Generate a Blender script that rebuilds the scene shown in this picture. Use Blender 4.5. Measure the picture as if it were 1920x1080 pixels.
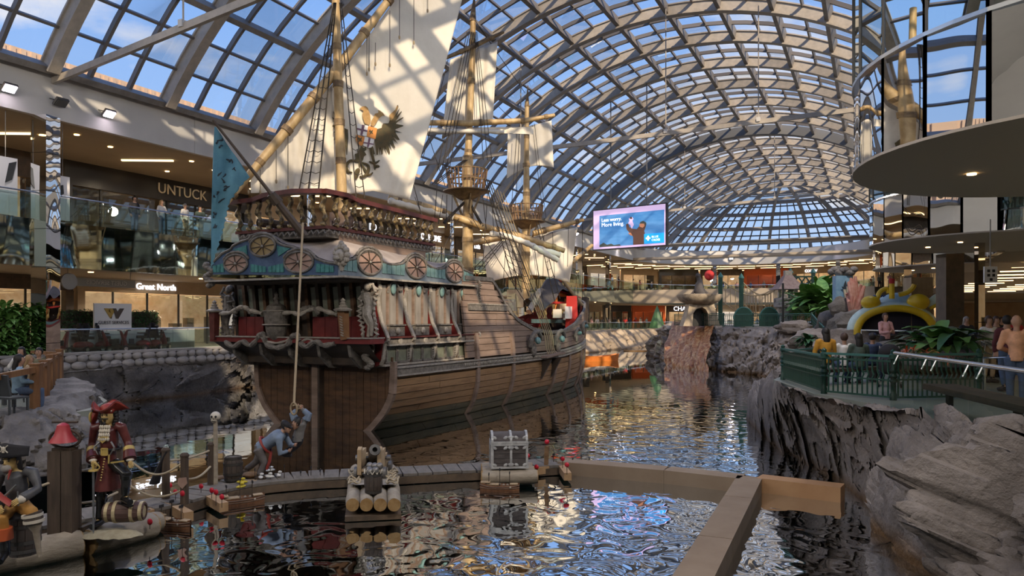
import bpy, bmesh, math, random
from mathutils import Vector, Matrix, noise
for o in list(bpy.data.objects): bpy.data.objects.remove(o)
S = bpy.context.scene
COL = S.collection
R = math.radians
V = Vector
random.seed(7)
ords = ['first', 'second', 'third', 'fourth', 'fifth', 'sixth', 'seventh', 'eighth', 'ninth', 'tenth', 'eleventh', 'twelfth', 'thirteenth', 'fourteenth', 'fifteenth', 'sixteenth', 'seventeenth', 'eighteenth', 'nineteenth']

# ---------------------------------------------------------------- camera
CZ, FPX, HOR, VPX = 1.5, 1400.0, 598.0, 1640.0
YAW = math.atan((VPX-960)/FPX)
Fw = V((-math.sin(YAW), math.cos(YAW), 0)); Rt = V((math.cos(YAW), math.sin(YAW), 0))
cam = bpy.data.cameras.new('camera'); cam.sensor_width = 36; cam.lens = 36*FPX/1920
cam.shift_y = (HOR-540)/1920; cam.clip_start = .1; cam.clip_end = 800
co = bpy.data.objects.new('camera', cam); COL.objects.link(co)
co.location = (0, 0, CZ); co.rotation_euler = (R(90), 0, YAW); S.camera = co
def P(px, py, d):
    p = Fw*d + Rt*((px-960)/FPX*d); return V((p.x, p.y, CZ-(py-HOR)/FPX*d))
def G(px, py, z):
    return P(px, py, (CZ-z)*FPX/(py-HOR))
def PX(px, X, h=None, py=None):
    """point on the plane x = X seen at column px; z given or row py"""
    r = (px-960)/FPX
    a = Fw.x+Rt.x*r; d = X/a
    p = Fw*d+Rt*(r*d); z = h if h is not None else CZ-(py-HOR)/FPX*d
    return V((p.x, p.y, z))

# ---------------------------------------------------------------- light and view
S.view_settings.view_transform = 'Standard'; S.view_settings.look = 'None'
S.view_settings.gamma = 1; S.view_settings.use_curve_mapping = False
S.view_settings.exposure = 0.22
S.cycles.max_bounces = 9; S.cycles.transparent_max_bounces = 24
S.cycles.glossy_bounces = 5; S.cycles.diffuse_bounces = 4
S.cycles.caustics_reflective = False; S.cycles.caustics_refractive = False
S.cycles.sample_clamp_indirect = 6
W = bpy.data.worlds.new('sky'); S.world = W; W.use_nodes = True
nt = W.node_tree; nt.nodes.clear()
def N(nt, t, **k):
    n = nt.nodes.new(t)
    for a, b in k.items():
        if a == 'inp':
            for i, v in b.items(): n.inputs[i].default_value = v
        else: setattr(n, a, b)
    return n
def L(nt, a, ao, b, bi): nt.links.new(a.outputs[ao], b.inputs[bi])
def ramp(nt, stops, interp='LINEAR'):
    n = nt.nodes.new('ShaderNodeValToRGB'); cr = n.color_ramp; cr.interpolation = interp
    while len(cr.elements) < len(stops): cr.elements.new(.5)
    for e, (p, c) in zip(cr.elements, stops):
        e.position = p; e.color = (c[0], c[1], c[2], 1) if hasattr(c, '__len__') else (c, c, c, 1)
    return n
tc = N(nt, 'ShaderNodeTexCoord'); sx = N(nt, 'ShaderNodeSeparateXYZ'); L(nt, tc, 'Generated', sx, 0)
grad = ramp(nt, [(0, (.55, .68, .88)), (.12, (.42, .60, .90)), (.45, (.20, .41, .88)), (1, (.13, .30, .78))]); L(nt, sx, 'Z', grad, 0)
mp = N(nt, 'ShaderNodeMapping'); mp.inputs['Scale'].default_value = (1.6, 1.6, 4.2); L(nt, tc, 'Generated', mp, 'Vector')
nz = N(nt, 'ShaderNodeTexNoise', inp={'Scale': 2.1, 'Detail': 7, 'Roughness': .55}); L(nt, mp, 0, nz, 'Vector')
lo = ramp(nt, [(0, .22), (.30, .10), (.62, 0), (1, 0)]); L(nt, sx, 'Z', lo, 0)
ad = N(nt, 'ShaderNodeMath', operation='ADD'); L(nt, nz, 'Fac', ad, 0); L(nt, lo, 0, ad, 1)
cm = ramp(nt, [(.66, 0), (.80, 1)]); L(nt, ad, 0, cm, 0)
mx = N(nt, 'ShaderNodeMixRGB'); L(nt, cm, 0, mx, 0); L(nt, grad, 0, mx, 1); mx.inputs[2].default_value = (.86, .84, .86, 1)
bg = N(nt, 'ShaderNodeBackground', inp={'Strength': 1.0}); L(nt, mx, 0, bg, 0)
wo = N(nt, 'ShaderNodeOutputWorld'); L(nt, bg, 0, wo, 0)
sl = bpy.data.lights.new('sun', 'SUN'); sl.energy = 5.0; sl.angle = R(.6); sl.color = (1, .80, .56)
so = bpy.data.objects.new('sun', sl); COL.objects.link(so)
so.rotation_euler = V((-.60, .60, -.50)).to_track_quat('-Z', 'Y').to_euler()
def area(name, loc, d, w, h, e, c=(1, .93, .84)):
    return spot(name, loc, d, e*2.6, 165, c, .22)
def spot(name, loc, d, e, ang=110, c=(1, .92, .95), r=.25):
    l = bpy.data.lights.new(name, 'SPOT'); l.energy = e; l.spot_size = R(ang); l.spot_blend = .6; l.color = c; l.shadow_soft_size = r
    o = bpy.data.objects.new(name, l); COL.objects.link(o); o.location = loc
    o.rotation_euler = V(d).to_track_quat('-Z', 'Y').to_euler(); return o

# added unseen fill lights for the hall: spots behind camera, rows along both fascias
for x in (-24, -17, -10, -3): spot('hall_fill', (x, -6, 11), (-.05, .75, -.6), 1100, 150, (1, .92, .84), .5)
for x in (-22, -8): spot('hall_fill', (x, 3, 11), (0, -.8, .5), 1500, 150, (1, .93, .85), .5)  # added fill for the back wall that the mirrored drum reflects
for x, y in ((-2, 5), (2, 8), (3, 1)): spot('hall_fill', (x, y, 11), (-.1, .3, -.9), 380, 150, (1, .90, .80), .5)
for y in range(8, 104, 12): spot('fascia_fill', (.1, y, 11), (-.75, .25, -.6), 1900, 125, (1, .92, .84), .4); spot('fascia_fill', (-29.9, y+5, 11), (.8, .05, -.45), 1100, 115, (1, .93, .88), .4)  # added rows without fixtures, brightening ship, walls and right bank
# ---------------------------------------------------------------- materials
MC = {}
def M(name, c, rough=.6, metal=0, c2=None, scale=4, bump=0, bscale=None, stretch=(1, 1, 1), emit=0, detail=5, lo=.35, hi=.65, c3=None, spec=.5, bdist=.02, trans=0):
    m = bpy.data.materials.new(name); m.use_nodes = True; t = m.node_tree
    b = t.nodes['Principled BSDF']; b.inputs['Roughness'].default_value = rough; b.inputs['Metallic'].default_value = metal
    b.inputs['Specular IOR Level'].default_value = spec
    b.inputs['Base Color'].default_value = (*c, 1)
    if c2 or bump:
        tc = N(t, 'ShaderNodeTexCoord'); mp = N(t, 'ShaderNodeMapping'); mp.inputs['Scale'].default_value = stretch; L(t, tc, 'Object', mp, 'Vector')
    if c2:
        nz = N(t, 'ShaderNodeTexNoise', inp={'Scale': scale, 'Detail': detail, 'Roughness': .6}); L(t, mp, 0, nz, 'Vector')
        st = [(lo, c), (hi, c2)]
        if c3: st = [(lo, c), ((lo+hi)/2, c2), (hi, c3)]
        r = ramp(t, st); L(t, nz, 'Fac', r, 0); L(t, r, 0, b, 'Base Color')
    if bump:
        n2 = N(t, 'ShaderNodeTexNoise', inp={'Scale': bscale or scale*2, 'Detail': 6, 'Roughness': .6}); L(t, mp, 0, n2, 'Vector')
        bn = N(t, 'ShaderNodeBump', inp={'Strength': bump, 'Distance': bdist}); L(t, n2, 'Fac', bn, 'Height'); L(t, bn, 0, b, 'Normal')
    if emit:
        b.inputs['Emission Color'].default_value = (*c, 1); b.inputs['Emission Strength'].default_value = emit
        if c2: L(t, r, 0, b, 'Emission Color')
    MC[name] = m; return m
def glass_mat(name, tint, refl=.5, rough=.0, base=.05, milk=0):
    m = bpy.data.materials.new(name); m.use_nodes = True; t = m.node_tree; t.nodes.clear()
    o = N(t, 'ShaderNodeOutputMaterial'); tr = N(t, 'ShaderNodeBsdfTransparent'); tr.inputs[0].default_value = (*tint, 1)
    gl = N(t, 'ShaderNodeBsdfGlossy', inp={'Roughness': rough}); gl.inputs[0].default_value = (.9, .96, .94, 1)
    fr = N(t, 'ShaderNodeLayerWeight', inp={'Blend': .35}); ma = N(t, 'ShaderNodeMath', operation='MULTIPLY_ADD', inp={1: refl, 2: base})
    L(t, fr, 'Fresnel', ma, 0); mx = N(t, 'ShaderNodeMixShader'); L(t, ma, 0, mx, 0); L(t, tr, 0, mx, 1); L(t, gl, 0, mx, 2)
    last = mx
    if milk:  # milky reflection of the panes mixed in as white diffuse
        df = N(t, 'ShaderNodeBsdfDiffuse'); df.inputs[0].default_value = (.8, .8, .8, 1)
        m2 = N(t, 'ShaderNodeMixShader', inp={0: milk}); L(t, mx, 0, m2, 1); L(t, df, 0, m2, 2); last = m2
    L(t, last, 0, o, 0); MC[name] = m; return m
def mirror_mat(name, c, rough=.02, wob=.1, sc=.8, st=(1, 1, .35)):
    m = M(name, c, rough, 1); t = m.node_tree; b = t.nodes['Principled BSDF']
    if wob:
        tc = N(t, 'ShaderNodeTexCoord'); mp = N(t, 'ShaderNodeMapping'); mp.inputs['Scale'].default_value = st; L(t, tc, 'Object', mp, 'Vector')
        nz = N(t, 'ShaderNodeTexNoise', inp={'Scale': sc, 'Detail': 1}); L(t, mp, 0, nz, 'Vector')
        bn = N(t, 'ShaderNodeBump', inp={'Strength': wob, 'Distance': .3}); L(t, nz, 'Fac', bn, 'Height'); L(t, bn, 0, b, 'Normal')
    return m
M('steel', (.40, .355, .30), .55, 0, (.50, .44, .37), 3, .1)
M('mullion', (.20, .18, .165), .5)
M('steel_dark', (.24, .215, .19), .55, 0, (.31, .28, .25), 3, .1)
M('steel_grey', (.20, .20, .20), .6)
M('white_wall', (.62, .60, .575), .8, 0, (.68, .66, .63), .6, .03, 8)
M('soffit', (.36, .295, .22), .7, 0, (.40, .33, .25), .5)
M('disc_soffit', (.52, .45, .37), .7)
M('floor_tile', (.42, .36, .28), .25, 0, (.50, .44, .35), 2)
M('dark', (.012, .012, .013), .4)
M('black', (.005, .005, .006), .5)
M('lamp', (1, .62, .25), .5, emit=9)
M('lamp_strip', (1, .72, .36), .5, emit=3)
M('flood', (1, .86, 1), .5, emit=30)
M('grey_metal', (.22, .21, .2), .45, .7)
M('chrome', (.75, .75, .74), .15, 1)
M('steel_rail', (.72, .74, .74), .25, 1)
M('tan_metal', (.62, .44, .30), .6, .0, (.68, .50, .36), 2)
glass_mat('roof_glass', (.93, .95, .97), .35, 0, .02, .05)
glass_mat('rail_glass', (.80, .90, .87), .45, 0, .05)
glass_mat('drum_glass', (.34, .50, .48), .65, .0, .28)
glass_mat('shop_glass', (.88, .9, .9), .4, 0, .03)
mirror_mat('mirror', (.80, .80, .79), .01, .16, .55)
mirror_mat('mirror_green', (.50, .60, .56), .03, .14, .5)
mirror_mat('mirror_brown', (.55, .5, .45), .02, .08, .6)

# ---------------------------------------------------------------- mesh helpers
class MB:
    def __init__(s): s.v = []; s.f = []
    def add(s, vs, fs):
        n = len(s.v); s.v += [tuple(p) for p in vs]; s.f += [tuple(i+n for i in f) for f in fs]; return s
    def box(s, c, d, rz=0, rot=None):
        m = rot or Matrix.Rotation(rz, 3, 'Z'); c = V(c); x, y, z = d[0]/2, d[1]/2, d[2]/2
        vs = [c+m@V((a*x, b*y, e*z)) for e in (-1, 1) for a, b in ((-1, -1), (1, -1), (1, 1), (-1, 1))]
        return s.add(vs, [(3, 2, 1, 0), (4, 5, 6, 7), (0, 1, 5, 4), (1, 2, 6, 5), (2, 3, 7, 6), (3, 0, 4, 7)])
    def beam(s, a, b, w, h, up=(0, 0, 1), w2=None, h2=None):
        a, b = V(a), V(b); d = (b-a).normalized(); x = d.cross(V(up))
        if x.length < 1e-4: x = d.cross(V((1, 0, 0)))
        x.normalize(); y = x.cross(d); vs = []
        for p, ww, hh in ((a, w, h), (b, w2 or w, h2 or h)):
            vs += [p+x*(ww/2*i)+y*(hh/2*j) for i, j in ((-1, -1), (1, -1), (1, 1), (-1, 1))]
        return s.add(vs, [(3, 2, 1, 0), (4, 5, 6, 7), (0, 1, 5, 4), (1, 2, 6, 5), (2, 3, 7, 6), (3, 0, 4, 7)])
    def tube(s, pts, r, n=8, sq=1, up=(0, 0, 1)):
        pts = [V(p) for p in pts]; k = len(pts); vs = []; fs = []
        rr = r if hasattr(r, '__len__') else [r]*k; px = None
        for i, p in enumerate(pts):
            d = (pts[min(i+1, k-1)]-pts[max(i-1, 0)])
            d = d.normalized() if d.length > 1e-9 else V((0, 0, 1))
            if px is None:
                x = d.cross(V(up))
                if x.length < .05: x = d.cross(V((1, 0, 0)))
            else: x = px-d*px.dot(d)
            x.normalize(); px = x; y = x.cross(d)
            vs += [p+(x*math.cos(2*math.pi*j/n)+y*math.sin(2*math.pi*j/n)*sq)*rr[i] for j in range(n)]
        for i in range(k-1):
            for j in range(n):
                j2 = (j+1) % n; fs.append((i*n+j2, i*n+j, (i+1)*n+j, (i+1)*n+j2))
        fs.append(tuple(range(n))); fs.append(tuple(range(k*n-1, (k-1)*n-1, -1)))
        return s.add(vs, fs)
    def lathe(s, c, prof, n=16, rot=None, a0=0, a1=2*math.pi):
        m = rot or Matrix.Identity(3); c = V(c); full = abs(a1-a0-2*math.pi) < 1e-6; kk = n if full else n+1; vs = []
        for r, z in prof:
            for j in range(kk):
                a = a0+(a1-a0)*j/n; vs.append(c+m@V((r*math.cos(a), r*math.sin(a), z)))
        fs = []
        for i in range(len(prof)-1):
            for j in range(n):
                j2 = (j+1) % kk if full else j+1; fs.append((i*kk+j, i*kk+j2, (i+1)*kk+j2, (i+1)*kk+j))
        if full:
            if prof[0][0] > 1e-4: fs.append(tuple(range(kk-1, -1, -1)))
            if prof[-1][0] > 1e-4: fs.append(tuple(range((len(prof)-1)*kk, len(prof)*kk)))
        return s.add(vs, fs)
    def ell(s, c, r, n=12, m=8, rot=None):
        if not hasattr(r, '__len__'): r = (r, r, r)
        q = rot or Matrix.Identity(3); c = V(c); vs = [c+q@V((0, 0, -r[2]))]
        for i in range(1, m):
            a = math.pi*i/m
            for j in range(n):
                b = 2*math.pi*j/n; vs.append(c+q@V((r[0]*math.sin(a)*math.cos(b), r[1]*math.sin(a)*math.sin(b), -r[2]*math.cos(a))))
        vs.append(c+q@V((0, 0, r[2]))); fs = []
        for j in range(n):
            fs.append((0, 1+(j+1) % n, 1+j)); k = 1+(m-2)*n; fs.append((len(vs)-1, k+j, k+(j+1) % n))
        for i in range(m-2):
            for j in range(n): fs.append((1+i*n+j, 1+i*n+(j+1) % n, 1+(i+1)*n+(j+1) % n, 1+(i+1)*n+j))
        return s.add(vs, fs)
    def prism(s, poly, o, U, Vv, t, tt=None):
        o, U, Vv = V(o), V(U), V(Vv); n = U.cross(Vv).normalized(); k = len(poly)
        if tt is None: a, b = -t/2, t/2
        else: a, b = t, tt
        vs = [o+U*p[0]+Vv*p[1]+n*a for p in poly]+[o+U*p[0]+Vv*p[1]+n*b for p in poly]
        fs = [tuple(range(k-1, -1, -1)), tuple(range(k, 2*k))]+[(i, (i+1) % k, k+(i+1) % k, k+i) for i in range(k)]
        return s.add(vs, fs)
    def grid(s, fn, nu, nv, cu=False):
        vs = [fn(i/(nu if cu else nu-1), j/(nv-1)) for j in range(nv) for i in range(nu)]; fs = []
        for j in range(nv-1):
            for i in range(nu if cu else nu-1):
                i2 = (i+1) % nu; fs.append((j*nu+i, j*nu+i2, (j+1)*nu+i2, (j+1)*nu+i))
        return s.add(vs, fs)
    def mesh(s, name='m', smooth=False, ang=40):
        me = bpy.data.meshes.new(name); me.from_pydata(s.v, [], s.f); me.validate(clean_customdata=False)
        bm = bmesh.new(); bm.from_mesh(me); bmesh.ops.recalc_face_normals(bm, faces=bm.faces); bm.to_mesh(me); bm.free()
        if smooth:
            me.polygons.foreach_set('use_smooth', [True]*len(me.polygons))
            me.set_sharp_from_angle(angle=R(ang))
        return me
    def build(s, name, mat, parent=None, smooth=False, label=None, cat=None, group=None, kind=None, ang=40):
        me = s.mesh(name, smooth, ang); me.materials.append(MC[mat] if isinstance(mat, str) else mat)
        return link(name, me, parent, label, cat, group, kind)
def link(name, me, parent=None, label=None, cat=None, group=None, kind=None):
    o = bpy.data.objects.new(name, me); COL.objects.link(o)
    if parent:
        o.parent = parent
        g = parent.parent
        o.matrix_parent_inverse = Matrix.Identity(4) if parent.get('_loc') is None else Matrix.Translation(-V(parent['_loc']))
    tag(o, label, cat, group, kind); return o
def tag(o, label=None, cat=None, group=None, kind=None):
    if label: o['label'] = label
    if cat: o['category'] = cat
    if group: o['group'] = group
    if kind: o['kind'] = kind
    return o
def thing(name, label=None, cat=None, loc=(0, 0, 0), group=None, kind=None):
    o = bpy.data.objects.new(name, None); COL.objects.link(o); o.location = loc; o.empty_display_size = .2
    if V(loc).length > 0: o['_loc'] = [float(x) for x in loc]
    return tag(o, label, cat, group, kind)
def piece(name, me, mat, parent, loc=(0, 0, 0), rz=0, sc=(1, 1, 1), eul=None):
    """copy of a shared mesh as a part placed in its parent's frame (world frame when the parent has a base point)"""
    o = bpy.data.objects.new(name, me); COL.objects.link(o)
    if mat is not None:
        if not me.materials: me.materials.append(None)
        o.material_slots[0].link = 'OBJECT'; o.material_slots[0].material = MC[mat] if isinstance(mat, str) else mat
    o.parent = parent
    if parent.get('_loc') is not None: o.matrix_parent_inverse = Matrix.Translation(-V(parent['_loc']))
    o.location = loc; o.rotation_euler = eul or (0, 0, rz); o.scale = sc; return o
def dup(root, loc=None, rz=None, sc=None, label=None, group=None, recol=None):
    r = root.copy(); COL.objects.link(r)
    if loc is not None: r.location = loc
    if rz is not None: r.rotation_euler = (0, 0, rz)
    if sc is not None: r.scale = (sc, sc, sc) if not hasattr(sc, '__len__') else sc
    if label: r['label'] = label
    if group: r['group'] = group
    for ch in list(root.children):
        c = ch.copy(); COL.objects.link(c); c.parent = r
        if recol and c.type == 'MESH':
            k = c.name.split('.')[0]
            if k in recol:
                c.material_slots[0].link = 'OBJECT'; c.material_slots[0].material = MC[recol[k]]
        for g in ch.children:
            d = g.copy(); COL.objects.link(d); d.parent = c
    return r
def text(name, s, mat, o, U, Vv, size, parent=None, ext=.01, font=None, alignx='CENTER', mirror=False, squash=1, **k):
    cu = bpy.data.curves.new(name, 'FONT'); cu.body = s; cu.size = size; cu.extrude = ext/size*size; cu.align_x = alignx; cu.align_y = 'CENTER'
    cu.resolution_u = 3
    t = bpy.data.objects.new('t', cu); COL.objects.link(t); dg = bpy.context.evaluated_depsgraph_get(); dg.update()
    me = bpy.data.meshes.new_from_object(t.evaluated_get(dg)); bpy.data.objects.remove(t)
    U, Vv = V(U).normalized(), V(Vv).normalized(); n = U.cross(Vv)
    for v in me.vertices:
        p = v.co; v.co = V(o)+U*(p.x*squash*(-1 if mirror else 1))+Vv*p.y+n*p.z
    me.materials.clear(); me.materials.append(MC[mat])
    return link(name, me, parent, **k)
def bez(pts, n=12):
    """Catmull-Rom through points"""
    pts = [V(p) for p in pts]; out = []
    for i in range(len(pts)-1):
        p0, p1, p2, p3 = pts[max(i-1, 0)], pts[i], pts[i+1], pts[min(i+2, len(pts)-1)]
        for j in range(n):
            t = j/n; out.append(.5*((2*p1)+(p2-p0)*t+(2*p0-5*p1+4*p2-p3)*t*t+(3*p1-p0-3*p2+p3)*t**3))
    return out+[pts[-1]]
def lerp(a, b, t): return a+(b-a)*t
def interp(tab, x):
    if x <= tab[0][0]: return tab[0][1]
    for (a, b), (c, d) in zip(tab, tab[1:]):
        if x <= c: return b+(d-b)*(x-a)/(c-a)
    return tab[-1][1]
# ================================================================ the glass barrel vault
XC, RV, Z0, XL = -15.15, 15.15, 11.8, -30.3       # plan of the hall: centre line, half width, eave height, left wall
XV, ZV, RVV = -11.8, -1.3, 22.64                   # the segmental vault: axis and radius
YR = [2.25+5.55*i for i in range(21)]; YE = YR[-1]
TH = [-54.6, -41.7]+[-41.7+8.34*i for i in range(1, 11)]+[54.6]
def vp(th, y, r=RVV): a = R(th); return V((XV+r*math.sin(a), y, ZV+r*math.cos(a)))
def vtop(x): return ZV+math.sqrt((RVV-.7)**2-(x-XV)**2)
roof = thing('ceiling', 'glazed steel barrel vault of curved ribs, purlins and glass panes above the mall', None, (XV, 60, ZV), kind='structure')
def arch_mesh(w, r0, r1, n=36):
    b = MB(); vs = []
    for k in range(n+1):
        a = R(lerp(-54.6, 54.6, k/n)); c, s_ = math.sin(a), math.cos(a)
        vs += [(r0*c, -w/2, r0*s_), (r1*c, -w/2, r1*s_), (r1*c, w/2, r1*s_), (r0*c, w/2, r0*s_)]
    fs = [(0, 1, 2, 3), (4*n+3, 4*n+2, 4*n+1, 4*n)]
    for k in range(n):
        for j in range(4): fs.append((4*k+j, 4*k+(j+1) % 4, 4*k+4+(j+1) % 4, 4*k+4+j))
    return b.add(vs, fs)
rb = arch_mesh(.24, RVV-.72, RVV-.06); q = arch_mesh(.5, RVV-.80, RVV-.70); rb.add(q.v, q.f); q = arch_mesh(.42, RVV-.12, RVV-.04); rb.add(q.v, q.f)
rib_me = rb.mesh('rib'); rib_me.materials.append(MC['steel'])
big = arch_mesh(.9, RVV-.95, RVV-.04).mesh('rib_big'); big.materials.append(MC['steel_grey'])
for i, y in enumerate(YR): piece('roof_rib', big if i == 14 else rib_me, None, roof, (XV, y, ZV))
for th in TH:
    p = vp(th, 0, RVV-.33); a = R(th); MB().beam((p.x, YR[0], p.z), (p.x, YE, p.z), .26, .58, up=(math.sin(a), 0, math.cos(a))).build('purlin', 'steel_dark', roof)
mu = MB(); subs = []
for a, c in zip(TH, TH[1:]):
    k = 3 if c-a > 10 else 2
    subs += [a+(c-a)*j/k for j in range(1, k)]
for th in subs:
    p = vp(th, 0, RVV-.1); a = R(th); mu.beam((p.x, YR[0], p.z), (p.x, YE, p.z), .11, .2, up=(math.sin(a), 0, math.cos(a)))
q = arch_mesh(.15, RVV-.26, RVV-.02, 30)
for y0, y1 in zip(YR, YR[1:]):
    for k in (1, 2):
        y = lerp(y0, y1, k/3); mu.add([(p[0]+XV, p[1]+y, p[2]+ZV) for p in q.v], q.f)
mu.build('glazing_bars', 'mullion', roof, kind='stuff')
cuts = sorted(TH+subs); near = []; rest = MB()
for i, (y0, y1) in enumerate(zip(YR, YR[1:])):
    for k in range(3):
        ya, yb = lerp(y0, y1, k/3)+.07, lerp(y0, y1, (k+1)/3)-.07
        for j, (a, c) in enumerate(zip(cuts, cuts[1:])):
            qd = [vp(a+.12, ya), vp(c-.12, ya), vp(c-.12, yb), vp(a+.12, yb)]
            if 3 <= i < 11 and j < 12: near.append(qd)
            else: rest.add(qd, [(0, 1, 2, 3)])
rest.build('roof_panes', 'roof_glass', roof, kind='stuff')
for qd in near: MB().add(qd, [(0, 1, 2, 3)]).build('pane', 'roof_glass', roof)
dome = thing('ceiling_dome', 'glazed half dome of radiating ribs closing the far end of the vault', None, (XV, YE, ZV), kind='structure')
def dp(ph, th, r=RVV): w = r*math.sin(R(th)); return V((XV-w*math.cos(R(ph)), YE+.5*w*math.sin(R(ph)), ZV+r*math.cos(R(th))))
DT = [54.6, 41.7, 33.36, 25.02, 16.68, 8.34]; dc0 = V((XV, YE, ZV))
for k in range(1, 9):
    pts = [dp(k*20, t, RVV-.3) for t in [8.34+46.26*i/10 for i in range(11)]]; b = MB()
    for a, c in zip(pts, pts[1:]): b.beam(a, c, .34, .55, up=(a+c)/2-dc0)
    b.build('dome_rib', 'steel', dome)
for th in DT:
    pts = [dp(ph, th, RVV-.25) for ph in range(0, 181, 10)]; b = MB()
    for a, c in zip(pts, pts[1:]): b.beam(a, c, .28, .5, up=(a+c)/2-dc0)
    b.build('dome_ring', 'steel', dome)
b = MB()
for k in range(36):
    if k % 4 == 0: continue
    pts = [dp(k*5, t) for t in (54.6, 48, 41.7, 33.4, 25)]
    for a, c in zip(pts, pts[1:]): b.beam(a, c, .13, .16, up=(a+c)/2-dc0)
for th in (50.3, 46, 37.5, 29.2, 20.8):
    pts = [dp(ph, th) for ph in range(0, 181, 10)]
    for a, c in zip(pts, pts[1:]): b.beam(a, c, .13, .15, up=(a+c)/2-dc0)
b.build('glazing_bars', 'mullion', dome, kind='stuff')
MB().grid(lambda u, v: dp(u*180, v*54.6, RVV+.02), 37, 14).build('dome_panes', 'roof_glass', dome, kind='stuff')
# tie beams across the vault, each on hangers
def tie(a, c, lab, hang=()):
    t = thing('tie_beam', lab, 'beam', a); MB().beam(a, c, .16, .26).build('beam', 'steel', t)
    for f in hang:
        p = V(a).lerp(V(c), f); top = vtop(p.x); MB().tube([p, (p.x, p.y, top)], .035, 5).build('hanger', 'steel', t)
        MB().box((p.x, p.y, p.z+.12), (.2, .3, .25)).build('clamp', 'white_wall', t)
tie((-30.25, 19.3, 11.25), (-.1, 16.5, 12.9), 'pale steel tie beam climbing from the left white fascia, the one nearest the camera', (.28, .6))
tie((-30.2, 44.5, 12.4), (-.1, 45.9, 13.2), 'pale steel tie beam passing in front of the crow\'s nest masts', (.3, .62, .8))
tie((-30.2, 79, 12.6), (-.1, 80, 14.1), 'far pale steel tie beam above the advertising screen', (.4, .7))
M('flat_roof', (.30, .29, .28), .9)
# ================================================================ left side: fascia, slabs, walls
YC = 101.0
def edge_pts(r0=0.0, y0=-12, n=22):
    """plan of the balcony line: left wall, apse, right wall"""
    pts = [(XL-r0, y0), (XL-r0, YC)]
    for k in range(1, n): a = math.pi*k/n; pts.append((XC-(RV+r0)*math.cos(a), YC+(RV+r0)*math.sin(a)))
    return pts
def wall_strip(pts, z0, z1, th=.25):
    b = MB(); n = len(pts); nrm = []
    for i in range(n):
        a, c = V((*pts[max(i-1, 0)], 0)), V((*pts[min(i+1, n-1)], 0)); d = (c-a).normalized(); nrm.append(V((-d.y, d.x, 0)))
    vs = []
    for p, m in zip(pts, nrm):
        p = V((*p, 0)); o = p+m*th
        vs += [(p.x, p.y, z0), (p.x, p.y, z1), (o.x, o.y, z1), (o.x, o.y, z0)]
    fs = [(0, 1, 2, 3), (4*n-1, 4*n-2, 4*n-3, 4*n-4)]
    for i in range(n-1):
        for j in range(4): fs.append((4*i+j, 4*i+(j+1) % 4, 4*i+4+(j+1) % 4, 4*i+4+j))
    return b.add(vs, fs)
EL = edge_pts(); ZF, ZSB, ZST, ZCE = 9.7, 3.65, 5.5, 9.7
fas = thing('wall_left', 'white plaster fascia running under the roof glass along the left side and round the far end', None, (XL, 40, 10), kind='structure')
segs = [(-12, 8), (8, 17.2), (17.2, 26.4), (26.4, 35.6), (35.6, 44.8), (44.8, 54), (54, 63.2), (63.2, 72.4), (72.4, 81.6), (81.6, 91), (91, 101)]
for a, c in segs: wall_strip([(XL, a+.015), (XL, c-.015)], ZF, Z0-.1).build('fascia_panel', 'white_wall', fas)
wall_strip([(XL, 101)]+EL[2:]+[(0, YC)], ZF, Z0-.1).build('fascia_panel', 'white_wall', fas)
MB().beam((XL-.05, -12, Z0-.05), (XL-.05, YC, Z0-.05), .5, .14).build('eave_sill', 'mullion', fas)
# roof decks outside and at the far end behind the apse, upper ceilings, slabs
b = MB(); b.box((XL-9, 65, Z0+.02), (17.5, 160, .2)); b.build('ceiling_left_roof', 'flat_roof', kind='structure')
wp = MB().box((XL-2.3, 60, Z0+.55), (.2, 130, 1.2)).build('wall_parapet_left', 'tan_metal', kind='structure'); b = MB()
for i in range(300): b.box((XL-2.17, -2+i*.42, Z0+.6), (.1, .2, 1.05))
b.build('corrugation', 'tan_metal', wp, kind='stuff')
def plate(name, z0, z1, pts_in, mat, outer=22):
    b = MB(); n = len(pts_in); vs = []
    for x, y in pts_in:
        if y <= YC: ox, oy = XL-outer, y
        else:
            a = math.atan2(y-YC, x-XC); ox, oy = XC+(RV+outer)*math.cos(a), YC+(RV+outer)*math.sin(a)
        vs += [(x, y, z0), (x, y, z1), (ox, oy, z1), (ox, oy, z0)]
    fs = [(0, 1, 2, 3), (4*n-1, 4*n-2, 4*n-3, 4*n-4)]
    for i in range(n-1):
        for j in range(4): fs.append((4*i+j, 4*i+(j+1) % 4, 4*i+4+(j+1) % 4, 4*i+4+j))
    return b.add(vs, fs).build(name, mat, kind='structure')
E2 = edge_pts(.26)+[(0, YC)]
plate('ceiling_upper', ZCE, ZCE+.3, E2, 'soffit'); plate('ceiling_deck', Z0-.15, Z0, E2[1:], 'flat_roof', 45)
plate('floor_upper', ZSB, ZST, edge_pts(.05)+[(0, YC)], 'soffit')
plate('floor_lower', -.3, 0, edge_pts(.3)+[(0, YC)], 'floor_tile')
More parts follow.
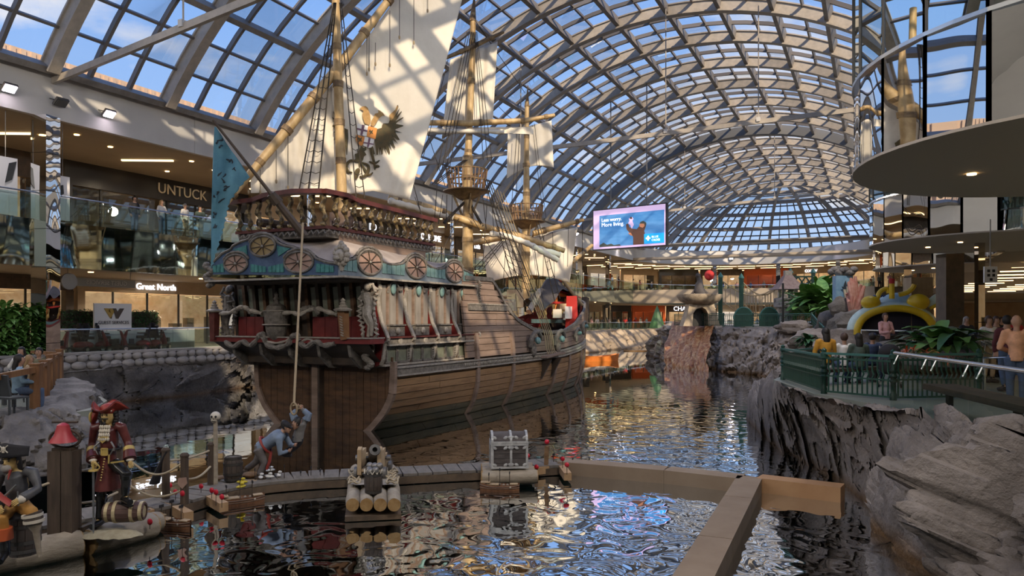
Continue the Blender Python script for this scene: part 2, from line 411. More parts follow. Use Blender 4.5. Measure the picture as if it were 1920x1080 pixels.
# balcony face panels (mirrored band) and glass balustrades
band = thing('wall_balcony_band', 'mirrored green band facing the edge of the upper floor', None, (XL, 40, ZSB), kind='structure')
ys = [-12+2.25*i for i in range(51)]
bl = [(XL, y) for y in ys if y < YC]+[(XL, YC)]+edge_pts()[2:]+[(0, YC)]
for i, (a, c) in enumerate(zip(bl, bl[1:])):
    w = wall_strip([a, c], ZSB-.02, ZST+.02, .04); w.build('mirror_panel', 'mirror_green', band)
def balustrade(name, pts, z, h, lab, cat='railing', every=1.4, post=True, grp=None):
    t = thing(name, lab, cat, (*pts[0], z), group=grp)
    L_ = [(V((*a, 0))-V((*c, 0))).length for a, c in zip(pts, pts[1:])]; tot = sum(L_)
    MB().tube([(x, y, z+h) for x, y in pts], .035, 6).build('handrail', 'steel_rail', t)
    def at(s_):
        for (a, c), l in zip(zip(pts, pts[1:]), L_):
            if s_ <= l+1e-6: return (lerp(a[0], c[0], s_/l), lerp(a[1], c[1], s_/l))
            s_ -= l
        return pts[-1]
    n = max(1, round(tot/every))
    for i in range(n):
        a, c = at(tot*i/n+.01), at(tot*(i+1)/n-.01); d = (V((*c, 0))-V((*a, 0))).normalized(); q = V((-d.y, d.x, 0))*.008
        MB().add([(a[0]+q.x*s_, a[1]+q.y*s_, z+zz) if e == 0 else (c[0]+q.x*s_, c[1]+q.y*s_, z+zz) for s_ in (-1, 1) for e, zz in ((0, .02), (1, .02), (1, h-.08), (0, h-.08))],
                 [(0, 1, 2, 3), (7, 6, 5, 4), (0, 1, 5, 4), (1, 2, 6, 5), (2, 3, 7, 6), (3, 0, 4, 7)]).build('glass_panel', 'rail_glass', t)
        if post:
            p = at(tot*i/n); MB().tube([(p[0], p[1], z+h-.12), (p[0], p[1], z+h)], .018, 4).build('bracket', 'steel_rail', t)
    return t
balustrade('glass_balustrade', [(XL+.05, -5), (XL+.05, YC)], ZST, 1.08, 'long glass balustrade with steel handrail on the left upper floor', every=2.2)
ap = [(XC-(RV-.05)*math.cos(math.pi*k/22), YC+(RV-.05)*math.sin(math.pi*k/22)) for k in range(23)]
balustrade('glass_balustrade', ap, ZST, 1.08, 'curved glass balustrade of the upper floor at the far end', every=2.4)
balustrade('glass_balustrade', [(XL-.35, 17.6), (XL-.35, 29.2)], 0, 1.05, 'glass balustrade with steel handrail in front of the mobility scooters', every=1.5)
balustrade('glass_balustrade', [(XL-.35, 66), (XL-.35, YC)]+[(x-.2, y) for x, y in ap[1:16]], 0, 1.05, 'glass balustrade of the lower floor beyond the far sandy rock wall', every=2.4)
balustrade('glass_balustrade', [(XL-.35, 8), (XL-.35, 17.2)], 0, 1.05, 'glass balustrade with steel handrail left of the mirrored pillar', every=1.5)
# ceiling lamps of the upper and lower side malls
def strip(p, ln, ang, z, lab, m='lamp_strip'):
    MB().box((p[0], p[1], z-.04), (ln, .13, .07), ang).build('strip_light', m, None, label=lab, cat='ceiling light', group='strip lights in the side mall ceilings')
k = 0
for y in [14+6.2*i for i in range(14)]:
    strip((XL-3.4, y), 2.6, .5, ZCE, f'thin warm strip light in the left upper ceiling, {ords[k]} from the left'); k += 1
    for dx, dy in ((-1.6, 1.2), (-2.4, 3.4), (-5, 2.5)):
        MB().lathe((XL+dx, y+dy, ZCE-.035), [(.0, 0), (.11, 0), (.11, .03)], 8).build('downlight', 'lamp', label=f'small round warm downlight by the {ords[k-1]} strip light, {"nearest the edge" if dx == -1.6 else "middle one" if dx == -2.4 else "deepest one"}', cat='ceiling light', group='downlights in the side mall ceilings')
    MB().lathe((XL-1.8, y+2, ZSB-.035), [(0, 0), (.12, 0), (.12, .03)], 8).build('downlight', 'lamp', label=f'small round warm downlight under the upper floor slab, {ords[k-1]} from the left', cat='ceiling light', group='downlights under the left upper slab')
for k in range(2, 20):
    a = math.pi*k/22
    for rr in (4, 9, 14):
        x, y = XC-(RV+rr)*math.cos(a), YC+(RV+rr)*math.sin(a)
        strip((x, y), 2.6, 0.25 if rr == 4 else 0, ZCE, f'thin warm strip light round the far end, {ords[k-2]} along the {"front" if rr == 4 else "middle" if rr == 9 else "rear"} row')
# real lamps of the side malls
for y in range(14, 100, 14):
    area('mall_lamp', (XL-4, y, ZCE-.3), (0.0, 0, -1), 3, 8, 170, (1, .80, .55)); area('mall_lamp', (XL-4, y, ZSB-.2), (0, 0, -1), 3, 8, 230 if y < 50 else 120, (1, .82, .6))
for k in range(3, 20, 3):
    a = math.pi*k/22; x, y = XC-(RV+6)*math.cos(a), YC+(RV+6)*math.sin(a)
    area('mall_lamp', (x, y, ZCE-.3), (0, 0, -1), 8, 6, 260, (1, .82, .58)); area('mall_lamp', (x, y, ZSB-.2), (0, 0, -1), 8, 6, 170, (1, .80, .55))
# outer walls
M('shop_wall', (.33, .25, .17), .6, 0, (.40, .31, .21), 1)
M('shop_dark', (.03, .028, .027), .3)
M('shop_glow', (1, .72, .42), .6, emit=.35, c2=(.75, .45, .22), scale=1.2)  # glowing back wall, warm shop light put into the material
M('shop_white_glow', (.95, .85, .78), .5, emit=.6)  # pale back wall with the interior light put in as emission
M('sign_white', (.9, .92, 1), .5, emit=1.6)
M('sign_cream', (.75, .62, .42), .5)
M('stone_clad', (.36, .26, .16), .4, 0, (.24, .16, .09), 2.2)
M('wood_dark', (.05, .035, .025), .5, 0, (.09, .06, .04), 3)
M('red_sign', (.7, .05, .03), .5)
M('orange_wall', (.62, .12, .03), .5)
M('white_paint', (.74, .72, .70), .5)
MB().box((XL-13, 40, 5.2), (.3, 130, 11)).build('wall_left_shops', 'shop_wall', kind='structure')
b = MB(); b.grid(lambda u, v: V((XC-(RV+20)*math.cos(math.pi*u), YC+(RV+20)*math.sin(math.pi*u), 0+v*Z0)), 40, 2); b.build('wall_far', 'shop_wall', kind='structure')
def shopfront(a, c, z, h, kind, lab, sign=None, smat='sign_white', ssz=.6, sx=.5, hd=1.0):
    """storefront between plan points a and c standing on floor z, facing the hall"""
    A, C = V((*a, z)), V((*c, z)); d = (C-A); ln = d.length; d.normalize(); n = V((d.y, -d.x, 0))
    t = thing('storefront', lab, 'storefront', A); hm = {'dark': 'shop_dark', 'tan': 'shop_wall', 'stone': 'stone_clad', 'white': 'white_paint', 'orange': 'orange_wall', 'wood': 'wood_dark'}[kind]
    up = V((0, 0, 1)); ang = math.atan2(d.y, d.x)
    MB().box((A+C)/2+up*(h-hd/2), (ln, .3, hd), ang).build('header', hm, t)
    for f in (0, 1): MB().box(A.lerp(C, f)+d*(.2 if f == 0 else -.2)+up*(h-hd)/2, (.4, .4, h-hd), ang).build('pier', hm, t)
    k = max(2, round(ln/2.2))
    for i in range(1, k): MB().box(A.lerp(C, i/k)+up*(h-hd)/2, (.07, .1, h-hd), ang).build('mullion', 'dark', t)
    MB().box((A+C)/2-n*.02+up*(h-hd)/2, (ln-.6, .02, h-hd-.1), ang).build('glass', 'shop_glass', t)
    bk = (A+C)/2-n*3.2
    MB().box(bk+up*h/2, (ln-.1, .1, h), ang).build('back_wall', {'dark': 'stone_clad', 'tan': 'shop_glow', 'stone': 'shop_white_glow', 'white': 'shop_white_glow', 'orange': 'orange_wall', 'wood': 'shop_glow'}[kind], t)
    rnd = random.Random(int(ln*100+a[1]*7))
    b = MB()
    for i in range(int(ln/1.1)):
        p = A.lerp(C, (i+.5)/int(ln/1.1))-n*rnd.uniform(1, 2.6); hh = rnd.uniform(.7, 1.9); b.box(p+up*hh/2, (rnd.uniform(.4, .9), .4, hh), ang)
    b.build('display_furniture', rnd.choice(['wood_dark', 'shop_wall', 'white_paint']), t, kind='stuff')
    l = bpy.data.lights.new('shop_lamp', 'POINT'); l.shadow_soft_size = .15; l.energy = 38 if kind != 'dark' else 12; l.color = (1, .8, .55)
    lo_ = bpy.data.objects.new('shop_lamp', l); COL.objects.link(lo_); lo_.location = (A+C)/2-n*1.4+up*(h-.3)
    if sign: text('sign_letters', sign, smat, A.lerp(C, sx)+n*.2+up*(h-hd/2), d, up, ssz, t, .03)
    return t
XS = XL-7.2
YS = [4, 15, 24.3, 37, 46, 55, 64, 73, 82, 92, 100]
up_k = [('tan', None), ('wood', None), ('dark', 'UNTUCK'), ('tan', None), ('dark', 'ED'), ('stone', 'QE HOME'), ('wood', 'Lids'), ('tan', None), ('orange', None), ('white', None)]
for i, (kd, sg) in enumerate(up_k):
    words = ['beige', 'dark wooden', 'wide black', 'tan glazed', 'black glazed', 'brown stone', 'timber', 'sand coloured', 'orange walled', 'white framed']
    shopfront((XS, YS[i]+.1), (XS, YS[i+1]-.1), ZST, ZCE-ZST, kd, f'{words[i]} storefront on the upper floor'+(' with raised lettering' if sg else '')+f', {ords[i]} from the left end',
              sg, 'sign_cream' if sg == 'UNTUCK' else 'sign_white', .85 if sg == 'UNTUCK' else .8, .58 if sg == 'UNTUCK' else .5, 1.25)
lo_k = [('tan', None), ('wood', None), ('tan', 'Great North'), ('stone', None), ('white', None), ('tan', None), ('wood', None), ('dark', 'TELUS'), ('tan', None), ('dark', None)]
for i, (kd, sg) in enumerate(lo_k):
    words = ['plain tan', 'timber fronted', 'warmly lit', 'brown marble', 'white and pink lit', 'amber lit', 'dark timber', 'black', 'honey coloured', 'black glazed']
    shopfront((XS+1, YS[i]+.1), (XS+1, YS[i+1]-.1), 0, ZSB-.02, kd, f'{words[i]} storefront on the lower floor'+(' with raised lettering' if sg else '')+f', {ords[i]} from the left end', sg, 'sign_white', .5, .37 if i == 2 else .5, .7)
nn = 12
for lvl, z, h in ((0, 0, ZSB-.02), (1, ZST, ZCE-ZST)):
    for k in range(nn-2):
        a0, a1 = math.pi*(k+.4)/nn, math.pi*(k+1.35)/nn; rr = RV+9+lvl*3
        kd = ['tan', 'dark', 'orange', 'wood', 'white', 'tan', 'dark', 'wood', 'orange', 'tan'][(k+lvl*3) % 10]
        sg = {(0, 3): 'CHACHI', (0, 6): 'CAFE', (1, 6): 'oxey', (1, 8): 'MARKET'}.get((lvl, k))
        if sg in ('CAFE', 'MARKET', 'oxey'): sg = 'oxev' if sg == 'oxey' else None
        shopfront((XC-rr*math.cos(a0), YC+rr*math.sin(a0)), (XC-rr*math.cos(a1), YC+rr*math.sin(a1)), z, h, kd,
                  f'{kd} shop at the far end of the {"upper" if lvl else "lower"} floor, {ords[k]} from left', sg, 'sign_white', 1.0, .5, 1.0)
# mirrored pillars
def pillar(x, y, z0, z1, w, lab, mat='mirror', rz=0.0):
    t = thing('mirrored_pillar', lab, 'pillar', (x, y, z0)); n = max(1, round((z1-z0)/1.6))
    for k in range(n):
        a, c = lerp(z0, z1, k/n)+.012, lerp(z0, z1, (k+1)/n)-.012
        MB().box((x, y, (a+c)/2), (w, w, c-a), rz).build('mirror_panel', mat, t)
    MB().box((x, y, (z0+z1)/2), (w*.96, w*.96, z1-z0-.02), rz).build('core', 'dark', t)
p = PX(86, XL+.55, 0)
pillar(XL+.1, 18.95, -1.0, ZCE, .72, 'tall mirrored pillar at the left beside the guest services board', rz=.25)
for i, y in enumerate([35.2, 52, 66, 80, 92]):
    pillar(XL-.6, y, 0, ZCE, .55, ['mirrored pillar half hidden by the blue banner', 'mirrored pillar behind the main mast', 'slim mirrored pillar behind the front sail', 'mirrored pillar under the left edge of the screen', 'mirrored pillar just right of the screen'][i])
for k in (8, 12, 16):
    a = math.pi*k/22; pillar(XC-(RV+1)*math.cos(a), YC+(RV+1)*math.sin(a), 0, ZCE, .6, {8: 'far mirrored pillar behind the rock fountain', 12: 'far mirrored pillar behind the stone hut', 16: 'far mirrored pillar beside the mirrored balcony drum'}[k])
# floodlights on the fascia
def flood(x, y, z, lab, on=True, rz=0, e=500):
    t = thing('floodlight', lab, 'floodlight', (x, y, z), group=None)
    ry = Matrix.Rotation(rz, 3, 'Z') @ Matrix.Rotation(R(50), 3, 'Y')
    MB().box((x+.28, y, z), (.12, .5, .38), rot=ry).build('housing', 'grey_metal', t)
    MB().box(V((x+.28, y, z))+ry@V((.075, 0, 0)), (.03, .42, .30), rot=ry).build('lens', 'flood' if on else 'grey_metal', t)
    MB().tube([(x, y-.3, z+.12), (x+.25, y-.1, z+.05)], .02, 5).build('arm', 'grey_metal', t)
    if on: spot('flood_lamp', V((x+.45, y, z-.12)), ry@V((1, 0, -.15)), e, 130)
for i, (px, py, on) in enumerate([(15, 165, 1), (112, 192, 0), (202, 213, 1), (512, 290, 1), (763, 357, 1), (1080, 438, 1), (1160, 455, 1)]):
    q = PX(px, XL+.2, py=py)
    flood(XL+.0, q.y, q.z, ['square floodlight glowing at the far left of the white fascia', 'unlit dark square floodlight on the left white fascia', 'glowing floodlight right of the unlit one', 'glowing floodlight behind the long yard of the first sail', 'glowing floodlight between first sail and crow\'s nest', 'glowing floodlight right of the front sail', 'glowing floodlight below the screen'][i], on)
for k, nm in ((9, 'glowing floodlight on the far curved fascia, left one'), (16, 'glowing floodlight on the far curved fascia, right one')):
    a = math.pi*k/22; x, y = XC-(RV-.3)*math.cos(a), YC+(RV-.3)*math.sin(a)
    t = thing('floodlight', nm, 'floodlight', (x, y, 10.6)); MB().box((x, y, 10.6), (.6, .3, .4)).build('housing', 'grey_metal', t); MB().box((x, y-.17, 10.6), (.5, .04, .3)).build('lens', 'flood', t)
# ================================================================ right side: mirrored drums, right malls
dr = [(4.2, 17.4, 4.6), (4.4, 35, 4.6), (4.5, 51.5, 4.6)]
ZD0, ZD1 = 4.5, 6.25
for i, (cx, cy, r) in enumerate(dr):
    t = thing('wall_drum', ['near round mirrored balcony bulging into the hall at the right', 'second round mirrored balcony behind the near one', 'third round mirrored balcony, the farthest'][i], None, (cx, cy, ZD0), kind='structure')
    n = 26
    for k in range(n):
        a0, a1 = math.pi*2*k/n+.01, math.pi*2*(k+1)/n-.01
        if math.cos((a0+a1)/2) > .35: continue
        p0, p1 = V((cx+r*math.cos(a0), cy+r*math.sin(a0), 0)), V((cx+r*math.cos(a1), cy+r*math.sin(a1), 0))
        am = (a0+a1)/2; nn_ = V((math.cos(am), math.sin(am), 0)); tl = random.uniform(-.012, .012)*nn_
        up = V((0, 0, 1))
        MB().add([p0+up*ZD0, p1+up*ZD0, p1+up*ZD1+tl, p0+up*ZD1+tl], [(0, 1, 2, 3)]).build('mirror_panel', 'mirror', t)
        MB().add([p0+up*(ZD1+.08), p1+up*(ZD1+.08), p1+up*17, p0+up*17], [(0, 1, 2, 3)]).build('glass_panel', 'drum_glass', t)
        MB().beam(p0+up*(ZD1+.05), p0+up*17, .035, .06).build('mullion', 'dark', t)
    MB().lathe((cx, cy, ZD0), [(0, 0), (r+.03, 0), (r+.03, .05), (r-.1, .05)], 52).build('soffit', 'disc_soffit', t)
    MB().lathe((cx, cy, ZD1), [(r-.02, 0), (r+.04, 0), (r+.04, .07), (r-.02, .07)], 52).build('sill', 'steel_rail', t)
    MB().lathe((cx, cy, ZD1-.4), [(0, 0), (r-.15, 0)], 40).build('floor_slab', 'floor_tile', t)
    MB().lathe((cx, cy, 9.0), [(0, 0), (r-.15, 0)], 40).build('ceiling_slab', 'soffit', t)
    for k, (dx, dy) in enumerate(((-1.4, -1.2), (-2.4, .6), (.3, -2.6), (-.8, 1.8))[:2 if i else 4]):
        MB().lathe((cx+dx, cy+dy, ZD0-.03), [(0, 0), (.09, 0), (.09, .03)], 8).build('downlight', 'lamp' if k != 2 else 'dark', t)
M('right_slab', (.30, .25, .19), .7)
MB().box((15, 48, ZD0+.2), (20, 140, .3)).build('ceiling_right', 'right_slab', kind='structure')
for i, (y0, y1) in enumerate([(-8, 13.6), (21.5, 31), (39, 47.5), (55.5, 101)]):
    MB().box((5.0, (y0+y1)/2, 5.35), (.3, y1-y0, 1.8)).build('wall_right_band', 'mirror_brown', kind='structure')
    MB().box((5.0, (y0+y1)/2, 9), (.05, y1-y0, 5.4)).build('window_right', 'drum_glass', kind='structure')
MB().box((.6, 47, 10.8), (.3, 112, 2.0)).build('wall_right_fascia', 'white_wall', kind='structure')
MB().box((13, 47, 12.1), (24.6, 125, .2)).build('ceiling_right_roof', 'flat_roof', kind='structure')
MB().box((25, 48, 5.5), (.3, 140, 14)).build('wall_right', 'shop_wall', kind='structure')
b = MB()
for j, y in enumerate([16+4.5*i for i in range(19)]):
    for q_, x in enumerate((8.5, 12.5, 17)):
        MB().box((x, y, ZD0+.02), (2.6, .12, .07)).build('strip_light', 'lamp_strip', label=f'thin warm strip light in the right mall ceiling, {ords[j]} deep, {["left", "middle", "right"][q_]} column', cat='ceiling light', group='strip lights in the right mall ceiling')
for y in range(14, 100, 12): area('mall_lamp', (13, y, ZD0-.05), (0, 0, -1), 8, 6, 230, (1, .8, .52)); area('mall_lamp', (13, y, 9), (0, 0, -1), 8, 6, 160, (1, .8, .52))
for k, (y0, y1, kd) in enumerate([(22, 30, 'wood'), (31, 38, 'dark'), (39, 47, 'tan'), (48, 58, 'stone'), (59, 70, 'wood'), (71, 84, 'tan')]):
    shopfront((20, y1), (20, y0), 0, ZD0, kd, ['timber shop deep under the right mall ceiling, nearest', 'black shop deep under the right mall ceiling', 'amber lit shop behind the dark square column', 'stone shop far under the right mall ceiling', 'timber shop far under the right mall ceiling', 'tan shop farthest under the right mall ceiling'][k])
# back of the hall (behind the camera)
MB().box((-8, -12.3, 9.5), (66, .4, 24)).build('wall_back', 'white_wall', kind='structure')
b = MB(); b.grid(lambda u, v: vp(lerp(-54.6, 54.6, u), lerp(-12.4, 2.2, v), RVV+.1), 30, 2); b.build('ceiling_sun_block', 'white_wall', kind='structure')  # added solid vault out of view, keeps sun off the stern
MB().box((7, -2, 12.2), (14, 21, .3)).build('ceiling_back', 'white_wall', kind='structure')
# ================================================================ water, rocks, docks
ZW = -2.2
def water_mat():
    m = bpy.data.materials.new('water'); m.use_nodes = True; t = m.node_tree; t.nodes.clear(); MC['water'] = m
    o = N(t, 'ShaderNodeOutputMaterial'); tr = N(t, 'ShaderNodeBsdfTransparent'); tr.inputs[0].default_value = (.22, .50, .50, 1)
    gl = N(t, 'ShaderNodeBsdfGlossy', inp={'Roughness': .015}); gl.inputs[0].default_value = (.82, .86, .9, 1)
    tc = N(t, 'ShaderNodeTexCoord'); mp = N(t, 'ShaderNodeMapping'); mp.inputs['Rotation'].default_value = (0, 0, .4); mp.inputs['Scale'].default_value = (1, 1, 1); L(t, tc, 'Object', mp, 'Vector')
    n1 = N(t, 'ShaderNodeTexNoise', inp={'Scale': 1.5, 'Detail': 1, 'Roughness': .4, 'Distortion': .8}); L(t, mp, 0, n1, 'Vector')
    # calmer in the lee of the ship, livelier in the open right half
    sx = N(t, 'ShaderNodeSeparateXYZ'); L(t, tc, 'Object', sx, 0)
    calm = N(t, 'ShaderNodeMapRange', inp={1: -13.0, 2: -6.5, 3: .12, 4: 1.0}); L(t, sx, 'X', calm, 0)
    cy_ = N(t, 'ShaderNodeMapRange', inp={1: 17.0, 2: 46.0, 3: .22, 4: .08}); L(t, sx, 'Y', cy_, 0)
    mu_ = N(t, 'ShaderNodeMath', operation='MULTIPLY'); L(t, calm, 0, mu_, 0); L(t, cy_, 0, mu_, 1)
    bn = N(t, 'ShaderNodeBump', inp={'Distance': .10}); L(t, mu_, 0, bn, 'Strength'); L(t, n1, 'Fac', bn, 'Height')
    L(t, bn, 0, gl, 'Normal')
    fr = N(t, 'ShaderNodeFresnel', inp={'IOR': 1.29}); L(t, bn, 0, fr, 'Normal')
    mx = N(t, 'ShaderNodeMixShader'); L(t, fr, 0, mx, 0); L(t, tr, 0, mx, 1); L(t, gl, 0, mx, 2); L(t, mx, 0, o, 0)
water_mat()
M('pool_bed', (.004, .022, .024), .9, 0, (.012, .075, .08), .45, 0, c3=(.03, .12, .12), lo=.4, hi=.75)
MB().box((-12, 45, ZW-1.9), (48, 125, .2)).build('floor_pool', 'pool_bed', kind='structure')
b = MB(); b.grid(lambda u, v: V((lerp(-33, 9, u), lerp(-8, 104, v), ZW)), 2, 2); b.build('water_surface', 'water', label='dark teal rippled pool water around the galleon', cat='water', kind='stuff')
MB().box((7.4, -2, -1.3), (.5, 20, 3.4)).build('wall_pool_near', 'white_wall', kind='structure')

def rock_mat(name, c1, c2, c3, sc=.9, wet=True):
    m = M(name, c1, .85, 0, c2, sc, .9, 5, c3=c3, lo=.3, hi=.72, bdist=.11, detail=9); t = m.node_tree; b = t.nodes['Principled BSDF']
    if wet:  # tide stain just above the water line
        tc = N(t, 'ShaderNodeNewGeometry'); sx = N(t, 'ShaderNodeSeparateXYZ'); L(t, tc, 'Position', sx, 0)
        nz = N(t, 'ShaderNodeTexNoise', inp={'Scale': 1.7, 'Detail': 4}); ma = N(t, 'ShaderNodeMath', operation='MULTIPLY_ADD', inp={1: .7, 2: -.35}); L(t, nz, 'Fac', ma, 0)
        a2 = N(t, 'ShaderNodeMath', operation='ADD'); L(t, sx, 'Z', a2, 0); L(t, ma, 0, a2, 1)
        mr = N(t, 'ShaderNodeMapRange', inp={1: ZW+.02, 2: ZW+.34, 3: 1, 4: 0}); L(t, a2, 0, mr, 0)
        src = b.inputs['Base Color'].links[0].from_socket
        mx = N(t, 'ShaderNodeMixRGB'); L(t, mr, 0, mx, 0); t.links.new(src, mx.inputs[1]); mx.inputs[2].default_value = (.16, .085, .03, 1); L(t, mx, 0, b, 'Base Color')
    return m
rock_mat('rock', (.12, .10, .088), (.25, .215, .19), (.38, .33, .295))
rock_mat('rock_grey', (.09, .08, .074), (.21, .19, .175), (.36, .33, .30))
rock_mat('rock_sand', (.34, .26, .18), (.46, .36, .26), (.56, .46, .34))
rock_mat('rock_island', (.17, .14, .115), (.30, .25, .21), (.40, .34, .29))
M('rust_rock', (.20, .06, .02), .45, 0, (.38, .15, .05), 1.3, .8, 4, stretch=(3, 3, .5), c3=(.55, .36, .18), bdist=.06)
def rocky(p, amp, s=.5, seed=0):
    q = V((p.x*s+seed, p.y*s+seed*.7, p.z*s*.8))
    q = q+V((noise.noise(q*1.1), noise.noise(q*1.2+V((5, 0, 0))), noise.noise(q+V((0, 9, 0)))))*.45
    d = noise.fractal(q*1.3, .9, 2.2, 5)*.30
    for f, k in ((1.0, .62), (2.3, .34), (5.2, .14)):   # crisp facets: every cell is a tilted plane
        dist, pts = noise.voronoi(V((q.x*f, q.y*f, q.z*f*.9))); c = pts[0]; w = V((q.x*f, q.y*f, q.z*f*.9))-c
        h = noise.cell_vector(c*7.3); d += k*((h.x-.5)*.7+w.dot(h-V((.5, .5, .5)))*1.25)-k*.32*max(0, .12-(dist[1]-dist[0]))/.12
    return d*amp
def rockwall(name, base, top, nu, nv, amp, mat, s=.5, seed=0, parent=None, bulge=.5, over=.6, lab=None, cat=None, kind='structure', back=1.2):
    """rock face lofted between a waterline polyline and a top polyline, then a flat-ish top going back"""
    Bc, Tc = bez(base, 10), bez(top, 10)
    def at(c, u): x = u*(len(c)-1); i = min(int(x), len(c)-2); return c[i].lerp(c[i+1], x-i)
    def fn(u, v):
        a, c = at(Bc, u), at(Tc, u); out = (a-c); out.z = 0
        ln = out.length; out = out.normalized() if ln > .01 else V((-1, 0, 0))
        if v < .8:
            w = v/.8; p = a.lerp(c, w**1.15); p.z = lerp(a.z, c.z, w); p += out*bulge*math.sin(w*math.pi)
            # strata: vertical folds
            n_ = out*.9+V((0, 0, .28)); am = amp*(1 if w < .88 else .65)
        else:
            w = (v-.8)/.2; p = c-out*back*w; n_ = V((0, 0, .6)); am = amp*.55*(1-w*.6)
        return p+n_*rocky(p, am, s, seed)
    b = MB(); b.grid(fn, nu, nv)
    return b.build(name, mat, parent, smooth=True, label=lab, cat=cat, kind=kind, ang=32)
zb = ZW-.9
# near right rock bank
nb = [V((4.2, 4.5, zb)), V((2.4, 8.6, zb)), G(1750, 1080, ZW), G(1650, 975, ZW), G(1580, 905, ZW), G(1490, 850, ZW), G(1415, 800, ZW), G(1398, 770, ZW), V((-3.4, 36, 0)), V((-1.6, 39, 0))]
for q in nb: q.z = zb
ntp = [V((6.6, 5.2, -.35)), V((5.0, 8.3, -.4)), P(1890, 806, 9.5), P(1790, 780, 11.0), P(1690, 757, 13.2), P(1590, 750, 15.2), P(1500, 728, 17.4), P(1455, 712, 20.3), V((-2.9, 27, -.35)), V((-1.2, 33, -.4)), V((1, 38, -.4))]
rockwall('rock_bank_right', nb, ntp, 420, 110, 1.75, 'rock', .55, 3, bulge=.55, back=.9)
# left rocks under the lower floor
lb = [V((-26.5, 8, zb)), V((-26.6, 14, zb)), G(250, 752, ZW), G(350, 742, ZW), G(470, 728, ZW), V((-27.6, 38, zb)), V((-29, 60, zb)), V((-29, 66, zb))]
for q in lb: q.z = zb
lt = [V((-29.8, 8, -.75)), V((-29.8, 14, -.75)), V((-29.8, 19, -.7)), V((-29.8, 24, -.65)), V((-29.7, 29, -.5)), V((-29.7, 38, -.6)), V((-30.2, 60, -.6)), V((-30.2, 66, -.6))]
rockwall('rock_bank_left', lb, lt, 300, 56, 1.9, 'rock_grey', .34, 11, bulge=.3, back=.5)
# pale stone kerb above them, built of shaped stones
M('kerb_stone', (.36, .33, .30), .85, 0, (.50, .46, .42), 3, .4, 9)
kt = thing('wall_kerb_left', 'pale stone kerb of rounded stones under the left lower floor', None, (XL+.2, 20, -.6), kind='structure')
MB().box((XL-.05, 38, -.38), (.7, 58, .8)).build('mortar', 'rock_grey', kt)
MB().box((XL+.0, 38, .03), (.8, 58, .1)).build('coping', 'kerb_stone', kt)
rnd = random.Random(5); st = MB(); st.ell((0, 0, 0), (.5, .5, .5), 10, 7); sme = st.mesh('stone', True); sme.materials.append(MC['kerb_stone'])
for row in range(2):
    y = 12.0+row*.2
    while y < 34:
        w = rnd.uniform(.4, .75); piece('stone', sme, None, kt, (XL+.33, y+w/2, -.14-row*.32), 0, (.22, w*1.02, .36)); y += w
b = MB(); y = 34
while y < 66:
    w = rnd.uniform(.5, .8); b.ell((XL+.33, y+w/2, -.16), (.11, w/2, .18), 8, 5); b.ell((XL+.33, y+w/2+.3, -.48), (.11, w/2, .18), 8, 5); y += w
b.build('stone_rows', 'kerb_stone', kt, kind='stuff')
# far sandy wall
fb = [V((-28.6, 66, zb)), V((-27.6, 78, zb)), V((-27, 90, zb)), V((-24, 100, zb)), V((-17, 104, zb))]
ft = [V((-30.1, 66, 0)), V((-29.6, 78, .1)), V((-29, 90, .15)), V((-25.5, 102.5, .1)), V((-17, 107, 0))]
rockwall('rock_wall_far', fb, ft, 130, 26, .8, 'rock_sand', .4, 21, bulge=.1, back=1.5)
MB().box((-24, 84, ZW-.05), (4.5, 1.6, .3), .3).build('rock_ledge_far', 'rock_sand', kind='structure')
# island: rock peninsula in the middle distance with the rust stained fall
ib = [V((-18, 84, zb)), V((-21, 74, zb)), G(1225, 668, ZW), G(1262, 680, ZW), G(1335, 694, ZW), G(1420, 706, ZW), G(1440, 712, ZW), V((-4, 47, zb)), V((-2.4, 43, zb)), V((-1.2, 39, zb))]
for q in ib: q.z = zb
it = [V((-16, 85, .9)), V((-18, 76, .95)), P(1245, 610, 74), P(1290, 610, 66), P(1350, 613, 57.5), P(1430, 618, 52), P(1478, 618, 50.5), P(1560, 628, 49.5), V((-.2, 45, .3)), V((1.2, 40, .1))]
rockwall('rock_bank_island', ib, it, 260, 60, 1.6, 'rock_island', .5, 31, bulge=.5, back=3.5)
# rust coloured water stained sheet on its nose
a = [G(1262, 684, ZW)+V((-.3, -.7, 0)), G(1345, 698, ZW)+V((-.3, -.8, 0))]; c = [P(1262, 608, 68), P(1342, 609, 60)]
def rust(u, v):
    p = a[0].lerp(a[1], u).lerp(c[0].lerp(c[1], u), v**1.3); p.z = lerp(ZW-.3, lerp(c[0].z, c[1].z, u)+.25, v)
    n_ = V((-.55, -.8, 0)); return p+n_*(.35*math.sin(v*3.1)+.55*abs(noise.noise(V((u*9, v*1.6, 3))))+.3*noise.fractal(V((u*16, v*5, 1)), 1, 2, 3))
MB().grid(rust, 60, 30).build('rock_fall_island', 'rust_rock', kind='structure', smooth=True)
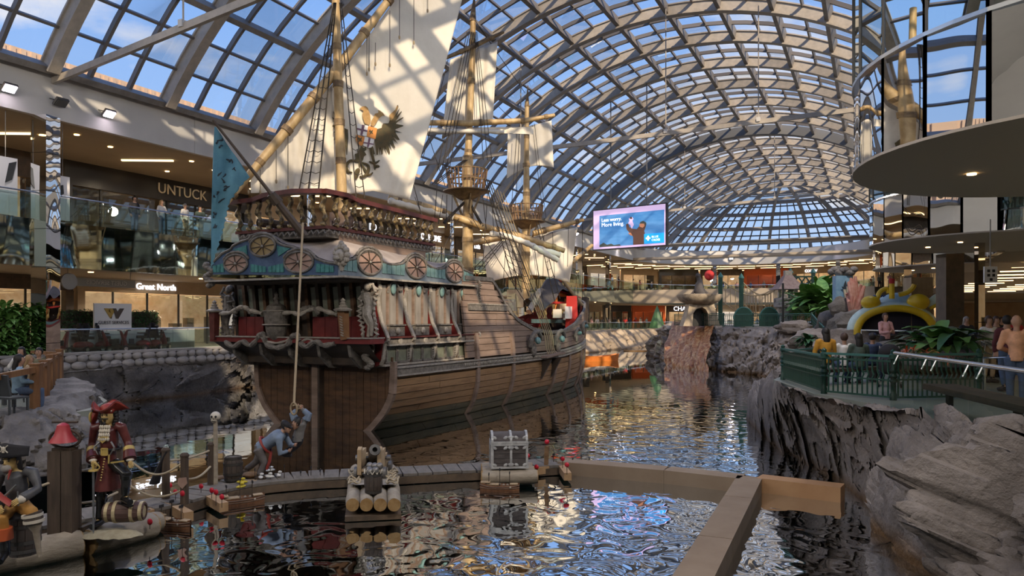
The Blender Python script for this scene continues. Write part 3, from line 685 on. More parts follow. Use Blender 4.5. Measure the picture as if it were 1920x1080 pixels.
# island deck, right bank path floors
M('path', (.22, .24, .20), .35, 0, (.27, .285, .24), 1.5)
M('path_tan', (.36, .32, .26), .5, 0, (.42, .38, .31), 1.5)
isl = [V((-15.5, 86)), V((-16.5, 77)), V((-16.0, 71)), V((-12.8, 64.5)), V((-8.6, 58.6)), V((-5.6, 55.4)), V((-1.5, 53)), V((6.5, 49)), V((6.5, 70)), V((1, 88))]
MB().prism([(p.x, p.y) for p in isl], (0, 0, 0), (1, 0, 0), (0, 1, 0), -1.6, .93).build('floor_island', 'path_tan', kind='structure')
rp = [(7.4, 4), (5.9, 8.2), (3.4, 9.6), (1.9, 12), (.6, 15.2), (-.1, 16.7), (-1.25, 18.3), (-2.55, 22), (-2.3, 27), (-.4, 33), (1.6, 40), (6.4, 46), (30, 46), (30, 4)]
MB().prism(rp, (0, 0, 0), (1, 0, 0), (0, 1, 0), -.42, -.2).build('floor_right', 'path', kind='structure')
MB().box((18, 75, -.25), (24, 58, .5)).build('floor_right_far', 'floor_tile', kind='structure')
MB().box((0, -5, -.5), (20, 8, .6)).build('floor_near', 'path', kind='structure')
# left terrace with rock edge
te = [(-21.5, 3), (-17.2, 7.3), (-16.2, 9.6), (-16.4, 11.4), (-18.0, 12.9), (-20.5, 14.2), (-26.5, 15.5), (-30, 15.5), (-30, 3)]
MB().prism(te, (0, 0, 0), (1, 0, 0), (0, 1, 0), -1.3, -.62).build('floor_terrace', 'path', kind='structure')
tb = [V((-14.9, 3.2, -2.9)), V((-15.2, 6.2, -1.9)), V((-15.0, 8.6, -1.7)), V((-15.3, 10.8, -1.8)), V((-16.9, 12.6, -2.6)), V((-19.6, 14.4, -3)), V((-23.5, 16.2, -3.0)), V((-27, 17.2, -3.0))]
tt_ = [V((-17.3, 5.2, -.55)), V((-16.9, 7.3, -.5)), V((-16.2, 9.4, -.5)), V((-16.6, 11.0, -.42)), V((-18.2, 12.7, -.35)), V((-20.5, 14.1, -.3)), V((-24, 15.6, -.45)), V((-28, 16.6, -.5))]
rockwall('rock_bank_terrace', tb, tt_, 190, 44, .62, 'rock_grey', .7, 41, bulge=.35, back=1.9)

# ---- dock of planks
M('dock_wood', (.15, .135, .12), .8, 0, (.23, .205, .18), 2.2, .5, 14, stretch=(1, 1, 1))
M('dock_side', (.16, .11, .07), .8, 0, (.09, .065, .045), 3, .4)
M('log_wood', (.28, .235, .18), .8, 0, (.40, .345, .27), 2.5, .6, 8, stretch=(1.2, 1.2, 4))
M('log_end', (.30, .17, .06), .8, 0, (.42, .27, .12), 8, .6, 10)
M('fence_wood', (.17, .075, .03), .6, 0, (.26, .13, .055), 1.5, .2, 14, stretch=(4, 4, .6))
M('post_wood', (.055, .038, .026), .75, 0, (.10, .07, .05), 2, .5, 14, stretch=(5, 5, .6))
M('new_wood', (.50, .27, .11), .55, 0, (.60, .36, .17), 2, .15, 10, stretch=(1, .3, 1))
M('rope', (.40, .33, .22), .9, 0, (.50, .42, .30), 30, .3, 60)
dz = -1.95
dc = [G(-120, 1010, dz), G(110, 970, dz), G(285, 943, dz), G(430, 906, dz), G(560, 891, dz), G(700, 884, dz), G(830, 877, dz), G(940, 872, dz), G(1055, 864, dz)]
dcs = bez(dc, 24); dock = thing('plank_dock', 'low grey plank dock running across the pool behind the cannon raft', 'dock', dc[3])
acc = 0; cur = []; step = .34; s_ = 0; last = dcs[0]; pos = [(0, dcs[0])]
for p in dcs[1:]: s_ += (p-last).length; pos.append((s_, p)); last = p
def along(pos, s_):
    for (a, p), (c, q) in zip(pos, pos[1:]):
        if s_ <= c: return p.lerp(q, (s_-a)/max(c-a, 1e-6)), (q-p).normalized()
    return pos[-1][1], (pos[-1][1]-pos[-2][1]).normalized()
tot = pos[-1][0]; n = int(tot/step)
pl = MB(); pl.box((0, 0, 0), (1, 1, 1)); plm = pl.mesh('plank'); plm.materials.append(MC['dock_wood'])
for i in range(n):
    p, d = along(pos, (i+.5)*step); piece('plank', plm, None, dock, (p.x, p.y, dz-.03+random.uniform(-.006, .006)), math.atan2(d.y, d.x)+random.uniform(-.02, .02), (step-.025, .88+random.uniform(-.05, .03), .06))
for sgn, nm in ((-1, 'side_beam'), (1, 'side_beam')):
    b = MB(); q = []
    for k in range(0, 60):
        p, d = along(pos, tot*k/59); q.append(p+V((-d.y, d.x, 0))*.40*sgn-V((0, 0, .15)))
    for a, c in zip(q, q[1:]): b.beam(a, c, .08, .16)
    b.build(nm, 'dock_side', dock)
# ---- coping beams of the basin
M('coping', (.26, .19, .13), .7, 0, (.31, .235, .165), 1.5, .1)
M('coping_new', (.42, .23, .11), .6, 0, (.48, .28, .14), 1.5, .1)
cop = thing('basin_coping', 'brown boxed kerb beams dividing the pool at the lower right', 'kerb', G(1390, 895, dz))
def cb(a, c, m='coping', w=.52): MB().beam(a, c, w, .30).build('beam', m, cop)
A = G(1052, 862, -1.9); B = G(1252, 878, -1.9); C_ = G(1392, 893, -1.9)
for q in (A, B, C_): q.z = -2.05
cb(A, A.lerp(B, .985)); cb(B, C_)
D1 = G(1380, 940, -1.9); D2 = G(1300, 1080, -1.9); D0 = G(1406, 893, -1.9)
for q in (D0, D1, D2): q.z = -2.05
dd = (D2-D0); e1 = D0+dd*.30; e2 = D0+dd*.72
cb(D0, e1-dd*.004); cb(e1, e2-dd*.004); cb(e2, D0+dd*1.7)
E0 = G(1424, 893, -1.9); E1 = G(1580, 911, -1.9); E0.z = E1.z = -2.05
kb = thing('loose_kerb_beam', 'lighter orange-brown boxed beam bridging the basin kerb and the right rocks', 'kerb', E0)
MB().beam(E0, E1, .46, .31).build('beam', 'coping_new', kb)
# ================================================================ the galleon
def PY(px, py, Y, dz=0):
    r = (px-960)/FPX; d = Y/(Fw.y+Rt.y*r); p = Fw*d+Rt*(r*d); return V((p.x, p.y, CZ-(py-HOR)/FPX*d+dz))
SX, SY0, SY1 = -17.0, 20.2, 44.6
M('hull_wood', (.16, .085, .035), .7, 0, (.30, .175, .085), 1.1, .4, 16, stretch=(1, .35, 3), c3=(.20, .12, .06))
M('hull_wood_up', (.17, .115, .085), .75, 0, (.28, .20, .155), 1.2, .4, 16, stretch=(1, .35, 3))
M('hull_green', (.085, .085, .055), .75, 0, (.20, .16, .10), 1.4, .4, 12, stretch=(1, .35, 2))
M('hull_pale', (.26, .21, .14), .75, 0, (.36, .30, .21), 1.4, .4, 12, stretch=(1, .35, 2))
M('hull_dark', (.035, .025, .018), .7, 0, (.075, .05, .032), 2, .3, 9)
M('transom_wood', (.05, .024, .011), .75, 0, (.12, .06, .026), 1.2, .5, 10, stretch=(1, 1, 4))
M('carving', (.11, .095, .08), .6, 0, (.24, .215, .185), 7, 1.0, 22, bdist=.04)
M('carving_pale', (.26, .23, .19), .6, 0, (.40, .36, .31), 7, .8, 22, bdist=.03)
M('ship_red', (.11, .011, .010), .5, 0, (.18, .020, .018), 2, .1)
M('red_bright', (.55, .045, .04), .45)
M('rail_red', (.075, .018, .016), .4, 0, (.13, .035, .03), 3)
M('gold', (.42, .28, .09), .35, .5, (.60, .44, .18), 5)
M('gilt_dark', (.05, .035, .02), .4, .3, (.32, .23, .10), 6, lo=.45)
M('teal', (.03, .15, .15), .45, 0, (.075, .26, .25), 7)
M('teal_pale', (.13, .24, .235), .55, 0, (.20, .32, .31), 6)
M('blue_panel', (.04, .075, .16), .5, 0, (.07, .12, .21), 5)
M('slate_panel', (.13, .17, .21), .6, 0, (.19, .23, .27), 4)
M('pink_window', (.30, .19, .15), .5, 0, (.40, .27, .22), 4)
M('ochre_window', (.27, .19, .08), .5, 0, (.36, .26, .12), 4)
M('roof_canvas', (.30, .25, .22), .85, 0, (.42, .36, .32), 1.6, .3, 5)
M('pane_green', (.13, .14, .10), .35, 0, (.19, .20, .15), 5)
M('panel_grey', (.20, .175, .15), .7, 0, (.30, .27, .235), 2, .2, 12, stretch=(1, 1, .4))
M('bamboo', (.30, .19, .075), .5, 0, (.55, .39, .19), 3, .15, 9, stretch=(1, 1, .5))
M('bamboo_dark', (.10, .06, .03), .6, 0, (.30, .20, .09), 3, .2)
M('tar_rope', (.035, .027, .02), .9)
M('tan_rope', (.34, .26, .16), .9)
M('canvas', (.66, .61, .52), .9, 0, (.72, .67, .58), 1.2, .25, 2.5, bdist=.12)
M('flag_blue', (.07, .19, .26), .8, 0, (.11, .27, .34), 2)
M('ink', (.03, .04, .05), .8)
M('orange_wood', (.62, .20, .04), .5, 0, (.75, .32, .09), 2)
M('tarp', (.05, .045, .045), .8, 0, (.09, .08, .08), 2, .5, 3)
M('crate', (.38, .27, .16), .7, 0, (.50, .38, .24), 3, .3)
ship = thing('galleon', 'large wooden galleon replica with carved stern galleries and tall masts moored in the pool', 'ship', (SX, 30, ZW))
SHEER = [(19, 3.0), (27.4, 3.1), (27.9, 2.7), (28.5, 1.95), (29.5, 1.42), (31, 1.02), (32.8, .82), (35.3, .85), (38.6, 1.3), (41, 1.8), (43.6, 2.45), (44.7, 2.6)]
def sheer(y): return interp(SHEER, y)
BT = [(0, 2.93), (.15, 3.0), (.3, 3.05), (.5, 3.02), (.62, 2.85), (.72, 2.5), (.8, 2.05), (.88, 1.4), (.95, .7), (1, .08)]
PT = [(-3.4, .25), (-2.8, .62), (-2.2, .84), (-1.6, .95), (-.9, 1.0), (-.2, 1.0), (1, .97), (2, .93), (3.2, .88)]
PS = [(-3.4, .1), (-2.8, .35), (-2.2, .66), (-1.9, .77), (-1.5, .89), (-1.0, .98), (-.2, 1.0), (1, .97), (3.2, .88)]
def hullp(y, z, side=1, off=0):
    t = (y-SY0)/(SY1-SY0); rake = max(0, t-.85)*max(0, z+2.2)*.8
    k_ = max(0, 1-t/.22); hb = interp(BT, max(0, min(1, t)))*lerp(interp(PT, z), interp(PS, z), k_)
    if t > .8: hb *= 1+.10*(z+1)*min(1, (t-.8)*5)
    return V((SX+side*(hb+off), y+rake*.6, z))
# inner dark shell, both sides
b = MB()
for sd in (1, -1):
    b.grid(lambda u, v: hullp(lerp(SY0, SY1, u), lerp(-3.0, (sheer(lerp(SY0, SY1, u))-.03) if lerp(SY0, SY1, u) > 25.6 else -.05, v), sd, -.09), 60, 14)
b.build('hull_shell', 'hull_dark', ship)
b = MB(); b.grid(lambda u, v: hullp(lerp(SY0, SY1, u), lerp(-2.9, sheer(lerp(SY0, SY1, u))-.02 if lerp(SY0, SY1, u) > 25.6 else 0, v), -1, 0), 60, 14); b.build('port_planking', 'hull_wood_up', ship)
# starboard planks, one object each
def wale(y): return -.22+max(0, (y-34))*.036
rows = []
def strake(z0f, z1f, mat, y0, y1, seg, jit):
    y = y0-jit
    while y < y1:
        a, c = max(y0, y), min(y1, y+seg); y += seg
        if c-a < .25: continue
        n = max(2, int((c-a)/.45)); b = MB(); tk = .05+random.uniform(-.012, .012)
        vs = []
        ok = True
        for k in range(n+1):
            yy = lerp(a+.012, c-.012, k/n); z0, z1 = z0f(yy)+.014, z1f(yy)-.006
            z1 = min(z1, sheer(yy)-.02)
            if z1 < z0+.02: z1 = z0+.02
            for z_, o_ in ((z0, -.04), (z0, tk), (z1, tk), (z1, -.04)):
                q = hullp(yy, z_, 1, o_); vs.append(q)
        if z0f((a+c)/2) > sheer((a+c)/2)-.1: continue
        fs = [(0, 1, 2, 3), (4*n+3, 4*n+2, 4*n+1, 4*n)]
        for k in range(n):
            for j in range(4): fs.append((4*k+j, 4*k+(j+1) % 4, 4*k+4+(j+1) % 4, 4*k+4+j))
        b.add(vs, fs); b.build('hull_plank', mat, ship)
for i in range(9):
    z0 = -2.42+i*.243
    m = 'hull_green' if i in (1, 2) else ('hull_pale' if i == 0 else 'hull_wood')
    strake(lambda y, z0=z0: z0+(max(0, (y-34))*.036)*(i/9), lambda y, z0=z0: z0+.243+(max(0, (y-34))*.036)*(i/9), m, SY0, SY1-.1, 3.3+(i % 3)*.6, (i*1.3) % 2.4)
for i in range(13):
    z0 = 0.0+i*.245
    strake(lambda y, z0=z0: wale(y)+.22+z0*(1), lambda y, z0=z0: wale(y)+.22+z0+.245, 'hull_wood_up', SY0+4.6 if z0 < 2.2 else 25.0, SY1-.1, 2.7+(i % 3)*.5, (i*1.1) % 2.2)
def hullband(name, zf, h, mat, y0, y1, off, n=40, depth=.12):
    b = MB(); vs = []
    for k in range(n+1):
        yy = lerp(y0, y1, k/n); z = zf(yy)
        for dz_, o_ in ((-h/2, -.05), (-h/2, off), (h/2, off), (h/2, -.05)): vs.append(hullp(yy, z, 1, o_)+V((0, 0, dz_)))
    fs = [(0, 1, 2, 3), (4*n+3, 4*n+2, 4*n+1, 4*n)]
    for k in range(n):
        for j in range(4): fs.append((4*k+j, 4*k+(j+1) % 4, 4*k+4+(j+1) % 4, 4*k+4+j))
    b.add(vs, fs); return b.build(name, mat, ship)
hullband('carved_wale', wale, .22, 'carving', SY0, SY1-.2, .13)
hullband('wale_moulding', lambda y: wale(y)+.13, .05, 'carving_pale', SY0, SY1-.2, .18)
hullband('wale_moulding', lambda y: wale(y)-.13, .05, 'carving_pale', SY0, SY1-.2, .18)
hullband('carved_band', lambda y: 1.95, .22, 'carving', 25.2, 28.5, .12, 8)
hullband('band_moulding', lambda y: 2.09, .05, 'carving_pale', 25.2, 28.45, .16, 8)
hullband('sheer_rail', lambda y: sheer(y)+.03, .16, 'carving', 25.2, SY1, .10, 70)
b = MB()  # leaf blocks along the carved wale
for k in range(150):
    y = lerp(24.5, 44, k/149); p = hullp(y, wale(y), 1, .14); b.ell(p, (.035, .05, .07), 6, 4)
b.build('wale_leaves', 'carving_pale', ship, kind='stuff')
# riders
for y, z1 in ((25.55, .95), (28.7, .95), (33.6, wale(33)), (35.9, wale(35)), (39.0, wale(39)), (41.3, wale(41))):
    pts = [hullp(y, z, 1, .08) for z in [lerp(-2.5, z1, k/9) for k in range(10)]]
    b = MB()
    for a, c in zip(pts, pts[1:]): b.beam(a, c, .22, .13, up=(1, 0, 0))
    b.build('rider_timber', 'hull_wood_up', ship)
# stem post and red inner bulwark
b = MB(); q = [V((SX, SY1+.05, -2.6)), V((SX, SY1+.25, -1)), V((SX, SY1+.8, .6)), V((SX, SY1+1.25, 1.8)), V((SX, SY1+1.4, 2.9))]
for a, c in zip(q, q[1:]): b.beam(a, c, .34, .5, up=(0, 1, 0))
b.build('stem_post', 'hull_dark', ship)
b = MB(); b.grid(lambda u, v: hullp(lerp(28.5, SY1-.3, u), lerp(sheer(lerp(28.5, SY1-.3, u))-.9, sheer(lerp(28.5, SY1-.3, u))+.1, v), -1, -.14), 40, 3)
b.grid(lambda u, v: hullp(lerp(28.5, SY1-.3, u), lerp(sheer(lerp(28.5, SY1-.3, u))-.9, sheer(lerp(28.5, SY1-.3, u))+.06, v), 1, -.13), 40, 3)
b.build('inner_bulwark', 'ship_red', ship)
MB().prism([(-.38, 0), (.38, 0), (.34, 1.0), (.30, 2.0), (-.30, 2.0), (-.34, 1.0)], P(1072, 626, 43.4)+V((0, 0, .2)), (1, 0, 0), (0, 0, 1), .14).build('bow_board', 'red_bright', ship)
# decks
b = MB(); b.grid(lambda u, v: V((SX+lerp(-1, 1, u)*interp(BT, (lerp(SY0+.1, SY1, v)-SY0)/(SY1-SY0))*.93, lerp(SY0+.1, SY1, v), .15)), 2, 24); b.build('main_deck', 'crate', ship)
# ---------------- transom, rudder
TY = SY0
tp = []
for k in range(25):
    z = lerp(.3, -2.9, k/24); tp.append((interp(BT, 0)*interp(PT, z)*1.0, z))
for sd in (1, -1):
    for i in range(11):   # diagonal boards, both sides of the rudder
        b = MB(); o0, o1 = i*.29, i*.29+.275
        # board i: strip x - z*slope between offsets, clipped by the outline
        pts = []
        for z in [lerp(.25, -2.9, k/12) for k in range(13)]:
            w = interp(BT, 0)*interp(PS, z)
            x0, x1 = o0+(.25-z)*-.0, o1
            x0, x1 = min(x0, w), min(x1, w); pts.append((x0, x1, z))
        poly = [(sd*p[0], p[2]) for p in pts]+[(sd*p[1], p[2]) for p in reversed(pts)]
        if abs(pts[0][1]-pts[0][0]) < .02: continue
        sk = .5
        poly = [(x, z-abs(x)*.0) for x, z in poly]
        b.prism(poly, (SX, TY-.02-.004*(i % 3), 0), (1, 0, 0), (0, 0, 1), .06); b.build('transom_board', 'transom_wood', ship)
b = MB(); q = [V((SX+interp(BT, 0)*interp(PS, z)+.02, TY-.06, z)) for z in [lerp(.1, -2.8, k/14) for k in range(15)]]
for a, c in zip(q, q[1:]): b.beam(a, c, .16, .2, up=(1, 0, 0))
b.build('tuck_timber', 'hull_wood_up', ship)
b = MB(); q = [V((SX-interp(BT, 0)*interp(PS, z)-.02, TY-.06, z)) for z in [lerp(.1, -2.8, k/14) for k in range(15)]]
for a, c in zip(q, q[1:]): b.beam(a, c, .16, .2, up=(1, 0, 0))
b.build('tuck_timber', 'hull_wood_up', ship)
b = MB(); b.beam((SX-.1, TY-.15, -3), (SX-.1, TY-.15, .3), .35, .3, up=(0, 1, 0)); b.build('stern_post', 'hull_dark', ship)
b = MB(); b.prism([(0, .3), (-.28, .2), (-.35, -.4), (-.18, -.55), (-.2, -1.1), (-.42, -1.3), (-.55, -1.75), (-.8, -2.9), (.05, -2.9), (.05, .3)], (SX-.1, TY-.32, 0), (.5, -.86, 0), (0, 0, 1), .2)
b.build('rudder', 'hull_wood_up', ship)
# ---------------- superstructure: block behind galleries
GX0, GX1, GY0, GY1 = -20.35, -14.42, 19.45, 25.95
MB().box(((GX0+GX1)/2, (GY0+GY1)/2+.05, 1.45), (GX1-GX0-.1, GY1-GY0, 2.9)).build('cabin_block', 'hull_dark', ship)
# stern wall: leaning timbers and panes
tw = MB()
for i in range(13):
    x = lerp(GX0+.1, GX1-.25, i/12); b = MB(); b.beam((x+.12, GY0-.02, .85), (x-.02, GY0-.10, 2.75), .13, .12, up=(0, 1, 0)); b.build('stern_timber', 'transom_wood' if i % 2 else 'hull_dark', ship)
    if i < 12 and i != 6:
        MB().beam((x+.36, GY0-.01, 1.3), (x+.25, GY0-.05, 2.55), .24, .03, up=(0, 1, 0)).build('stern_pane', 'pane_green', ship)
for px0, px1 in ((446, 497), (585, 712)):
    a, c = PY(px0, 640, 19.2), PY(px1-4, 640, 19.2); n = 3 if px1 < 600 else 5
    for i in range(n): 
        x0, x1 = lerp(a.x, c.x, i/n)+.01, lerp(a.x, c.x, (i+1)/n)-.01
        MB().box(((x0+x1)/2, 19.25, 1.2), (x1-x0, .06, .75)).build('red_panel', 'ship_red', ship)
# balcony
BX0, BX1, BY = -20.75, -13.95, 18.75
MB().box(((BX0+BX1)/2, BY+.35, .80), (BX1-BX0, .75, .16)).build('balcony_edge', 'ship_red', ship)
MB().box(((BX0+BX1)/2, BY+.33, .90), (BX1-BX0+.05, .8, .035)).build('balcony_cap', 'carving_pale', ship)
# acanthus scrolls under and above the balcony
def scroll(name, pts, r, mat, par=ship, n=8):
    q = bez(pts, 6); k = len(q); rr = [r*(.55+.45*abs(math.sin(i*.55))) for i in range(k)]
    MB().tube(q, rr, n).build(name, mat, par, smooth=True)
def yp(px, py, Y=BY-.02): return PY(px, py, Y)
scroll('scroll_carving', [yp(422, 640), yp(438, 650), yp(455, 640), yp(470, 648), yp(484, 634)], .10, 'carving')
scroll('scroll_carving', [yp(484, 634), yp(490, 626), yp(497, 632), yp(500, 645), yp(520, 652), yp(540, 645), yp(548, 632), yp(556, 628), yp(562, 640)], .11, 'carving')
scroll('scroll_carving', [yp(562, 642), yp(575, 650), yp(592, 640), yp(608, 648), yp(628, 644)], .10, 'carving')
scroll('scroll_carving', [yp(488, 630), yp(500, 640), yp(520, 643), yp(538, 638), yp(552, 628)], .05, 'carving_pale')
scroll('scroll_carving', [yp(566, 640), yp(580, 636), yp(600, 646), yp(626, 642)], .045, 'carving_pale')
b = MB(); c = yp(514, 612); b.lathe(c+V((0, .1, -.45)), [(.12, 0), (.30, .15), (.36, .45), (.40, .8), (.44, .95), (.34, 1.0), (.30, 1.12), (.12, 1.22), (.07, 1.3), (.1, 1.36), (.05, 1.45), (.07, 1.5), (.0, 1.62)], 14)
b.build('stern_lantern_box', 'carving', ship, smooth=True)
for dz_ in (.5, .95): MB().lathe(c+V((0, .1, -.45)), [(.43, dz_-.02), (.47, dz_), (.43, dz_+.03)], 14).build('lantern_band', 'carving_pale', ship)
for pl_ in ([(412, 592), (432, 590), (445, 582), (458, 580), (470, 586), (492, 592)], [(530, 592), (548, 590), (562, 594), (578, 586), (596, 582), (612, 588), (634, 594)]):
    scroll('gallery_rail', [yp(x, y-4) for x, y in pl_], .08, 'carving_pale')
for cx, cy in ((455, 585), (580, 585)):
    b = MB(); c = yp(cx, cy)
    for i in range(9): a = math.pi*i/8; b.ell(c+V((math.cos(a)*.34, 0, math.sin(a)*.14)), (.1, .07, .09), 7, 5)
    b.build('rail_foliage', 'carving', ship, smooth=True)
def bollard(px, top, bot, lab='gallery_post'):
    a, c = yp(px+(4 if px > 600 else 0), bot), yp(px, top+22); b = MB(); b.beam(a, c, .2, .2, up=(0, 1, 0), w2=.26, h2=.26); o = b.build(lab, 'orange_wood' if px > 600 else 'rail_red', ship)
    MB().lathe(c, [(.27, -.02), (.30, .03), (.12, .1), (.14, .14), (.08, .18), (.11, .23), (.05, .27), (.08, .32), (0, .4)], 10).build('finial', 'carving_pale', o)
    if px > 600:
        b = MB()
        for i in range(8): q = a.lerp(c, .15+i*.09); b.box(q+V((0, -.12, 0)), (.12, .04, .03), rot=Matrix.Rotation(.4, 3, 'Y'))
        b.build('louvre_slats', 'carving_pale', o)
hw = MC['orange_wood']
M('post_orange', (.17, .075, .03), .6, 0, (.24, .12, .05), 3, .2)
MC['orange_bright'] = hw; MC['orange_wood'] = MC['post_orange']
bollard(643, 560, 637); bollard(402, 562, 637)
MC['orange_wood'] = hw
# counter under the balcony
b = MB(); vs = [(BX0+.1, BY+.1, .72), (BX1-.05, BY+.1, .72), (GX1+.1, TY-.1, -.15), (GX0-.1, TY-.1, -.15)]
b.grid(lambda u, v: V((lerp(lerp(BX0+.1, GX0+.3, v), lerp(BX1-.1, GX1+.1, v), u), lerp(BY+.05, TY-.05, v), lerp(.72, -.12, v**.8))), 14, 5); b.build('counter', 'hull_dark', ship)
for i in range(5):
    u = (i+.5)/5; x = lerp(BX0+.3, BX1-.3, u); MB().prism([(0, .7), (.1, .3), (.5, -.02), (.62, -.1), (1.2, -.15), (1.2, .7)], (x, BY+.1, 0), (0, 1, 0), (0, 0, 1), .12).build('counter_bracket', 'carving', ship)
MB().beam(yp(445, 676, TY-.3), yp(700, 686, TY-.35), .14, .10).build('counter_moulding', 'hull_wood_up', ship)
# ---------------- side gallery
gm = [19.75, 21.25, 22.8, 24.35, 25.9]
prof = [(-.06, 2.72), (.05, 2.72), (.10, 2.45), (.02, 2.2), (.06, 1.8), (.16, 1.4), (.34, 1.05), (.42, .88), (.40, .80), (.30, .72), (.26, .45), (.22, .2), (.14, .02), (-.06, -.05)]
for y in gm:
    MB().prism(prof, (GX1, y, 0), (1, 0, 0), (0, 0, 1), .10).build('gallery_bracket', 'ship_red', ship)
    b = MB(); q = [V((GX1+x+.015, y, z)) for x, z in prof[1:-1]]
    for a, c in zip(q, q[1:]): b.beam(a, c, .15, .05, up=(1, 0, .01))
    b.build('bracket_edge', 'carving_pale', ship)
for y0, y1 in zip(gm, gm[1:]):
    bay = thing('gallery_bay'); bay.parent = ship; bay.matrix_parent_inverse = Matrix.Translation(-V(ship['_loc'])); bay['_loc'] = [0, 0, 0]
    ym, w = (y0+y1)/2, y1-y0-.14
    # upper pilasters and panels
    for f, ww in ((-.36, .22), (.02, .32), (.34, .32)):
        MB().box((GX1+.03, ym+f*w, 1.85), (.08, ww, 1.5)).build('panel', 'panel_grey', bay)
    for f in (-.22, .18): MB().box((GX1+.06, ym+f*w, 1.85), (.12, .05, 1.6)).build('pilaster', 'hull_wood_up', bay)
    MB().ell((GX1+.12, ym-.02, 2.5), (.08, .13, .20), 10, 7).build('shield', 'teal_pale', bay, smooth=True)
    b = MB(); b.tube(bez([(GX1+.1, ym-.3, 2.35), (GX1+.12, ym-.24, 2.62), (GX1+.12, ym, 2.72), (GX1+.12, ym+.22, 2.6), (GX1+.12, ym+.3, 2.45), (GX1+.12, ym+.5, 2.5)], 4), .045, 6); b.build('crest', 'carving', bay, smooth=True)
    b = MB(); b.box((GX1+.12, ym+.1, 1.12), (.16, w*.62, .36)); b.box((GX1+.16, ym+.1, 1.30), (.18, w*.66, .05)); b.box((GX1+.10, ym-.42*w, 1.12), (.14, w*.16, .34))
    b.build('carved_panel', 'carving', bay); MB().ell((GX1+.22, ym+.1, 1.1), (.06, .12, .12), 8, 6).build('boss', 'carving_pale', bay, smooth=True)
    for z_, h_ in ((.90, .05), (.66, .06)): MB().box((GX1+.24, ym, z_), (.42, w+.06, h_)).build('moulding', 'carving_pale' if h_ > .055 else 'rail_red', bay)
    MB().box((GX1+.2, ym, .78), (.36, w, .17)).build('frieze', 'carving', bay)
    MB().lathe((GX1+.39, ym, .78), [(.10, -.02), (.13, 0), (.10, .02)], 12, Matrix.Rotation(R(90), 3, 'Y')).build('rosette', 'carving_pale', bay)
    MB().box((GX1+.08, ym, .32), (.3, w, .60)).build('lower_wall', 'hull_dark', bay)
    for f in (-.24, .22):
        o = MB().box((GX1+.24, ym+f*w, .34), (.04, w*.36, .52)).build('window', 'hull_wood_up', bay) if 0 else None
        fr = MB(); yy = ym+f*w; ww = w*.40
        fr.box((GX1+.25, yy, .60), (.06, ww, .06)); fr.box((GX1+.25, yy, .08), (.06, ww, .06)); fr.box((GX1+.25, yy-ww/2, .34), (.06, .05, .56)); fr.box((GX1+.25, yy+ww/2, .34), (.06, .05, .56))
        fr.build('window_frame', 'carving', bay); MB().box((GX1+.235, yy, .34), (.02, ww-.08, .46)).build('window_pane', 'pane_green', bay)
    b = MB()
    for i in range(7): b.ell((GX1+.27, y1-.12, .1+i*.085), (.06, .05, .045), 6, 4)
    b.build('bead_strip', 'carving', bay)
    MB().box((GX1+.12, ym, .0), (.34, w+.1, .07)).build('moulding', 'carving_pale', bay)
# caryatid carved figure at the corner
def figure_carving(name, base, h, mat, par, flip=1):
    b = MB(); s_ = h/1.9
    def t(pts, r, n=8): b.tube([base+V((x*s_*flip, y*s_, z*s_)) for x, y, z in pts], [q*s_ for q in r], n)
    t([(0, 0, 1.0), (.04, 0, 1.15), (0, 0, 1.3), (-.02, 0, 1.48), (0, 0, 1.55)], [.17, .14, .17, .19, .08])
    b.ell(base+V((0, -.03, 1.72*s_)), (.11*s_, .12*s_, .14*s_), 10, 8); b.ell(base+V((0, .03, 1.78*s_)), (.16*s_, .13*s_, .14*s_), 9, 6)
    t([(.17, 0, 1.48), (.36, -.05, 1.56), (.22, -.02, 1.84)], [.07, .055, .04], 6); t([(-.17, 0, 1.48), (-.33, -.06, 1.3), (-.12, -.2, 1.25)], [.07, .055, .04], 6)
    t([(.05, 0, 1.02), (.12, -.16, .75), (.22, -.05, .45), (.16, 0, .05)], [.15, .12, .08, .06]); t([(-.08, 0, 1.02), (-.02, -.1, .7), (.1, -.02, .4), (.02, 0, .03)], [.14, .11, .08, .06])
    for k in range(10):
        a = k*.7; t([(-.2+.05*math.sin(a), .03, k*.16), (-.3+.1*math.cos(a), -.03, k*.16+.1), (-.2, .02, k*.16+.2)], [.05, .07, .04], 5)
        t([(.25+.05*math.sin(a), .05, k*.17), (.34+.08*math.cos(a), 0, k*.17+.1), (.25, .03, k*.17+.2)], [.05, .06, .04], 5)
    return b.build(name, mat, par, smooth=True)
figure_carving('carved_figure', V((-14.35, 19.15, .92)), 1.75, 'carving_pale', ship)
figure_carving('carved_figure', V((-20.3, 19.15, .92)), 1.75, 'carving', ship, -1)
figure_carving('carved_figure', V((-14.3, 26.15, 1.95)), 1.15, 'carving', ship)
b = MB()
for k in range(12): a = k*.8; b.ell(V((-14.45+.12*math.sin(a), 19.3, -.05+k*.06)), (.14, .1, .09), 7, 5)
b.build('corner_mask', 'carving', ship, smooth=True)
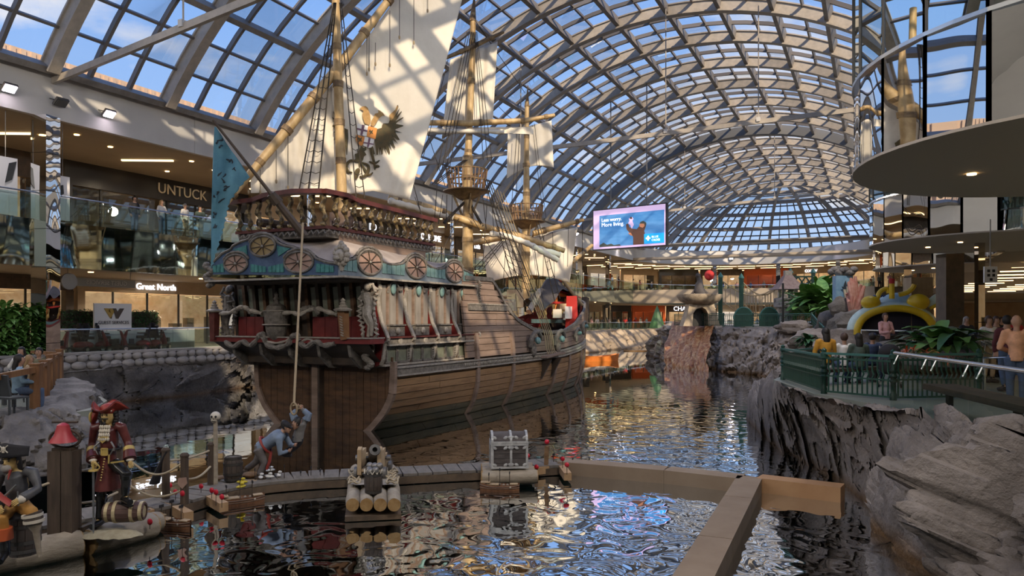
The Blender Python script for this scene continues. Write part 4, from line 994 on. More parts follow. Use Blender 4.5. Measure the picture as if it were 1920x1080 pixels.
# ---------------- stern and side roof with scalloped fascia and round windows
def crop1(x, y, Y): return PY(380+x/3.857, 420+y/3.857, Y)
RY = 17.9; RX = -14.35
st = [(60, 365), (75, 300), (92, 272), (150, 215), (215, 183), (228, 160), (290, 128), (340, 112), (362, 85), (400, 72), (440, 64), (480, 72), (515, 92), (560, 140), (610, 160), (650, 165), (690, 180), (740, 188), (790, 212), (835, 252), (900, 275), (985, 290), (990, 372)]
w3 = [crop1(x, y, RY) for x, y in st]; ctr = V((0, RY, 0))
MB().prism([(p.x, p.z) for p in w3], (0, RY, 0), (1, 0, 0), (0, 0, 1), .10).build('stern_fascia', 'blue_panel', ship)
b = MB(); b.tube([p+V((0, -.06, 0)) for p in w3[1:-1]], .045, 6); b.build('fascia_moulding', 'carving', ship, smooth=True)
def wheel(c, rx, rz, n, mat, par, nrm='y', spokes=8):
    w = thing('round_window'); w.parent = par; w.matrix_parent_inverse = Matrix.Translation(-V(par['_loc'])); w['_loc'] = [0, 0, 0]
    U = V((1, 0, 0)) if nrm == 'y' else V((0, 1, 0)); o = V((0, -1, 0)) if nrm == 'y' else V((1, 0, 0))
    b = MB(); k = 28; b.prism([(rx*math.cos(2*math.pi*i/k), rz*math.sin(2*math.pi*i/k)) for i in range(k)], c+o*.06, U, (0, 0, 1), .04); b.build('window_disc', mat, w)
    b = MB(); b.tube([c+o*.09+U*((rx+.02)*math.cos(2*math.pi*i/k))+V((0, 0, (rz+.02)*math.sin(2*math.pi*i/k))) for i in range(k+1)], .038, 6); b.build('window_ring', 'carving', w, smooth=True)
    for i in range(spokes//2):
        a = math.pi*i/(spokes//2)+.15; d_ = U*(rx*math.cos(a))+V((0, 0, rz*math.sin(a))); MB().beam(c+o*.10-d_, c+o*.10+d_, .022, .022, up=o).build('spoke', 'hull_dark', w)
    MB().ell(c+o*.11, .045, 8, 6).build('hub', 'carving_pale', w)
    b = MB(); b.tube([c+o*.07+U*((rx+.10)*math.cos(a))+V((0, 0, (rz+.11)*math.sin(a))) for a in [R(20+140*i/14) for i in range(15)]], [.03+.03*abs(math.sin(i*1.3)) for i in range(15)], 6); b.build('window_hood', 'carving', w, smooth=True)
def rad(x0, x1, Y): return abs(crop1(x1, 0, Y).x-crop1(x0, 0, Y).x)/2
wheel(crop1(448, 163, RY), rad(360, 535, RY), .30, 8, 'ochre_window', ship)
wheel(crop1(254, 288, RY), rad(172, 332, RY), .27, 8, 'pink_window', ship)
wheel(crop1(708, 277, RY), rad(608, 808, RY), .30, 8, 'pink_window', ship)
def sheet(name, pts, Y, mat, dy=-.065, f=crop1):
    q = [f(x, y, Y) for x, y in pts]; MB().prism([(p.x, p.z) for p in q], (0, Y+dy, 0), (1, 0, 0), (0, 0, 1), .03).build(name, mat, ship)
for pts in ([(235, 185), (330, 155), (335, 235), (290, 215)], [(548, 158), (600, 170), (645, 178), (590, 215), (560, 235)]): sheet('fascia_panel', pts, RY, 'teal')
def louvre(x0, x1, yt0, yt1, yb, n, Y):
    for i in range(n):
        a, c = lerp(x0, x1, i/n)+2, lerp(x0, x1, (i+1)/n)-2
        sheet('fascia_panel', [(a, lerp(yt0, yt1, i/n)), (c, lerp(yt0, yt1, (i+1)/n)), (c, yb), (a, yb)], Y, 'teal')
louvre(85, 168, 305, 285, 350, 3, RY); louvre(358, 470, 290, 310, 350, 4, RY); louvre(485, 600, 310, 285, 350, 4, RY); louvre(830, 960, 285, 305, 350, 4, RY)
# side fascia on the plane x = RX: pixels of the second crop
def crop2(x, y): return PX(620+x/4.5, RX, py=460+y/4.5)
sd = [(75, 240), (78, 140), (130, 118), (185, 110), (225, 70), (290, 48), (345, 52), (390, 85), (430, 135), (480, 155), (540, 158), (590, 150), (625, 120), (660, 98), (705, 92), (750, 105), (790, 145), (840, 180), (890, 195), (935, 190), (970, 160), (1010, 140), (1050, 142), (1085, 175), (1120, 205), (1160, 225), (1192, 235), (1205, 328)]
w4 = [crop2(x, y) for x, y in sd]
w4[0].z = w4[-1].z = 2.78
for q in w4[1:-1]: q.z -= .02
MB().prism([(p.y, p.z) for p in w4], (RX, 0, 0), (0, 1, 0), (0, 0, 1), .10).build('side_fascia', 'slate_panel', ship)
b = MB(); b.tube([p+V((.06, 0, 0)) for p in w4[1:-1]], .04, 6); b.build('fascia_moulding', 'carving', ship, smooth=True)
for cx, cy, hw_, hh in ((312, 143, 98, .36), (706, 185, 82, .36), (1030, 225, 70, .35)):
    c = crop2(cx, cy); a = crop2(cx-hw_, cy); e = crop2(cx+hw_, cy); wheel(c, abs(e.y-a.y)/2, hh, 8, 'pink_window', ship, 'x')
def side_lv(x0, x1, t0, t1, b0, b1, n):
    for i in range(n):
        a, c = lerp(x0, x1, i/n), lerp(x0, x1, (i+1)/n); q = [crop2(a+3, lerp(t0, t1, i/n)), crop2(c-3, lerp(t0, t1, (i+1)/n)), crop2(c-3, lerp(b0, b1, (i+1)/n)), crop2(a+3, lerp(b0, b1, i/n))]
        MB().prism([(p.y, p.z) for p in q], (RX+.065, 0, 0), (0, 1, 0), (0, 0, 1), .03).build('fascia_panel', 'teal_pale', ship)
side_lv(78, 210, 140, 125, 210, 225, 3); side_lv(420, 612, 150, 165, 235, 255, 5); side_lv(795, 955, 190, 205, 262, 285, 5); side_lv(1102, 1190, 215, 250, 300, 308, 3)
MB().beam((RX+.1, RY-.1, 2.76), (RX+.1, 25.95, 2.80), .34, .06).build('eave_moulding', 'carving_pale', ship)
MB().beam((-19.8, RY-.1, 2.74), (RX+.27, RY-.1, 2.76), .30, .06).build('eave_moulding', 'carving_pale', ship)
MB().prism([(-19.7, RY), (RX, RY), (RX, 25.9), (-19.7, 25.9)], (0, 0, 0), (1, 0, 0), (0, 1, 0), 2.66, 2.74).build('eave_soffit', 'hull_dark', ship)
# canvas like roof skirts
def topat(tab, x): return interp(tab, x)
t3 = [(p.x, p.z) for p in w3[1:-1]]; t4 = [(p.y, p.z) for p in w4[1:-1]]
PX0, PX1, PY0, PY1 = -18.9, -15.15, 18.75, 24.3
b = MB(); b.grid(lambda u, v: V((lerp(lerp(-19.6, RX, u), lerp(PX0, PX1, u), v), lerp(RY+.0, PY0, v), lerp(topat(t3, lerp(-19.6, RX, u))+.05, 3.98, v**.9))), 60, 8); b.build('stern_roof', 'roof_canvas', ship, smooth=True, ang=60)
b = MB(); b.grid(lambda u, v: V((lerp(RX, PX1, v), lerp(lerp(RY, 25.9, u), lerp(PY0, 26.2, u), v), lerp(topat(t4, lerp(RY+.02, 25.9, u))+.05, lerp(3.98, 3.55, u), v**.9))), 80, 8); b.build('side_roof', 'roof_canvas', ship, smooth=True, ang=60)
# lion mask at the corner
b = MB(); c = PX(628, RX+.1, py=478); c.y = RY-.12; c.x = RX+.08
for i in range(11): a = 2*math.pi*i/11; b.ell(c+V((.22*math.cos(a), -.02, .26*math.sin(a)+.02)), (.10, .10, .10), 7, 5)
b.ell(c+V((0, -.08, 0)), (.17, .16, .2), 10, 8); b.ell(c+V((.01, -.24, -.08)), (.08, .09, .07), 8, 6); b.ell(c+V((0, -.02, .36)), (.1, .08, .1), 7, 5)
for s_ in (-1, 1): b.ell(c+V((s_*.07, -.22, .05)), (.03, .03, .03), 6, 5); b.ell(c+V((s_*.16, -.05, .2)), (.06, .05, .07), 6, 5)
b.tube([c+V((0, 0, -.2)), c+V((0, 0, -.45))], [.12, .05], 6)
b.build('lion_mask', 'carving_pale', ship, smooth=True)
b = MB()
for k in range(14): a = k*.9; b.ell(V((-19.85+.16*math.sin(a), RY-.02, 2.6+k*.055)), (.13, .10, .09), 7, 5)
b.build('corner_foliage', 'carving', ship, smooth=True)
# ---------------- poop
ZP = 4.38
MB().box(((PX0+PX1)/2, (PY0+PY1)/2-.2, 4.0), (PX1-PX0-.1, PY1-PY0-.5, .7)).build('poop_block', 'hull_wood_up', ship)
MB().prism([(PX0-.0, 18.1), (PX1+.0, 18.1), (PX1+.05, 24.4), (PX0-.05, 24.4)], (0, 0, 0), (1, 0, 0), (0, 1, 0), ZP-.10, ZP).build('poop_cornice', 'rail_red', ship)
MB().prism([(PX0+.06, 18.2), (PX1-.06, 18.2), (PX1-.02, 24.3), (PX0, 24.3)], (0, 0, 0), (1, 0, 0), (0, 1, 0), ZP-.34, ZP-.10).build('poop_frieze', 'carving', ship)
b = MB()
for i in range(26): y = lerp(18.3, 24.2, i/25); b.tube([(PX1, y, ZP-.14), (PX1+.05, y+.11, ZP-.26), (PX1, y+.22, ZP-.14)], .035, 5)
for i in range(16): x = lerp(PX0+.1, PX1-.1, i/15); b.tube([(x, 18.14, ZP-.14), (x+.11, 18.09, ZP-.26), (x+.22, 18.14, ZP-.14)], .035, 5)
b.build('frieze_swags', 'carving', ship, kind='stuff')
def rail(pts, w=.26, h=.10, mat='rail_red', nm='poop_rail'):
    b = MB()
    for a, c in zip(pts, pts[1:]): b.beam(a, c, w, h)
    b.build(nm, mat, ship)
zr = ZP+1.0
rail([V((PX0-.1, 18.05, zr-.08)), V((PX0+.9, 18.05, zr-.06)), V((PX0+1.5, 18.05, zr+.06)), V((PX0+2.6, 18.05, zr+.10)), V((PX1+.02, 18.05, zr+.02))], .34, .14)
rail([V((PX1, 17.95, zr+.02)), V((PX1, 19.0, zr+.04)), V((PX1, 19.6, zr-.05)), V((PX1, 24.4, zr-.12))], .30, .14)
bl_ = MB(); bl_.tube(bez([(0, 0, .0), (.06, 0, .12), (.10, 0, .28), (.02, 0, .45), (-.03, 0, .6), (.05, 0, .78), (.0, 0, .92)], 5), [.09, .10, .11, .10, .06, .055, .07, .085, .09, .085, .07, .06, .055, .05, .06, .075, .09, .10, .11, .10, .09, .08, .075, .07, .07, .075, .08, .09, .10, .11, .12][:31], 8)
blm = bl_.mesh('baluster', True); blm.materials.append(MC['gilt_dark'])
for i in range(9): piece('baluster', blm, None, ship, (lerp(PX0+.12, PX1-.12, i/8), 18.12, ZP), 0)
for i in range(13): piece('baluster', blm, None, ship, (PX1-.03, lerp(18.6, 24.2, i/12), ZP), R(90))
b = MB(); b.tube([(PX0+.6, 18.5, ZP+.3), (PX1-1.6, 19, ZP+.12)], .14, 8); b.build('deck_cannon', 'hull_dark', ship, smooth=True)
b = MB(); b.box((-16.2, 20.2, ZP+.5), (1.0, .1, .5)); b.box((-16.2, 20.6, ZP+.2), (1.0, .8, .1)); b.box((-16.6, 20.4, ZP+.2), (.08, .6, .5)); b.box((-15.8, 20.4, ZP+.2), (.08, .6, .5)); b.build('deck_bench', 'hull_wood_up', ship)
# ensign staff and flag
fs_ = thing('stern_flag', 'pale blue torn pennant with dark creatures on a slanting wooden staff over the stern', 'flag', PY(566, 425, 18.3))
top, bot = P(399, 225, 20.3), P(570, 442, 21.9)
MB().tube([bot, bot.lerp(top, .35), bot.lerp(top, .40), top], [.13, .10, .055, .035], 8).build('staff', 'wood_dark', fs_)
MB().tube([bot.lerp(top, .30), bot.lerp(top, .38)], [.17, .13], 8).build('staff_socket', 'hull_dark', fs_)
M('wood_red', (.06, .02, .015), .5)
fl = [(402, 238), (470, 330), (432, 378), (420, 420), (410, 458), (401, 480), (397, 503), (396, 430), (397, 340)]
def flagp(x, y, o=0):
    d = 20.35+(x-398)*.0085+.10*math.sin((x-398)*.14+y*.018)+.05*math.sin(y*.05); return P(x, y, d+o)
def in_rows(tabL, tabR, y): return interp(tabL, y), interp(tabR, y)
tl = [(238, 402), (300, 399), (400, 396), (503, 396)]; tr_ = [(238, 404), (332, 468), (350, 450), (378, 430), (420, 421), (458, 411), (480, 403), (503, 398)]
def flg(u, v):
    y = lerp(238, 503, v); a, c = in_rows(tl, tr_, y); c += 2.0*math.sin(y*.55)*(v > .35); return flagp(lerp(a, c, u), y)
g = MB(); g.grid(flg, 16, 60); fo = g.build('flag_cloth', 'flag_blue', fs_, smooth=True, ang=180); sm = fo.modifiers.new('s', 'SOLIDIFY'); sm.thickness = .015
def beast(cx, cy, s_, k):
    b = MB(); rr = random.Random(k)
    for _ in range(3):
        x0, y0 = cx+rr.uniform(-s_, s_)*.5, cy+rr.uniform(-s_, s_); pts = [(x0, y0)]
        for j in range(3): pts.append((pts[-1][0]+rr.uniform(-.5, .7)*s_, pts[-1][1]+rr.uniform(-.6, .6)*s_))
        pts = [(min(max(x, 401), 400+max(6, (interp(tr_, y)-402))), y) for x, y in pts]
        b.tube([flagp(x, y, -.03) for x, y in [(q.x, q.y) for q in bez([V((x, y, 0)) for x, y in pts], 4)]], [.008+.014*math.sin(math.pi*j/12) for j in range(13)], 5)
    b.build('flag_drawing', 'ink', fs_)
for i, (x, y, s_) in enumerate([(409, 268, 9), (432, 312, 10), (414, 330, 8), (422, 350, 8), (408, 372, 9), (404, 400, 7), (405, 425, 7)]): beast(x, y, s_, i+3)
b = MB()
def ring(pts, r=.012): b.tube([flagp(x, y, -.03) for x, y in pts], r, 4)
# ---------------- masts
def mast(pts, rr, mat='bamboo', bands=(), nm='mast'):
    m = MB().tube(pts, rr, 14).build(nm, mat, ship, smooth=True)
    for f in bands:
        i = min(int(f*(len(pts)-1)), len(pts)-2); q = pts[i].lerp(pts[i+1], f*(len(pts)-1)-i); r_ = lerp(rr[i], rr[i+1], .5)*1.14
        MB().tube([q-V((0, 0, .11)), q+V((0, 0, .11))], r_, 12).build('mast_band', 'bamboo_dark', m)
    return m
DM, DN, DF = 25.5, 34.7, 40.8
mz = [P(645, 500, DM), P(640, 330, DM), P(633, 130, DM), P(628, -60, DM)]
mast(mz, [.20, .17, .15, .13], bands=(.2, .38, .5, .62, .74))
mn = [P(876, 590, DN), P(877, 450, DN), P(877, 350, DN)]; mast(mn, [.27, .25, .23], 'bamboo', (.3, .5, .72, .9))
mast([P(876, 365, DN), P(877, 300, DN), P(878, 285, DN), P(885, 120, DN), P(887, 25, DN)], [.26, .26, .17, .15, .13], 'bamboo', (.12, .3, .5, .7, .86))
MB().tube([P(886, 40, DN), P(889, 0, DN), P(889, -25, DN)], [.17, .05, .03], 8).build('mast_head', 'bamboo_dark', ship)
mast([P(986, 560, DF), P(986, 420, DF), P(987, 380, DF), P(987, 300, DF), P(988, 190, DF)], [.22, .22, .2, .15, .12], 'bamboo', (.15, .35, .55, .72, .85))
MB().tube([P(988, 200, DF), P(989, 178, DF), P(990, 160, DF)], [.15, .06, .02], 8).build('mast_head', 'bamboo_dark', ship)
def nest(c, r, h, nb=26):
    n = thing('crows_nest'); n.parent = ship; n.matrix_parent_inverse = Matrix.Translation(-V(ship['_loc'])); n['_loc'] = [0, 0, 0]
    MB().lathe(c, [(.3, -.42), (r*.55, -.30), (r*.95, -.06), (r*1.18, -.04), (r*1.18, .0), (r*.9, .02), (.2, .02)], 24).build('nest_floor', 'bamboo_dark', n)
    for z, rr in ((.5*h, .96), (h, 1.04)):
        b = MB(); b.tube([c+V((r*rr*math.cos(a), r*rr*math.sin(a), z)) for a in [2*math.pi*i/24 for i in range(25)]], .035, 6); b.build('nest_rail', 'bamboo_dark', n)
    bm_ = MB().beam((r*.88, 0, 0), (r*1.04, 0, h), .06, .035, up=(0, 1, 0)).mesh('slat'); bm_.materials.append(MC['slat_wood'])
    for i in range(nb): piece('nest_slat', bm_, None, n, c, 2*math.pi*i/nb)
    for i in range(4): a = .8+i*1.57; MB().beam(c+V((.22*math.cos(a), .22*math.sin(a), -1.15)), c+V((r*.7*math.cos(a), r*.7*math.sin(a), -.2)), .07, .09).build('nest_brace', 'bamboo_dark', n)
    return n
M('slat_wood', (.20, .11, .055), .6, 0, (.34, .20, .10), 4, .2)
nest(P(875, 358, DN), .92, .95, 30); nest(P(987, 415, DF), .88, .85, 26)
# ---------------- yards
def yard(pts, rr, nm='yard', k=5, mat='bamboo'):
    y = MB().tube(pts, rr, 10).build(nm, mat, ship, smooth=True)
    for i in range(k):
        f = (i+.6)/k; j = min(int(f*(len(pts)-1)), len(pts)-2); q = pts[j].lerp(pts[j+1], f*(len(pts)-1)-j); d = (pts[j+1]-pts[j]).normalized(); r_ = lerp(rr[j], rr[j+1], .5)
        MB().tube([q-d*.09, q+d*.09], r_*1.22, 10).build('lashing', 'bamboo_dark', y)
    return y
def sd_(px): return 26.0+(px-640)*.008
yl = [P(405, 403, sd_(405)-.3), P(520, 265, sd_(520)-.3), P(632, 130, sd_(632)-.3), P(735, -8, sd_(735)-.3), P(775, -60, sd_(775)-.3)]
yard(yl, [.10, .16, .18, .13, .09], k=9)
yard([P(835, 109, 34.1), P(885, 88, 34.4), P(944, 60, 34.8)], [.08, .12, .07], k=2, mat='bamboo_dark')
yard([P(788, 230, 34.1), P(880, 231, 34.3), P(985, 226, 34.8), P(1040, 216, 35)], [.12, .14, .12, .09], k=4)
yard([P(728, 370, 33.6), P(800, 388, 34), P(905, 425, 34.5)], [.12, .17, .17], k=4)
yard([P(900, 424, 34.4), P(980, 445, 34.9), P(1058, 470, 35.4)], [.17, .16, .12], k=3)
yard([P(884, 456, 40.2), P(935, 446, 40.4)], [.15, .18], k=1); yard([P(1000, 438, 40.6), P(1050, 424, 40.9), P(1094, 412, 41.1)], [.16, .15, .10], k=3)
yard([P(1072, 492, 47), P(1110, 460, 49)], [.14, .12], nm='bowsprit', k=1)
yard([P(1025, 478, 43), P(1062, 535, 44), P(1092, 572, 44.5)], [.06, .10, .10], nm='bow_spar', k=2, mat='tan_rope')
# ---------------- sails
def sail(name, fn, nu, nv, lab=None, mat='canvas'):
    o = MB().grid(fn, nu, nv).build(name, mat, ship, smooth=True, ang=180, label=lab); m = o.modifiers.new('s', 'SOLIDIFY'); m.thickness = .02; return o
lt_ = [(-60, 775), (-8, 740), (130, 640), (265, 526), (310, 492), (362, 470)]
rt_ = [(-60, 878), (0, 866), (150, 826), (280, 792), (345, 776), (375, 768)]
def bigsail(px, py):
    b_ = .35*math.sin(max(0, min(1, (px-470)/400))*math.pi)*0
    f = .0
    if py > 250 and px > 690: f = .10*math.sin((px-700)*.16+(py-150)*.05)*min(1, (py-250)/80)*min(1, (px-690)/60)
    if px < 625: f += .05*math.sin((px)*.22-(py*.03))
    return P(px, py, sd_(px)+f)
def bs(u, v):
    y0 = -60; u_ = u
    xl = None
    y = lerp(-60, 1, 0)
    # rows run parallel to the sloping foot
    xb = lerp(470, 768, u); yb = interp([(470, 362), (560, 362), (640, 366), (700, 358), (768, 375)], xb)
    # top edge lies on the yard
    xt = lerp(470, 866, u)
    if u < .72: xt = lerp(470, 775, u/.72); yt = interp([(470, 328), (526, 268), (640, 138), (740, 0), (775, -58)], xt)
    else: xt = lerp(775, 882, (u-.72)/.28); yt = -60
    x, y = lerp(xt, xb, v), lerp(yt, yb, v)
    return bigsail(x, y)
sail('lateen_sail', bs, 110, 70)
def quad_sail(name, tl_, tr2, br, bl2, d0, d1, wav=.05, k=9, sag=6, n=36):
    def f(u, v):
        x = lerp(lerp(tl_[0], bl2[0], v), lerp(tr2[0], br[0], v), u); y = lerp(lerp(tl_[1], bl2[1], v), lerp(tr2[1], br[1], v), u)-sag*math.sin(u*math.pi)*(v**3)
        return P(x, y, lerp(d0, d1, u)-.35*math.sin(v*math.pi)*0+wav*math.sin(u*k*math.pi))
    sail(name, f, n, 24)
quad_sail('topsail', (844, 112), (933, 78), (924, 230), (828, 262), 34.9, 35.2, .05, 9, 8)
quad_sail('furled_sail', (790, 240), (1000, 238), (1000, 252), (790, 254), 34.6, 35, .04, 22, 3)
quad_sail('fore_topsail', (952, 246), (1034, 226), (1038, 314), (950, 335), 41.2, 41.5, .05, 8, 12)
quad_sail('fore_sail', (905, 458), (1083, 426), (1068, 530), (914, 530), 41.0, 41.6, .12, 7, 14, 60)
def furl(pts, d0, d1, r, nm='furled_sail'):
    q = bez([P(x, y, lerp(d0, d1, i/(len(pts)-1))) for i, (x, y) in enumerate(pts)], 6)
    MB().tube(q, [r*(.6+.4*abs(math.sin(i*1.1))) for i in range(len(q))], 9).build(nm, 'canvas', ship, smooth=True)
furl([(728, 376), (760, 384), (800, 394), (850, 408)], 33.5, 34.2, .18); furl([(918, 438), (950, 443), (985, 455), (1010, 466), (1050, 478)], 34.2, 35.2, .16)
furl([(1000, 462), (1020, 474), (1046, 488)], 34.6, 35.0, .15)
furl([(793, 244), (840, 246), (900, 246), (945, 248)], 34.0, 34.4, .12)
# eagle emblem on the lateen sail: (pixel outlines of the 640..780 x 180..350 crop, scale 6.35)
def em(x, y, o=-.035): px, py = 640+x/6.35, 180+y/6.35; return P(px, py, sd_(px)+o-.035)
M('eagle_brown', (.055, .05, .025), .85, 0, (.11, .075, .03), 5, 0)
M('eagle_gold', (.30, .17, .06), .85, 0, (.42, .27, .11), 6, 0)
M('em_purple', (.17, .09, .13), .8); M('em_orange', (.60, .24, .06), .8); M('em_white', (.78, .75, .72), .8)
def blot(name, pts, mat, o=-.035, par=ship):
    b = MB(); k = len(pts); b.add([em(x, y, o) for x, y in pts]+[em(x, y, o-.012) for x, y in pts], [tuple(range(k)), tuple(range(2*k-1, k-1, -1))]+[(i, (i+1) % k, k+(i+1) % k, k+i) for i in range(k)]); b.build(name, mat, par)
eg = thing('eagle_emblem'); eg.parent = ship; eg.matrix_parent_inverse = Matrix.Translation(-V(ship['_loc'])); eg['_loc'] = [0, 0, 0]
wing = [(400, 400), (480, 380), (485, 350), (500, 325), (560, 325), (575, 290), (570, 230), (600, 200), (640, 165), (665, 110), (675, 105), (680, 130), (650, 210), (640, 230), (690, 150), (695, 150), (660, 240), (715, 180), (720, 190), (670, 270), (645, 300), (735, 250), (740, 262), (670, 310), (650, 330), (735, 348), (740, 358), (650, 395), (640, 405), (725, 438), (640, 425), (690, 510), (695, 525), (670, 520), (600, 465), (680, 575), (600, 510), (640, 610), (640, 625), (610, 600), (570, 540), (600, 650), (560, 570), (580, 680), (572, 692), (560, 680), (510, 580), (545, 700), (500, 600), (492, 690), (480, 700), (465, 600), (455, 710), (445, 600), (435, 700), (420, 700), (405, 590), (395, 500)]
blot('wing', wing, 'eagle_brown', -.04, eg)
blot('wing', [(240-x*.55+60, y) for x, y in wing], 'eagle_brown', -.04, eg)
blot('wing_shoulder', [(575, 290), (570, 230), (600, 200), (640, 165), (665, 110), (676, 130), (640, 230), (600, 290)], 'eagle_gold', -.055, eg)
for pts in ([(280, 330), (255, 260), (250, 215), (265, 180), (240, 165), (215, 145), (235, 138), (255, 122), (290, 120), (315, 140), (330, 180), (345, 240), (350, 300), (330, 345)],
            [(350, 345), (355, 300), (385, 250), (400, 210), (440, 200), (440, 165), (470, 180), (500, 205), (518, 240), (490, 235), (465, 250), (430, 290), (410, 330), (380, 365)]): blot('eagle_head', pts, 'eagle_gold', -.05, eg)
blot('shield_quarter', [(195, 330), (320, 355), (300, 480), (175, 460)], 'em_white', -.06, eg); blot('shield_quarter', [(320, 355), (428, 385), (405, 515), (300, 480)], 'em_orange', -.06, eg)
blot('shield_quarter', [(175, 460), (280, 490), (268, 560), (240, 595), (205, 575), (172, 520)], 'em_orange', -.06, eg); blot('shield_quarter', [(275, 480), (395, 515), (370, 600), (330, 620), (262, 590)], 'em_white', -.06, eg)
for pts in ([(248, 340), (280, 348), (250, 470), (225, 462)], [(185, 378), (312, 408), (308, 428), (180, 400)], [(325, 495), (350, 505), (325, 612), (305, 605)], [(262, 545), (385, 568), (380, 582), (262, 562)]): blot('shield_cross', pts, 'em_purple', -.075, eg)
for cx, cy in ((355, 430), (222, 520)):
    blot('shield_lion', [(cx-15, cy-35), (cx, cy-15), (cx+25, cy-30), (cx+15, cy), (cx+25, cy+25), (cx, cy+15), (cx-20, cy+35), (cx-12, cy), (cx-28, cy-5)], 'eagle_brown', -.075, eg)
def stroke(pts, r, nm='eagle_tail'): b = MB(); q = bez([em(x, y, -.05) for x, y in pts], 6); b.tube(q, [r*(.35+.65*math.sin(math.pi*(i+.5)/len(q))) for i in range(len(q))], 6); b.build(nm, 'eagle_brown', eg)
blot('eagle_tail', [(235, 590), (270, 620), (290, 600), (300, 640), (275, 660), (300, 700), (270, 720), (260, 760), (240, 790), (215, 870), (205, 790), (180, 770), (150, 790), (170, 740), (160, 690), (195, 680), (190, 640), (215, 650)], 'eagle_brown', -.05, eg)
stroke([(240, 790), (320, 830), (310, 920), (250, 965), (220, 950)], .06); stroke([(240, 800), (280, 880), (330, 940), (375, 910)], .05); stroke([(200, 780), (110, 770), (60, 830), (80, 900), (130, 910)], .06); stroke([(215, 870), (190, 900), (165, 990)], .09)
stroke([(370, 600), (365, 680), (390, 790), (400, 880)], .05, 'eagle_leg'); stroke([(330, 780), (400, 800), (455, 765)], .045, 'eagle_leg'); stroke([(395, 830), (455, 840)], .05, 'eagle_leg')
blot('eagle_leg', [(330, 620), (380, 610), (400, 690), (350, 710)], 'eagle_brown', -.05, eg)
# ---------------- rigging
def rope(a, c, r=.018, mat='tar_rope', sag=0, nm='rope'):
    pts = [a.lerp(c, i/8)-V((0, 0, sag*math.sin(math.pi*i/8))) for i in range(9)] if sag else [a, c]
    return MB().tube(pts, r, 4).build(nm, mat, ship)
def shroud(tops, foots, dT, dFt, nr=12, par=None):
    q = [(P(*t, dT), P(*f, dFt+i*.25)) for i, (t, f) in enumerate(zip(tops, foots))]
    for a, c in q: rope(a, c, .022, nm='shroud')
    b = MB()
    for k in range(1, nr):
        f = (k/nr)**1.0
        for (a, c), (a2, c2) in zip(q, q[1:]):
            p0, p1 = a.lerp(c, f), a2.lerp(c2, f); b.tube([p0, (p0+p1)/2-V((0, 0, .06)), p1], .012, 4)
    b.build('ratlines', 'tar_rope', ship, kind='stuff')
shroud([(626, 5), (628, 5), (630, 5)], [(560, 362), (577, 362), (597, 362)], DM-.7, 24.2, 18)
shroud([(637, 5), (640, 5)], [(668, 372), (684, 372)], DM-.8, 24.0, 16)
for x0, x1 in ((858, 820), (862, 828), (866, 836), (870, 842)): rope(P(x0+18, 60, DN-.3), P(x1, 320, DN-1.2))
for x0, x1 in ((898, 906), (900, 914), (902, 922)): rope(P(x0-8, 60, DN-.3), P(x1, 300, DN-1.2))
shroud([(876, 300), (873, 300), (870, 300)], [(820, 345), (815, 345), (810, 345)], DN-.3, DN-1.5, 2)
shroud([(920, 340), (916, 338), (912, 336), (908, 335)], [(1006, 560), (992, 556), (978, 548), (964, 536)], DN-.7, 33.0, 16)
shroud([(964, 430), (960, 432), (956, 434)], [(905, 505), (897, 505), (889, 503)], DF-.8, 38.0, 10)
shroud([(1010, 415), (1006, 417)], [(1050, 560), (1040, 565)], DF-.6, 40.0, 10)
for a, c in (((985, 175), (885, 30)), ((985, 175), (898, 50))): rope(P(*a, DF), P(*c, DN), .014)
for (x0, y0, x1, y1, d0, d1) in [(975, 232, 966, 395, 40, 40), (969, 250, 958, 400, 40, 40), (998, 235, 1018, 400, 40.5, 40), (1002, 232, 1024, 410, 40.5, 40), (820, 340, 808, 505, 33, 33), (830, 365, 822, 420, 33.5, 33), (838, 365, 836, 430, 33.5, 33), (848, 367, 846, 440, 33.5, 33), (915, 350, 905, 500, 34, 33),
                                (905, 366, 912, 430, 34, 34), (922, 366, 926, 440, 34, 34), (778, 370, 800, 420, 33, 30), (775, 345, 812, 480, 28, 30), (1000, 455, 1024, 600, 40, 38), (1020, 440, 1018, 520, 40, 40), (1036, 435, 1040, 520, 40.6, 40.6), (1066, 425, 1064, 500, 41, 41), (1092, 412, 1092, 560, 41, 44),
                                (948, 470, 943, 535, 39, 39), (960, 460, 970, 590, 39, 37), (880, 400, 1000, 590, 34, 34), (860, 410, 800, 520, 33, 29), (935, 200, 972, 232, 35, 36), (760, 120, 835, 350, 33, 33), (840, 112, 792, 300, 34, 33)]:
    rope(P(x0, y0, d0), P(x1, y1, d1), .016, sag=.05)
rope(P(875, 375, DN), P(832, 418, 33.5), .07, nm='nest_stay'); rope(P(878, 375, DN), P(905, 425, 34.3), .07, nm='nest_stay')
for i in range(7):   # falls hanging along the lateen sail
    x = [466, 488, 518, 540, 712-20, 704, 688][i]; y0 = [330, 318, 262, 250, 60, 80, 60][i]; y1 = [392, 400, 340, 352, 130, 120, 138][i]
    a, c = P(x, y0, sd_(x)-.2), P(x, min(y1, 360), sd_(x)-.2); r_ = rope(a, c, .013); MB().ell(c, (.04, .04, .08), 6, 5).build('toggle', 'tan_rope', ship)
for x, y0, y1 in ((731, 20, 122), (749, 0, 70), (776, 0, 80), (802, -20, 20)): a, c = P(x, y0, sd_(x)-.2), P(x, y1, sd_(x)-.2); rope(a, c, .013); MB().ell(c, (.04, .04, .08), 6, 5).build('toggle', 'tan_rope', ship)
